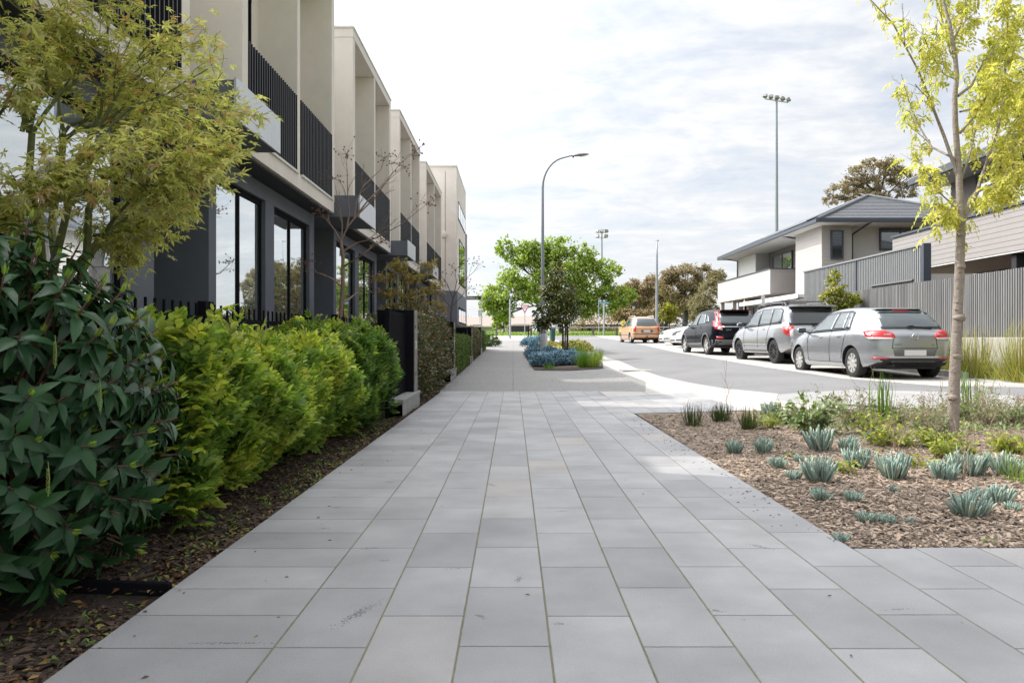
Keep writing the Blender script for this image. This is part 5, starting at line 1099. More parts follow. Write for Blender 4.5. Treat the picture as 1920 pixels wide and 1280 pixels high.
M['l_weed'] = leafmat('weed_leaf', (.12, .19, .03), (.25, .31, .05), (.40, .36, .07), .5, .3, .35, .3)
M['l_flower'] = leafmat('yellow_flower', (.50, .46, .20), (.60, .50, .15), (.58, .46, .38), .6, .2, .3, .25)
def pinnate(bases, dirs, lens, pairs, ll, lw, droop=0.0):
    """compound sprays: leaflets in pairs along a stem plus one at the tip; returns P,T,N,L,index of spray"""
    n = len(bases); D = _norm(np.asarray(dirs, float)); up = np.array([0, 0, 1.0]); S = _norm(np.cross(D, up+RNG.normal(size=(n, 3))*.25)); Nn = _norm(np.cross(S, D)); P = []; T = []; Q = []; LL = []; I = []
    for k in range(pairs):
        f = .25+.75*k/pairs; c = bases+D*(lens*f)[:, None]; c[:, 2] -= droop*lens*f*f
        for s in (-1, 1):
            P.append(c); T.append(_norm(D*.55+s*S*.85-Nn*.12+RNG.normal(size=(n, 3))*.12)); Q.append(Nn+RNG.normal(size=(n, 3))*.25); LL.append(ll*(.75+.5*math.sin(math.pi*(f*.8+.1)))*np.ones(n)); I.append(np.arange(n))
    c = bases+D*lens[:, None]; c[:, 2] -= droop*lens; P.append(c); T.append(_norm(D+RNG.normal(size=(n, 3))*.15-np.array([0, 0, droop]))); Q.append(Nn); LL.append(ll*np.ones(n)); I.append(np.arange(n))
    return np.concatenate(P), np.concatenate(T), np.concatenate(Q), np.concatenate(LL), np.concatenate(I)
def hedge_loose(y0, y1, x0, x1, topf, n, m, label, young, ll=.034):
    z0 = zg(-2, y0); t = thing('hedge', label, 'hedge', ((x0+x1)/2, (y0+y1)/2, z0))
    u = RNG.random(n); k = RNG.random(n); y = y0+(y1-y0)*RNG.random(n); top = np.array([topf(a) for a in y]); lump = .05*np.sin(y*3.7+1)+.05*np.sin(y*9.1+2*np.sin(u*5))+.05*np.sin(y*17+u*9)+.04*np.sin(u*14+y*6)
    dep = .16*RNG.random(n)**1.6; P = np.zeros((n, 3)); D = np.zeros((n, 3))
    side = k < .58; zz = .03+u*(top-.06); bulge = .10*np.sin(np.clip(zz/top, 0, 1)*math.pi)+.05*np.sin(zz*9+y*3)+lump*.8
    P[side] = np.stack([x1-.10+bulge-dep-.20*np.clip(1-zz/.55, 0, 1)**1.3, y, zz], 1)[side]; D[side] = np.stack([.55+RNG.normal(0, .2, n), RNG.normal(0, .45, n), .9+RNG.normal(0, .35, n)], 1)[side]
    tp = ~side; xx = x0+(x1-x0)*u; rnd = np.clip((xx-(x1-.3))/.3, 0, 1)
    P[tp] = np.stack([xx, y, top-.18*rnd**2+lump*.9-dep], 1)[tp]; D[tp] = np.stack([.35*np.ones(n)+RNG.normal(0, .5, n), RNG.normal(0, .5, n), np.ones(n)], 1)[tp]
    e = RNG.random(n) < .10; P[e, 1] = y1-dep[e]; P[e, 0] = (x0+(x1-x0)*RNG.random(n))[e]; P[e, 2] = (zz)[e]; D[e] = np.array([.3, 1, .3])
    e2 = RNG.random(n) < .06; P[e2, 1] = y0+dep[e2]; P[e2, 0] = (x0+(x1-x0)*RNG.random(n))[e2]; P[e2, 2] = zz[e2]; D[e2] = np.array([.3, -1, .3])
    P[:, 2] += z0; lens = RNG.uniform(.07, .15, n)
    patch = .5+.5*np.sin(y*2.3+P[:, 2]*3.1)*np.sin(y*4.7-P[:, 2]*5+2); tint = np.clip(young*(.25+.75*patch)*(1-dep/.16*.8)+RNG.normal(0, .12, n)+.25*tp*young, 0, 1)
    b = pinnate(P, D, lens, 3, ll, 0, .12); leaves('foliage', b[0], b[1], b[2], b[3]*RNG.uniform(.8, 1.25, len(b[3])), b[3]*.60, m, t, np.clip(tint[b[4]]+RNG.normal(0, .08, len(b[4])), 0, 1), T_LEAF)
    # long new shoots standing out of the top
    ns = int((y1-y0)*30); yy = y0+(y1-y0)*RNG.random(ns); tt = np.array([topf(a) for a in yy])+z0; xx = x0+.1+(x1-x0-.15)*RNG.random(ns); B = np.stack([xx, yy, tt-.06], 1)
    dd = np.stack([RNG.normal(.1, .35, ns), RNG.normal(0, .35, ns), np.ones(ns)], 1); ln = RNG.uniform(.10, .30, ns)*(.6+.6*RNG.random(ns)); mb = MB(); ps = []
    for q, d, l in zip(B, _norm(dd), ln):
        mb.tube([q, q+d*l*.5, q+d*l+np.array([.02, 0, -.01])], [.003, .0025, .001], 4, False)
        for f in np.arange(.25, 1.01, .14): ps.append((q+d*l*f, _norm((d*.5+RNG.normal(size=3)*.8)[None])[0], l*.38))
    b = pinnate(np.array([a for a, _, _ in ps]), np.array([a for _, a, _ in ps]), np.array([min(.1, c) for _, _, c in ps]), 4, ll*.95, 0, .1)
    leaves('new_shoots', b[0], b[1], b[2], b[3], b[3]*.5, m, t, np.clip(.62*young+.2+RNG.normal(0, .18, len(b[3])), 0, 1), T_LEAF)
    # inner leaves and stems that close the hedge
    ni = int((y1-y0)*4200); q = np.stack([x0+(x1-x0-.36)*RNG.random(ni), y0+.06+(y1-y0-.12)*RNG.random(ni), RNG.random(ni)], 1); q[:, 2] = z0+.08+q[:, 2]*(np.array([topf(a) for a in q[:, 1]])-.18)
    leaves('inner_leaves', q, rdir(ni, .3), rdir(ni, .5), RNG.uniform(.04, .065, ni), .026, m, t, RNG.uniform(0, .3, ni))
    for _ in range(int((y1-y0)*9)):
        yb = random.uniform(y0+.1, y1-.1); xb = random.uniform(x0+.25, x1-.42); mb.tube(wobble((xb, yb, z0-.03), (xb+random.uniform(-.3, .3), yb+random.uniform(-.3, .3), z0+topf(yb)*.85), 5, .03), [.009, .008, .007, .006, .005, .003], 5, False)
    mb.build('branchwork', M['bark'], t, recalc=False)
    return t
hedge_loose(4.0, 7.75, -2.75, -1.62, lambda y: .86+.04*math.sin(y*2.1)+.20*max(0, (5.4-y)/1.4), 7800, M['l_hedge'], 'loose yellow-green hedge with fresh yellow shoots along the paving, next to the dark-leaved shrub', .9, .052)
hedge_loose(7.7, 9.72, -2.6, -1.53, lambda y: .93+.12*math.sin((y-7.7)*1.5), 4600, M['l_hedge_dark'], 'darker glossy green end of the hedge against the first slatted gate', .60, .049)
def hedge_clipped(y0, y1, x0, x1, h, n, size, m, label, tints=(0, 1), rough=.05, h1=None, part='foliage'):
    z0 = zg(-2, (y0+y1)/2); t = thing('hedge', label, 'hedge', ((x0+x1)/2, (y0+y1)/2, z0)); a = RNG.random(n); y = y0+(y1-y0)*RNG.random(n); hh = h+((h1 or h)-h)*(y-y0)/(y1-y0)+rough*1.1*np.sin(y*2.3+1)+rough*.8*np.sin(y*5.9)
    P = np.zeros((n, 3)); D = np.zeros((n, 3)); s = a < .6; e = a > .92; tp = ~s & ~e; d = .09*RNG.random(n)**1.5+rough*RNG.normal(size=n); z = RNG.random(n)*hh
    ob = rough*(1.3*np.sin(y*2.9+z*2)+.9*np.sin(y*7.1-z*5)+.6*np.sin(z*9+y*13))-1.6*rough-.22*np.clip((z/hh-.75)/.25, 0, 1)**2*(rough > .03)-.10*np.clip(1-z/.4, 0, 1)*(rough > .03); P[s] = np.stack([x1-d+ob, y, z], 1)[s]; D[s] = (1, 0, .3); P[tp] = np.stack([x0+(x1-x0)*RNG.random(n), y, hh-d], 1)[tp]; D[tp] = (.2, 0, 1)
    P[e] = np.stack([x0+(x1-x0)*RNG.random(n), y0+np.abs(d), z], 1)[e]; D[e] = (0, -1, .3); P[:, 2] += z0
    leaves(part, P, D+RNG.normal(size=(n, 3))*.6, D+RNG.normal(size=(n, 3))*.5, RNG.uniform(.7, 1.3, n)*size, size*.5, m, t, RNG.uniform(*tints, n)**1.3)
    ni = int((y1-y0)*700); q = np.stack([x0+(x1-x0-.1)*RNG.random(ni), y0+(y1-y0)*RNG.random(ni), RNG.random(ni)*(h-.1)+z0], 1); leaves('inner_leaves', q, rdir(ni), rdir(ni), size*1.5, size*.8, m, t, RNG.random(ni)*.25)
    mb = MB()
    for _ in range(int((y1-y0)*4)): yb = random.uniform(y0, y1); mb.tube([((x0+x1)/2, yb, z0-.05), ((x0+x1)/2+random.uniform(-.1, .1), yb+.1, z0+h*.8)], [.014, .006], 5, False)
    mb.build('branchwork', M['bark'], t, recalc=False); return t
hedge_clipped(11.9, 18.2, -2.5, -1.50, 1.28, 17000, .07, M['l_brown'], 'bushy brown and dark green hedge between the first two letterbox pillars', (0, 1), .075, 1.35)
hedge_clipped(19.5, 26.2, -2.3, -1.46, .98, 13000, .05, M['l_clip'], 'neatly clipped fresh green hedge beyond the second letterbox pillar', (.1, 1), .02)
hedge_clipped(27.5, 34.6, -2.3, -1.46, 1.12, 10000, .06, M['l_brown'], 'dark speckled hedge between the third and fourth letterbox pillars', (.1, 1), .04)
hedge_clipped(36.0, 40.5, -2.3, -1.42, .95, 5000, .07, M['l_clip'], 'last short green hedge at the far end of the footpath', (.1, .8), .04)
# ---- big-leaved laurel shrub in the near left corner
def laurel():
    t = thing('laurel_shrub', 'dark shrub with large drooping glossy leaves in the near left corner', 'shrub', (-2.3, 3.1, 0)); mb = MB(); P = []; T = []; N = []; L = []; W_ = []; ti = []
    c = np.array([-2.25, 3.08, .68]); rad = np.array([.86, .76, .84]); n = 500; d = rdir(n, .1); r = .50+.5*RNG.random(n)**.5
    tips = c+d*r[:, None]*rad; extra = np.array([(-1.52, 3.3, .62), (-1.50, 3.45, .50), (-1.55, 3.2, .78), (-1.62, 3.0, .45), (-1.68, 3.1, 1.02), (-1.75, 3.4, 1.25), (-2.05, 3.2, 1.50), (-2.0, 3.0, 1.36), (-2.2, 3.1, 1.62), (-1.9, 2.75, .30), (-1.75, 2.85, .25), (-1.62, 3.25, .33), (-1.85, 2.7, .16), (-1.95, 2.62, .28), (-1.7, 2.95, .18), (-2.0, 2.55, .5), (-1.58, 3.35, .25), (-1.9, 2.6, .1)])
    tips = np.concatenate([tips, extra]); d = np.concatenate([d, _norm(extra-c)])
    keep = (tips[:, 2] > .07) & (tips[:, 0] < -1.46); tips, d = tips[keep], d[keep]
    for q, o in zip(tips, d):
        b = np.array([-2.3+random.gauss(0, .12), 3.2+random.gauss(0, .12), 0.0]); mid = b*.5+q*.5+np.array([0, 0, .12])
        if random.random() < .2: mb.tube([b, mid, q-o*.03], [.011, .008, .004], 5, False)
        a = _norm((o+np.array([0, 0, .25]))[None])[0]; mb.tube([q-a*.10, q, q+a*.035], [.0045, .004, .003], 5, False)
        s1 = np.cross(a, [0, 0, 1.0]); s1 = s1/max(np.linalg.norm(s1), 1e-6); s2 = np.cross(a, s1)
        k = random.randint(7, 10)
        for i in range(k):
            th = 2.4*i+random.uniform(-.3, .3); rd = math.cos(th)*s1+math.sin(th)*s2; f = i/k
            dr = rd*.9+a*(.1+.55*f)+np.array([0, 0, -.85+.5*f]); P.append(q-a*.07*(1-f)); T.append(dr); N.append(a+rd*-.2+np.array([0, 0, .35])+RNG.normal(size=3)*.15); l = random.uniform(.09, .145); L.append(l); W_.append(l*random.uniform(.36, .44)); ti.append(random.uniform(0, .45))
        if random.random() < .55:
            for i in range(6):
                rd = rdir(1)[0]; P.append(q+a*.03); T.append(a*1.2+rd*.55+np.array([0, 0, .3])); N.append(rd); l = random.uniform(.03, .055); L.append(l); W_.append(l*.25); ti.append(random.uniform(.85, 1))
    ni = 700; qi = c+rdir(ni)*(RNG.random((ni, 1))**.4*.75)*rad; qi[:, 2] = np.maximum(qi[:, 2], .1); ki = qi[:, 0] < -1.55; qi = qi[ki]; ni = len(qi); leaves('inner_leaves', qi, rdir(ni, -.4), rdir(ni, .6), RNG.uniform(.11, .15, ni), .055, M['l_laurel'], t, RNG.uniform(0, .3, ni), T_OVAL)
    leaves('foliage', P, T, N, np.array(L), np.array(W_), M['l_laurel'], t, np.array(ti), T_OVAL)
    mb.build('branchwork', M['twig_red'], t, recalc=False)
    for (px, py, dd) in ((103, 690, 2.75), (187, 770, 2.8), (193, 660, 3.0), (205, 640, 3.1), (520, 650, 3.3), (90, 930, 2.6)):
        if px > 400: continue
        q = Vector((PX(px, dd), dd, PZ(py, dd))); sp = MB(); sp.tube([q, q+Vector((.005, 0, .06)), q+Vector((0, 0, .12))], [.002, .002, .001], 5, False)
        for i in range(40): a = i*2.4; z = .012+.085*i/40; rr = .0055*(1-.4*i/40); sp.lathe([(0, -.003), (.003, 0), (0, .003)], q+Vector((rr*math.cos(a), rr*math.sin(a), z)), n=5)
        sp.build('flower_spike', M['bud'], t, recalc=False)
M['bud'] = mat('pale_green_bud', (.20, .27, .07), .6, .15, 30)
laurel()
# ---- maple over the left foreground
def maple():
    t = thing('maple_tree', 'maple with feathery olive-green leaves spreading over the left foreground', 'tree', (-2.55, 4.0, 0)); mb = MB(); tips = []
    base = Vector((-2.6, 4.0, -.02)); forks = [Vector((PX(85, 4.0), 4.0, PZ(520, 4.0))), Vector((PX(40, 4.1), 4.1, PZ(470, 4.1))), Vector((PX(110, 3.9), 3.9, PZ(560, 3.9)))]
    mb.tube(wobble(base, forks[0]-Vector((0, 0, .35)), 5, .02), [.042, .04, .038, .036, .034, .032], 9, False)
    hub = forks[0]-Vector((0, 0, .35)); G = {0: [(150, 330), (250, 300), (330, 250), (380, 300), (330, 345), (280, 430)], 1: [(30, 300), (60, 150), (0, 60), (-100, 120), (-140, 320)], 2: [(230, 420), (200, 470), (300, 385), (150, 440)]}
    limbs = [((130, 330, 3.9), [(300, 60, 4.1), (390, 130, 4.15), (430, 190, 3.95), (250, -60, 4.2)]), ((200, 330, 3.7), [(445, 270, 3.8), (405, 320, 3.7), (395, 245, 4.2), (345, 375, 3.75)]), ((60, 250, 3.8), [(120, 20, 3.7), (200, 60, 3.9), (20, -80, 3.9), (180, -140, 4.0)]),
             ((-30, 300, 4.0), [(-130, 60, 3.8), (-160, 260, 3.6), (-60, -120, 4.2), (60, 120, 3.5)]), ((190, 440, 3.9), [(300, 430, 4.1), (260, 485, 4.05), (350, 360, 4.0), (330, 300, 3.5)]), ((60, 400, 3.6), [(160, 330, 3.4), (60, 330, 3.3), (-20, 420, 3.4), (220, 250, 3.4)]),
             ((120, 260, 4.3), [(250, 160, 4.4), (330, 190, 4.35), (60, 60, 4.4), (330, 90, 4.5)])]
    W3 = lambda p: Vector((PX(p[0], p[2]), p[2], PZ(p[1], p[2])))
    for mid, ends in limbs:
        m_ = W3(mid); pts = wobble(hub, m_, 5, .025); mb.tube(pts, [.026-.002*i for i in range(6)], 7, False)
        for e in ends: twig_tree(mb, wobble(m_+Vector((random.gauss(0, .02), random.gauss(0, .02), 0)), W3(e), 6, .03, -.06), .012, .0025, 2, .75, .52, 5, tips, -.02, 4, .04, .03)
    mb.build('trunk', M['twig_green'], t, smooth=True, recalc=False)
    P = []; T = []; N = []; L = []; ti = []
    for q, d, l in tips:
        for i in range(random.choice((5, 6, 7, 8))):
            o = np.array(d)*.5+RNG.normal(size=3)*np.array([.8, .8, .35]); o[2] -= .30; b = np.array(q)-np.array(d)*random.uniform(0, .24)+RNG.normal(size=3)*.034
            P.append(b+_norm(o[None])[0]*.025); T.append(o); N.append(np.array([0, 0, 1.0])+RNG.normal(size=3)*.4); L.append(random.uniform(.034, .064)); ti.append(.92+.08*random.random() if random.random() < .10 else random.uniform(0, .58))
    leaves('crown', P, T, N, np.array(L), np.array(L), M['l_maple'], t, np.array(ti), T_MAPLE)
    print('maple leaves', len(P))
maple()
# ---- bare crepe myrtle in front of the terraces
def px_path(pts, d): return [Vector((PX(a, d+(c[0] if c else 0)), d+(c[0] if c else 0), PZ(b, d+(c[0] if c else 0)))) for a, b, *c in pts]
def bare_tree(label, d, trunk, limbs, rad, m, seeds=True, depth=2, sc=1.0, name='bare_tree'):
    tr = px_path(trunk, d); t = thing(name, label, 'tree', tr[0]); mb = MB(); tips = []
    mb.tube(tr, [rad*(1-.35*i/(len(tr)-1)) for i in range(len(tr))], 8, False)
    for pts in limbs:
        pp = px_path(pts, d); twig_tree(mb, pp, rad*.42, .0022*sc, depth, .55, .36, 4, tips, .25, 4, .08, .04)
        e = pp[-1]
        if seeds:
            sd = MB()
            for _ in range(16):
                o = Vector((random.gauss(0, .09), random.gauss(0, .09), random.gauss(.02, .07)))*sc; sd.tube([e, e+o], [.002, .0012], 3, False); c = e+o; sd.lathe([(0, -.014*sc), (.011*sc, -.004*sc), (.009*sc, .008*sc), (0, .013*sc)], c, n=5)
            sd.build('seed_head', M['twig_red'], t, recalc=False)
    mb.build('trunk', m, t, recalc=False)
    return t, tips
M['bark_pink'] = mat('pinkish_bark', (.24, .165, .135), .8, .25, 9, .3, 50, stretch=(1, 1, .4))
bare_tree('slender bare tree with smooth pinkish trunk and brown seed heads before the terraces', 10.4, [(638, 720), (638, 597), (643, 539), (643, 481), (639, 452)],
    [[(639, 452), (652, 425), (664, 410), (686, 388), (703, 371, -.1), (729, 334, -.2), (752, 305, -.3), (778, 285, -.3)], [(639, 452), (628, 432), (615, 415), (600, 400, .2)], [(664, 410), (668, 380), (680, 350), (714, 318, .2), (720, 296, .2)],
     [(645, 470), (670, 455), (703, 447, -.2), (749, 423, -.4), (804, 380, -.6)], [(650, 430), (655, 400), (652, 360), (651, 320, .1), (649, 290, .1)], [(664, 410), (690, 376), (720, 345, .3), (757, 312, .4)], [(640, 455), (642, 420), (636, 380), (625, 335, .2)], [(643, 540), (622, 522, .1), (596, 512, .2), (572, 490, .2)], [(644, 500), (676, 480, -.3), (700, 462, -.4), (716, 452, -.5)],
     [(643, 570), (670, 548, .3), (700, 520, .3)]], .034, M['bark_pink'])
bare_tree('small bare twiggy tree before the blue-grey base of the end building', 27, [(846, 640), (846, 590), (849, 560)], [[(849, 560), (856, 530), (853, 505)], [(849, 560), (866, 530), (888, 510), (898, 495)], [(849, 560), (838, 530), (826, 515)], [(848, 575), (865, 555), (880, 540)], [(848, 580), (832, 560), (820, 550)]], .04, M['bark'], True, 2, 2.0)
def crown_tree(name, label, cat, trunk, clump_px, d, n, size, m, tint=(0, 1), ratio=.55, depth_r=1.0, group=None, sub=26, spread=.26, tmpl=T_QUAD, trunk_m='bark', rad=.1, hang=-.1, limb=True, hollow=.55, lit=0.0):
    """tree whose crown is given by clumps (px, py, rx, ry[, depth offset]) around distance d"""
    cs = []
    for c in clump_px:
        dd = d+(c[4] if len(c) > 4 else 0); cs.append((PX(c[0], dd), dd, PZ(c[1], dd), c[2]/FPX*dd, (c[2]+c[3])*.5/FPX*dd*depth_r, c[3]/FPX*dd))
    b = [Vector(p) for p in trunk]; t = thing(name, label, cat, b[0], group); mb = MB(); mb.tube(b, [rad*(1-.45*i/(len(b)-1)) for i in range(len(b))], 9, False)
    if limb:
        for c in cs:
            s = b[-1] if random.random() < .6 else b[-2].lerp(b[-1], .6); e = Vector(c[:3]); pts = wobble(s, e, 5, .05, -.04); r0 = rad*.45; mb.tube(pts, [r0*(1-.8*i/5) for i in range(6)], 6, False)
            for _ in range(7): q = e+Vector((random.gauss(0, .5)*c[3], random.gauss(0, .5)*c[4], random.gauss(.1, .5)*c[5])); mb.tube(wobble(pts[3], q, 3, .06), [r0*.3, r0*.22, r0*.15, r0*.06], 5, False)
    mb.build('trunk', M[trunk_m], t, recalc=False)
    P, D = clumps(cs, n, sub, spread, hollow=hollow); k = len(P); T = D*.6+RNG.normal(size=(k, 3))*.7; T[:, 2] += hang
    ti = RNG.uniform(tint[0], tint[1], k)
    leaves('crown', P, T, D+RNG.normal(size=(k, 3))*.6+np.array([0, 0, .4]), size*RNG.uniform(.65, 1.3, k), size*ratio, M[m], t, ti, tmpl)
    return t
crown_tree('maple_tree', 'small brown-olive maple in front of the middle terraces', 'tree', [(PX(763, 16), 16, 0), (PX(764, 16), 16, .8), (PX(762, 16), 16, 1.9)],
    [(750, 500, 28, 14), (775, 520, 30, 12), (722, 520, 24, 10), (800, 497, 18, 9), (770, 548, 40, 14), (720, 550, 22, 12), (815, 540, 18, 12), (790, 575, 30, 14), (745, 580, 30, 14), (828, 575, 14, 10)], 16, 1300, .075, 'l_olive', (0, 1), .85, 1.0, None, 22, .5, T_MAPLE, 'bark', .03, -.3, True, .1)
crown_tree('glossy_shrub', 'dark green and red-tipped shrub rising above the brown hedge', 'shrub', [(-2.1, 14.5, 0), (-2.1, 14.6, .9)], [(790, 585, 22, 22), (770, 600, 30, 18), (745, 590, 20, 16)], 14.5, 2600, .06, 'l_brown', (0, 1), .5, 1, None, 22, .26, T_QUAD, 'bark', .02)
# ---- young tree with lime leaves on the right
def lime_tree():
    d = 7.6; tr = px_path([(1787, 826), (1787, 790), (1789, 720), (1793, 640), (1797, 560), (1800, 480), (1802, 420), (1798, 328), (1791, 230), (1790, 184), (1794, 144), (1791, 108), (1786, 79), (1781, 45), (1770, 7), (1762, -60), (1752, -140)], d)
    t = thing('street_tree', 'slim pale-trunked young tree with sparse lime-yellow leaves in the right bed', 'tree', tr[0]); mb = MB(); tips = []
    rad = [.066, .055, .051, .049, .046, .043, .040, .030, .027, .025, .023, .021, .019, .016, .013, .010, .005]; mb.tube(tr, rad, 14, False)
    for (px, py, r) in ((1797, 596, .062), (1786, 745, .054), (1792, 668, .052), (1800, 500, .047), (1801, 440, .045)):        # knuckles where branches were pruned
        c = Vector((PX(px, d), d-.01, PZ(py, d))); bm = bmesh.new(); bmesh.ops.create_icosphere(bm, subdivisions=2, radius=1)
        for v in bm.verts: v.co = Vector((v.co.x*r*.97, v.co.y*r*.97, v.co.z*r*.8))*(1+.06*random.random())
        mb.bm(bm, Matrix.Translation(c))
    for k in range(26):                                   # small bark scars
        i = random.randint(1, 6); p = tr[i].lerp(tr[i+1], random.random()); a = random.uniform(-2.6, -.5); c = p+Vector((math.cos(a), math.sin(a), 0))*(rad[i]*.93); s = random.uniform(.006, .012)
        bm = bmesh.new(); bmesh.ops.create_icosphere(bm, subdivisions=1, radius=s); mb.bm(bm, Matrix.Translation(c) @ Matrix.Diagonal((1.5, 1, .55, 1)))
    limbs = [([(1803, 425), (1815, 392), (1832, 361), (1841, 330), (1849, 308), (1868, 256, .1), (1888, 184, .2), (1900, 90, .3), (1915, 0, .3)], .025), ([(1799, 340), (1770, 256), (1757, 223), (1737, 171, -.1), (1721, 131, -.1), (1675, 46, -.2), (1632, 0, -.2), (1600, -50, -.2)], .020),
        ([(1797, 300), (1775, 290), (1747, 276, .2), (1722, 235, .3), (1704, 190, .4), (1690, 140, .4)], .014), ([(1796, 180), (1822, 160), (1838, 128), (1850, 106, .2), (1880, 60, .3), (1910, 20, .4)], .017), ([(1786, 80), (1800, 50), (1814, 0), (1830, -70)], .014), ([(1791, 115), (1780, 95), (1772, 55, .2), (1755, 0, .2), (1740, -60, .2)], .012),
        ([(1800, 250), (1830, 215), (1850, 180, -.2), (1875, 150, -.4), (1925, 120, -.5)], .014), ([(1832, 361), (1860, 345, -.1), (1885, 335, -.2), (1920, 310, -.3), (1950, 280, -.3)], .012), ([(1801, 400), (1780, 378), (1757, 358, -.2), (1745, 330, -.3), (1720, 300, -.3)], .010), ([(1812, 400), (1835, 385, .2), (1870, 350, .3), (1900, 330, .4)], .010),
        ([(1849, 308), (1872, 285, .2), (1900, 230, .3), (1940, 170, .4)], .014), ([(1799, 345), (1815, 300), (1828, 250, .3), (1836, 200, .4), (1850, 100, .5)], .012), ([(1868, 256), (1880, 200), (1884, 130), (1890, 40), (1885, -40)], .013), ([(1795, 150), (1770, 140, -.3), (1745, 100, -.4), (1728, 60, -.5)], .008), ([(1800, 210), (1840, 200, .5), (1890, 190, .8), (1930, 170, 1.0)], .010), ([(1802, 430), (1790, 405), (1775, 395, -.1), (1762, 385, -.2)], .006)]
    for pts, r in limbs: twig_tree(mb, px_path(pts, d), r, .003, 2, .62, .34, 5, tips, .12, 4, .05, .035)
    mb.build('trunk', M['bark_pale'], t, smooth=True, recalc=False)
    B = []; D = []
    for q, dd, l in tips:
        px = q.x/q.y*FPX+CX; py = CY-(q.z-EYE)/q.y*FPX; dens = .75+.8*max(0, min(1, (px-1760)/110))*max(.3, min(1, (430-py)/180)); dens = min(dens, 1.5)
        for _ in range(int(dens*2.4+random.random())):
            o = np.array(dd)*.4+RNG.normal(size=3)*.6; o[2] -= .75; B.append(np.array(q)-np.array(dd)*random.uniform(0, .38)+RNG.normal(size=3)*.015); D.append(o)
    B = np.array(B); D = np.array(D); n = len(B); b = pinnate(B, D, RNG.uniform(.07, .16, n), 4, .046, 0, .4)
    leaves('crown', b[0], b[1]+np.array([0, 0, -.35]), b[2], b[3]*RNG.uniform(.7, 1.3, len(b[3])), b[3]*.40, M['l_lime'], t, np.clip(RNG.random(n)[b[4]]*.75+RNG.normal(.1, .15, len(b[4])), 0, 1))
    print('lime sprays', n)
lime_tree()
# ---- trees further off
crown_tree('plane_tree', 'big bright green spreading tree in the middle distance beyond the road', 'tree', [(PX(1052, 80), 80, 1.5), (PX(1050, 80), 80, 3.0), (PX(1046, 80), 80, 4.9)],
    [(990, 505, 46, 42), (1055, 500, 56, 40), (1108, 530, 50, 36), (955, 548, 44, 30), (928, 562, 27, 24), (1162, 556, 24, 20), (1040, 548, 70, 34), (946, 468, 15, 19), (987, 462, 18, 14), (1048, 468, 36, 22), (1096, 478, 24, 22), (1140, 505, 24, 18), (975, 485, 22, 20), (1015, 480, 24, 22), (1128, 570, 40, 20), (1180, 552, 12, 14), (908, 570, 12, 12), (940, 585, 26, 14), (1090, 575, 30, 18)],
    79, 24000, .30, 'l_plane', (0, 1), .75, .8, None, 34, .22, T_QUAD, 'bark_dark', .26, -.05, True, .5)
M['stake'] = mat('dark_timber_stake', (.05, .038, .034), .9, .25, 12, .3, 60)
crown_tree('magnolia_tree', 'young dark glossy magnolia held between two stakes in the verge', 'tree', [(PX(1059, 26.6), 26.6, .3), (PX(1060, 26.6), 26.6, 1.4), (PX(1052, 26.6), 26.6, 2.2)],
    [(1045, 520, 22, 18), (1055, 548, 28, 20), (1030, 545, 20, 16), (1035, 575, 28, 18), (1055, 590, 30, 18), (1018, 592, 22, 16), (1070, 572, 18, 20), (1040, 605, 28, 13), (1046, 503, 12, 9), (1012, 610, 12, 9)],
    26.6, 3000, .15, 'l_magnolia', (0, 1), .42, 1.0, None, 22, .28, T_OVAL, 'bark', .03, -.2)
for px in (1055.5, 1064): x = PX(px, 26.3); mb = MB(); mb.tube([(x, 26.3, zg(x, 26.3)-.1), (x, 26.3, PZ(611, 26.3))], .035, 8); tag(mb.build('tree_stake', M['stake']), ('dark timber stake left of the magnolia trunk' if px < 1060 else 'dark timber stake right of the magnolia trunk'), 'stake', 'stakes holding the magnolia')
def gum(px, d, cl, label, m, n=7000, size=.34, rad=.4, py=606, tint=(0, 1), bark='bark_dark'):
    x = PX(px, d); crown_tree('gum_tree', label, 'tree', [(x, d, zg(x, d)-.3), (x+.2, d, PZ(590, d)), (x+.1, d, PZ(565, d))], cl, d, n, size, m, tint, .42, 1.0, 'gum trees in the background', 30, .25, T_QUAD, bark, rad, -.35, True, .5)
gum(1283, 92, [(1285, 518, 34, 22), (1320, 515, 22, 18), (1262, 540, 28, 20), (1310, 545, 28, 20), (1290, 565, 34, 16), (1340, 520, 12, 14), (1255, 515, 16, 14)], 'large brown-green gum with a dark trunk, right of the farther street lamp', 'l_gum', 12000, .30)
gum(1210, 98, [(1215, 535, 24, 18), (1195, 555, 24, 18), (1225, 560, 22, 20), (1240, 545, 14, 20), (1185, 535, 14, 10)], 'brown gum immediately left of the farther street lamp', 'l_gum', 9000, .30, .35, tint=(.3, 1))
gum(1330, 80, [(1330, 545, 20, 22), (1322, 575, 26, 24), (1338, 590, 16, 18), (1312, 590, 14, 14)], 'pale olive drooping gum beside the boxed balcony', 'l_gum_grey', 7000, .26, .25)
gum(1170, 104, [(1172, 545, 16, 12), (1160, 565, 20, 16), (1180, 570, 18, 14)], 'rusty brown gum peeping out behind the big green tree', 'l_gum', 5000, .32, .3, tint=(.4, 1))
gum(1190, 88, [(1200, 590, 26, 12), (1225, 588, 20, 14), (1175, 592, 20, 12), (1160, 590, 16, 12)], 'low brown spreading gum behind the orange car', 'l_gum', 6000, .28, .2, tint=(.4, 1))
gum(1248, 96, [(1250, 560, 18, 22), (1262, 580, 22, 16), (1235, 575, 18, 18)], 'olive gum standing between the two broad gums behind the small yellow-green tree', 'l_gum', 5000, .3, .25)
gum(1195, 112, [(1200, 560, 30, 20), (1235, 568, 28, 22), (1270, 575, 30, 22), (1165, 570, 26, 18), (1300, 580, 30, 20)], 'broad rusty mass of gum foliage low behind the other brown gums', 'l_gum', 9000, .36, .3, tint=(.3, 1))
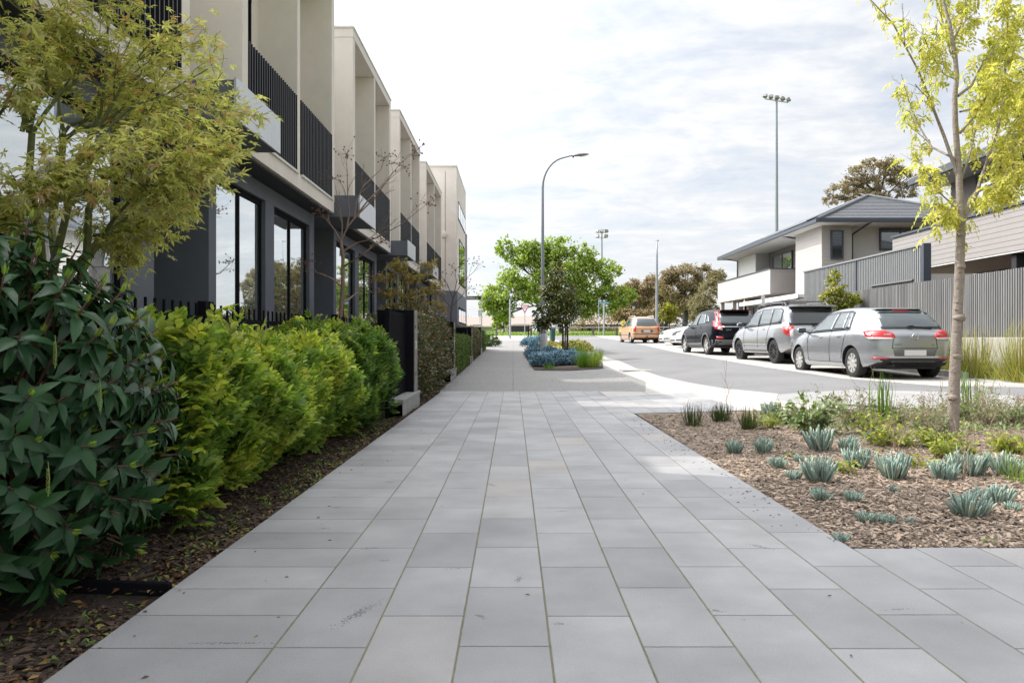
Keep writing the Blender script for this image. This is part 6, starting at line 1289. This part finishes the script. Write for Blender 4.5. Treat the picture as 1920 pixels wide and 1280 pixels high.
gum(1352, 100, [(1352, 515, 8, 9), (1350, 530, 9, 8)], 'small piece of gum foliage against the far end of the tiled roof', 'l_gum_grey', 900, .3, .2)
x = PX(1640, 62); crown_tree('gum_tree', 'tall brown-green gum rising behind the hipped tiled roof', 'tree', [(x, 62, 1), (x, 62, 8), (x+.3, 62, PZ(370, 62))],
    [(1612, 325, 26, 12), (1650, 303, 30, 11), (1690, 335, 26, 18), (1575, 358, 24, 11), (1640, 345, 30, 14), (1700, 360, 18, 12), (1600, 345, 20, 12), (1668, 318, 24, 12), (1560, 375, 16, 8), (1625, 370, 40, 12)], 62, 10000, .20, 'l_gum', (.0, .9), .42, 1.1, 'gum trees in the background', 30, .24, T_QUAD, 'bark', .28, -.3, True, .5)
x = PX(1255, 50); crown_tree('small_street_tree', 'small round yellow-green tree behind the white cars', 'tree', [(x, 50, zg(x, 50)-.1), (x, 50, 2.0), (x, 50, 2.5)], [(1254, 577, 12, 10), (1247, 590, 10, 9), (1263, 590, 10, 9), (1256, 597, 10, 6)], 50, 1500, .17, 'l_glossy', (.1, 1), .5, 1, None, 18, .3, T_QUAD, 'bark', .05)
x = PX(1572, 22.3); crown_tree('small_street_tree', 'small bushy yellow-tipped tree against the ribbed screen wall', 'tree', [(x, 22.3, .4), (x, 22.3, 1.3), (x, 22.3, 2.0)], [(1562, 520, 11, 14), (1566, 545, 17, 14), (1578, 562, 26, 14), (1600, 562, 14, 9), (1553, 560, 13, 12), (1573, 580, 28, 14)], 22.3, 2200, .10, 'l_glossy', (0, 1), .5, 1, None, 18, .3, T_OVAL, 'bark', .03)
crown_tree('low_tree', 'small light green tree before the brown-roofed house at the far left', 'tree', [(PX(945, 88), 88, 1.7), (PX(945, 88), 88, 2.5)], [(942, 600, 10, 12), (932, 608, 8, 10), (947, 590, 8, 8)], 88, 1800, .26, 'l_plane', (.1, .9), .6, 1, None, 18, .3, T_QUAD, 'bark', .12)
crown_tree('yellow_bush', 'yellow flowering bush behind the orange car bonnet', 'bush', [(PX(1166, 66), 66, 1.1), (PX(1166, 66), 66, 1.6)], [(1166, 612, 8, 10), (1172, 620, 8, 8)], 66, 900, .14, 'l_flower', (0, 1), .6, 1, None, 14, .3)
P, D = clumps([(PX(px, 97), 97+RNG.uniform(-2, 3), PZ(612, 97), 2.4, 1.5, RNG.uniform(.9, 2.0)) for px in range(1050, 1500, 26)]+[(PX(px, 120), 120, 3.0, 4, 2, 1.6) for px in range(560, 960, 40)], 16000, 22, .28)
tag(leaves('far_shrubs', P, D+RNG.normal(size=P.shape)*.6, D, .30, .16, M['l_gum'], None, RNG.random(len(P))), 'low brown-green shrubs massed along the far side of the lawn', None, None, 'stuff')
crown_tree('round_bush', 'round grey-green bush at the far end of the left hedges', 'bush', [(PX(921, 44), 44, .5), (PX(921, 44), 44, .8)], [(921, 641, 15, 12)], 44, 2600, .12, 'l_clip', (0, .7), .25, 1, None, 30, .3, T_QUAD, 'bark', .03, .3, False)
# ---- grasses
def tuft(name, label, x, y, n, h, spread, m, width=.008, tint=(0, 1), lean=.5, group=None, cat='grass tuft', stiff=.25, z=None, extra=None):
    z0 = (zg(x, y)+.012) if z is None else z; a = RNG.random(n)*6.283; r = spread*.35*RNG.random(n)**.5; P = np.stack([x+r*np.cos(a), y+r*np.sin(a), np.full(n, z0-.01)], 1); le = np.abs(RNG.normal(0, lean, n))
    T = np.stack([np.cos(a)*le, np.sin(a)*le, np.ones(n)], 1); N = np.stack([-np.cos(a), -np.sin(a), le*.5], 1)+RNG.normal(size=(n, 3))*.2
    o = leaves(name, P, T, N*-1, h*RNG.uniform(.55, 1.1, n), width, m, None, RNG.uniform(*tint, n), T_BLADE)
    me = o.data; me.transform(Matrix.Translation((-x, -y, -z0))); o.location = (x, y, z0)
    return tag(o, label, cat, group)
for (px, py, h, w, n, lab, tn) in ((1300, 800, .30, .26, 110, 'dark spiky grass tuft, left of three at the back of the bark bed', (0, .6)), (1352, 791, .25, .30, 170, 'dense dark grass tuft, middle of three at the back of the bark bed', (0, .45)), (1404, 806, .27, .22, 150, 'fresh green grass tuft, right of three beside the broad-leaved plant', (.2, .9))):
    x, y = GP(px, py); tuft('grass_tuft', lab, x, y, n, h, w, M['l_tuft'], .007, tn, .42, 'strappy grass tufts at the back of the bark bed')
x, y = GP(1652, 800); tuft('iris_clump', 'tall sword-leaved clump left of the pale young tree trunk', x, y, 46, .62, .25, M['l_greengrass'], .016, (.1, .7), .38)
x, y = GP(1818, 775); tuft('iris_clump', 'sword-leaved clump just right of the pale young tree trunk', x, y, 46, .58, .3, M['l_greengrass'], .016, (.1, .7), .36)
x, y = GP(1905, 905); tuft('grass_tuft', 'pale arching grass tuft at the right edge beside the blue fingers', x, y, 50, .26, .2, M['l_greengrass'], .006, (.3, 1), .8)
GL2 = [(9.55, 14.2, 300, 1.25, .7, 0), (9.35, 15.3, 240, 1.15, .6, 0), (9.6, 16.8, 300, 1.0, .5, 1), (9.25, 17.9, 260, 1.15, .6, 0), (9.6, 19.2, 260, 1.2, .6, 0), (9.3, 20.6, 240, 1.1, .6, 0), (9.6, 13.1, 320, 1.3, .8, 0), (10.0, 12.2, 320, 1.25, .8, 0), (9.45, 22.0, 220, 1.1, .6, 0), (10.2, 11.2, 300, 1.25, .8, 0)]
GLB = ['tall straw-tipped grass clump at the right edge just behind the tree trunk', 'tall grass clump right beside the pale tree trunk, against the slat fence', 'upright bright green grass clump standing between paler grasses', 'tall pale grass clump close behind the grey hatchback', 'tall grass clump hidden behind the rear of the grey hatchback', 'tall grass clump behind the middle of the grey hatchback', 'tall yellowing grass clump at the right edge of the photo, half cut off', 'tall grass clump just out at the right edge before the slat fence', 'tall grass clump behind the front of the grey hatchback', 'tall grass clump beyond the right edge by the slat fence']
for (x, y, n, h, w, g), lab in zip(GL2, GLB): tuft('tall_grass', lab, x, y, n, h*.92, w, M['l_greengrass' if g else 'l_grass'], .011, (0, .6) if g else (0, 1), .22 if g else .36, 'tall grasses along the slat fence', 'grass', z=zg(9.5, y)+.03)
n = 2600; P = np.stack([9.15+.8*RNG.random(n), 12.9+9*RNG.random(n), np.zeros(n)], 1); P[:, 2] = [zg(a, b)+.03 for a, b, _ in P]
tag(leaves('ground_grass', P, np.stack([RNG.normal(0, .5, n), RNG.normal(0, .5, n), np.ones(n)], 1), rdir(n), RNG.uniform(.2, .5, n), .012, M['l_grass'], None, RNG.random(n), T_BLADE), 'yellow-green low grass filling the strip before the slat fence', None, None, 'stuff')
# ---- blue chalk fingers in the near bed
def succ_mesh(n, seed):
    a = RNG.random(n)*6.283; r = RNG.random(n)**.5; h = RNG.integers(0, 7, n); ha = h*.9+seed; hr = np.where(h == 0, 0, .20+.05*np.sin(h*3.3)); P = np.stack([hr*np.cos(ha)+.09*r*np.cos(a), hr*np.sin(ha)+.09*r*np.sin(a), .03+.20*RNG.random(n)*(1-.6*r)], 1); T = np.stack([np.cos(a)*r*.55+np.cos(ha)*hr*1.0+RNG.normal(0, .1, n), np.sin(a)*r*.55+np.sin(ha)*hr*1.0+RNG.normal(0, .1, n), .85+.3*RNG.random(n)], 1)
    o = leaves('succulent', P, T, np.stack([np.cos(a), np.sin(a), np.zeros(n)], 1)+RNG.normal(size=(n, 3))*.3, RNG.uniform(.28, .52, n), .058, M['l_succ'], None, np.clip(RNG.normal(.45, .25, n), 0, 1), T_FING); o.data.shade_smooth(); me = o.data; bpy.data.objects.remove(o); return me
SM = [succ_mesh(k, i) for i, k in enumerate((105, 92, 84, 118, 74))]
SL = [(1378, 857, 46, 'pale blue finger plant, left of the pair before the three dark grass tufts'), (1427, 857, 54, 'pale blue finger plant, right of the pair before the three dark grass tufts'), (1540, 853, 72, 'big blue finger plant at the foot of the broad-leaved grey-green plant'), (1590, 852, 44, 'small blue finger plant touching the right side of the one under the broad-leaved plant'),
    (1459, 887, 46, 'blue finger plant on the sunny bark below the left pair'), (1496, 873, 30, 'little blue finger plant in sun just above the shaded tuft near the paving'), (1490, 908, 34, 'small dark blue finger plant leaning at the left end of the shaded middle cluster'), (1534, 911, 74, 'deep blue spreading finger plant in the shaded middle of the bark bed'), (1607, 885, 60, 'blue finger plant mixed with yellow-green weeds in mid bed'), (1676, 905, 78, 'large full blue finger plant on bare bark left of the tree base'),
    (1770, 907, 58, 'blue finger plant below the tree trunk, left of the big sunlit group'), (1815, 898, 84, 'tall blue finger plant at the back of the sunlit group under the tree'), (1886, 900, 76, 'blue finger plant at the right edge behind the sunlit group'), (1539, 945, 46, 'small dark blue finger plant, left of two on the shaded bark'), (1597, 947, 50, 'small dark blue finger plant, right of two on the shaded bark'), (1627, 988, 50, 'dark blue finger plant in the shade nearest the front, beside a smaller one'),
    (1661, 990, 42, 'thin dark blue finger plant right of the nearest shaded one'), (1706, 986, 34, 'tiny blue-green finger plant alone at the front of the bark bed'), (1815, 975, 92, 'largest sunlit blue finger plant at the front right of the bark bed'), (1871, 952, 72, 'sunlit blue finger plant standing behind the largest one at front right'), (1575, 1024, 50, 'scraggly blue finger plant at the front corner of the bed against the paving'), (1669, 928, 36, 'small fallen blue finger sprig lying on the bark in mid bed'), (1444, 786, 44, 'blue-green finger plant behind the fresh green tuft at the back of the bed'), (1635, 838, 40, 'blue finger plant below the left sword-leaved clump'), (1898, 965, 40, 'blue finger plant cut by the right edge in front')]
for i, (px, py, w, lab) in enumerate(SL):
    x, y = GP(px, py-6); s = w/FPX*y*random.uniform(.74, .98); o = link('chalk_finger_plant', SM[i % 5]); o.location = (x, y, zg(x, y)-.005); hgt = s*(1.0 if 'tiny' not in lab and 'fallen' not in lab else .8); o.scale = (s, s, hgt*1.25 if py < 930 else hgt); o.rotation_euler = (0, 0, i*1.7)
    if 'fallen' in lab: o.rotation_euler = (R(60), 0, .8)
    tag(o, lab, 'succulent', 'blue finger succulents in the bark bed')
# ---- other plants in the near bed
def leafy(name, label, px, py, w, h, n, m, size, ratio=.6, tint=(0, 1), twigs=30, cat='plant', dead=.4):
    x, y = GP(px, py); z = zg(x, y); s = y/FPX; t = thing(name, label, cat, (x, y, z)); mb = MB(); P = []; D = []
    n = int(n*1.5)
    for i in range(twigs):
        a = random.uniform(0, 6.283); r = random.random()**.5; tp = Vector((x+math.cos(a)*r*w*s*.5, y+math.sin(a)*r*w*s*.35, z+h*s*random.uniform(.45, 1.05)*(1-.35*r))); b = Vector((x+random.gauss(0, .05), y+random.gauss(0, .05), z)); pts = wobble(b, tp, 4, .05); mb.tube(pts, [.004, .0035, .003, .002, .0015], 4, False)
        for k in range(max(1, n//twigs)): f = random.uniform(.3, 1); q = b.lerp(tp, f); P.append(np.array(q)+RNG.normal(size=3)*.02); D.append(np.array([math.cos(a), math.sin(a), .3])+RNG.normal(size=3)*.6)
        if random.random() < dead:
            for _ in range(5): e = tp+Vector((random.gauss(0, .03), random.gauss(0, .03), random.uniform(.0, .06))); mb.tube([tp, e], [.0015, .001], 3, False); mb.lathe([(0, -.006), (.006, 0), (0, .008)], e, n=4)
    mb.build('branchwork', M['dry_stem'], t, recalc=False); k = len(P)
    leaves('foliage', P, D, np.array([0, 0, 1.0])+RNG.normal(size=(k, 3))*.5, size*RNG.uniform(.6, 1.3, k), size*ratio, M[m], t, RNG.uniform(*tint, k), T_OVAL); return t
M['dry_stem'] = mat('dry_plant_stem', (.30, .23, .17), .85, .25, 30)
leafy('broad_leaved_plant', 'grey-green broad-leaved plant with dry flower stems at the back of the bark bed', 1525, 815, 110, 92, 320, 'l_sage', .075, .6, (0, 1), 46)
leafy('sage_plant', 'twiggy grey-green plant right behind the broad-leaved one, full of dried heads', 1600, 800, 110, 75, 300, 'l_sage', .045, .5, (.1, 1), 60, 'plant', .8)
leafy('sage_plant', 'low leafy grey-green clump left of the broad-leaved plant', 1470, 795, 70, 50, 160, 'l_sage', .06, .55, (0, .8), 26)
leafy('weed_plant', 'sprawling yellow-green weedy plant left of the tree base', 1680, 838, 150, 55, 330, 'l_weed', .05, .55, (0, 1), 50, 'plant', .5)
leafy('weed_plant', 'thorny leafy plant with bare pinkish stems right of the tree trunk', 1850, 800, 110, 95, 200, 'l_sage', .04, .5, (.1, 1), 46, 'plant', .8)
leafy('weed_plant', 'low light green leaves around the foot of the young tree', 1765, 840, 110, 40, 220, 'l_weed', .05, .6, (0, 1), 30, 'plant', .2)
leafy('weed_plant', 'yellowish leafy weeds at the right edge of the bed behind the blue fingers', 1900, 850, 110, 45, 240, 'l_weed', .05, .6, (.2, 1), 36, 'plant', .4)
leafy('sage_plant', 'dense low grey-green clump behind the sword-leaved clump near the road', 1700, 800, 120, 60, 260, 'l_sage', .04, .5, (.1, 1), 50, 'plant', .7)
leafy('sage_plant', 'twiggy dry-headed plant between the left sword-leaved clump and the tree', 1740, 815, 100, 80, 200, 'l_sage', .04, .5, (.2, 1), 50, 'plant', 1)
leafy('sage_plant', 'pale grey clump at the right edge of the bed near the road', 1905, 795, 100, 60, 240, 'l_sage', .045, .5, (.1, 1), 46, 'plant', .6)
leafy('weed_plant', 'leafy green clump left behind the blue fingers under the broad-leaved plant', 1640, 815, 90, 55, 240, 'l_weed', .05, .55, (0, .9), 36, 'plant', .4)
leafy('weed_plant', 'fresh green leafy clump close before the tree trunk', 1790, 862, 90, 50, 240, 'l_weed', .05, .55, (0, .9), 36, 'plant', .3)
leafy('weed_plant', 'low green clump between the dark grass tufts and the broad-leaved plant', 1440, 805, 60, 36, 150, 'l_weed', .045, .55, (0, .8), 24, 'plant', .2)
leafy('sage_plant', 'leafy grey-green clump just behind the tree trunk by the road', 1815, 790, 120, 70, 260, 'l_sage', .05, .55, (0, .9), 46, 'plant', .4)
leafy('broad_weed', 'single bright green long-leaved weed between the blue finger plants in mid bed', 1727, 878, 34, 32, 14, 'l_weed', .11, .32, (.3, .8), 7, 'weed', 0)
leafy('weed_plant', 'small green weed by the blue finger plant in the sunny bark', 1590, 890, 50, 35, 60, 'l_weed', .035, .8, (.3, 1), 14, 'plant', 0)
def dry(px, py, tops, label):
    x, y = GP(px, py); mb = MB(); b = Vector((x, y, zg(x, y)))
    for tx, ty in tops: twig_tree(mb, wobble(b, Vector((PX(tx, y), y, PZ(ty, y))), 6, .03), .0045, .0015, 1, .6, .25, 5, None, .2, 3, .03)
    tag(mb.build('dry_stem', M['dry_stem'], recalc=False), label, 'stem', 'dry stems in the bark bed')
dry(1362, 790, [(1362, 668)], 'single tall thin dry stem behind the dense dark grass tuft')
dry(1680, 850, [(1672, 755), (1700, 770), (1660, 780), (1715, 760)], 'branched bare stems in front of the weeds left of the tree')
dry(1806, 900, [(1785, 770), (1840, 740), (1870, 770), (1815, 800)], 'bare thorny stems arching up from the group under the tree')
dry(1655, 770, [(1575, 690), (1630, 680)], 'two long dry grass stalks leaning across the grey car wheel')
dry(1770, 780, [(1768, 700), (1762, 720), (1776, 735)], 'dark dry flower stalk close left of the tree trunk')
def scatter_weeds(n, fx, m, label, size=.022):
    P = np.array([fx() for _ in range(n)]); P = np.repeat(P, 5, axis=0)+RNG.normal(size=(n*5, 3))*np.array([.02, .02, .008])+np.array([0, 0, .02]); k = len(P)
    tag(leaves('small_weeds', P, RNG.normal(size=(k, 3))*np.array([1, 1, .3])+np.array([0, 0, .35]), np.array([0, 0, 1.0])+RNG.normal(size=(k, 3))*.3, RNG.uniform(.6, 1.6, k)*size, size*.55, m, None, RNG.random(k)*.7), label, None, None, 'stuff')
scatter_weeds(120, lambda: (lambda x, y: (x, y, lbz(x, y)))(-1.40-abs(random.gauss(0, .16)), random.uniform(2.3, 10)), M['l_hedge'], 'small green seedlings along the edge of the paving')
scatter_weeds(170, lambda: (lambda q: (q[0], q[1], q[2]) if q[0] > q[1]*.35 and q[1] > 5.5 or random.random() < .08 else (4.6+random.random(), 7+random.random()*2, zg(5, 8)))(in_bed()), M['l_weed'], 'scattered green weeds among the bark chips', .03)
n = 2600; P = np.stack([RNG.uniform(3.0, 7.4, n), RNG.uniform(7.5, 9.6, n), np.zeros(n)], 1); P[:, 2] = [zg(a, b)+.02 for a, b, _ in P]; P[:, 2] += .05*RNG.random(n)
tag(leaves('ground_cover', P, RNG.normal(size=(n, 3))+np.array([0, 0, .5]), rdir(n, 1), RNG.uniform(.03, .07, n), .025, M['l_sage'], None, RNG.random(n)), 'tangled grey-green ground cover at the back of the bark bed', None, None, 'stuff')
# ---- planted verge beyond the driveway
def mound(name, cl, n, m, size, w, label, tmpl, up=.8, tint=(0, 1)):
    P = []
    for (px, py, rx, h, k) in cl:
        x, y = GP(px, py); r = rx/FPX*y; q = int(n*k); a = RNG.random(q)*6.283; rr = RNG.random(q)**.5; xx = x+r*rr*np.cos(a); yy = y+r*1.3*rr*np.sin(a); zz = np.array([zg(u, v) for u, v in zip(xx, yy)])+.04+h*np.sqrt(np.maximum(0, 1-rr**2))*(.62+.38*RNG.random(q)+.16*np.sin(xx*7+k*9)*np.sin(yy*6)); P.append(np.stack([xx, yy, zz], 1))
    P = np.concatenate(P); k = len(P); T = RNG.normal(size=(k, 3))*.55+np.array([0, 0, up])
    return tag(leaves(name, P, T, rdir(k), size*RNG.uniform(.6, 1.2, k), w, m, None, RNG.uniform(*tint, k), tmpl), label, None, None, 'stuff')
mound('chalk_finger_cover', [(1015, 688, 18, .34, .22), (1045, 686, 22, .38, .26), (1075, 685, 20, .34, .22), (1000, 672, 15, .30, .1), (1005, 660, 15, .32, .12), (1030, 676, 22, .34, .2), (1003, 682, 10, .25, .1), (1095, 684, 14, .25, .12), (1060, 678, 22, .34, .2)], 8500, M['l_succ_far'], .17, .026, 'mass of blue finger ground cover at the front of the planted verge', T_FING)
mound('chalk_finger_cover', [(995, 646, 13, .36, .4), (1006, 644, 12, .36, .3), (985, 650, 8, .3, .2)], 2600, M['l_succ_far'], .2, .032, 'farther blue ground cover by the street lamp foot', T_FING)
mound('flower_patch', [(1030, 660, 22, .42, .2), (1052, 662, 22, .45, .2), (1078, 660, 24, .46, .22), (1095, 664, 17, .40, .2), (1045, 668, 20, .36, .1)], 4200, M['l_greengrass'], .13, .02, 'green stems of the flowering verge plants', T_QUAD, .8, (0, .8))
mound('yellow_flowers', [(1030, 660, 22, .47, .25), (1052, 662, 22, .50, .25), (1078, 660, 24, .50, .25), (1096, 664, 17, .44, .25), (1045, 670, 18, .40, .15)], 2000, M['l_flower'], .11, .08, 'yellow and pinkish flowers massed in the planted verge', T_QUAD, .6)
for (px, py, h, lab, tn, nn) in ((1094, 690, .62, 'bright green fine grass tuft at the front right of the planted verge', (.1, .7), 260), (1113, 690, .55, 'browner fine grass tuft at the right tip of the planted verge', (.5, 1), 200), (1085, 676, .6, 'fine green grass tuft behind the blue cover in the verge', (.1, .8), 200), (1030, 693, .22, 'tiny green tuft on the bare soil at the front of the verge', (.1, .6), 90), (1121, 676, .5, 'pale wispy grass tuft on the road side of the verge', (.5, 1), 160)):
    x, y = GP(px, py); tuft('verge_grass', lab, x, y, nn, h, .4, M['l_greengrass'], .012, tn, .45, 'fine grass tufts in the planted verge')
# blades along the far lawn edge and verge
n = 9000; P = np.stack([RNG.uniform(-8, 26, n), 70+26*RNG.random(n)**1.4, np.zeros(n)], 1); P[:, 2] = [zg(a, b) for a, b, _ in P]
tag(leaves('lawn_grass', P, np.stack([RNG.normal(0, .4, n), RNG.normal(0, .4, n), np.ones(n)], 1), rdir(n), RNG.uniform(.08, .2, n), .05, M['l_greengrass'], None, RNG.random(n), T_QUAD), 'green lawn grass beyond the far road', None, None, 'stuff')
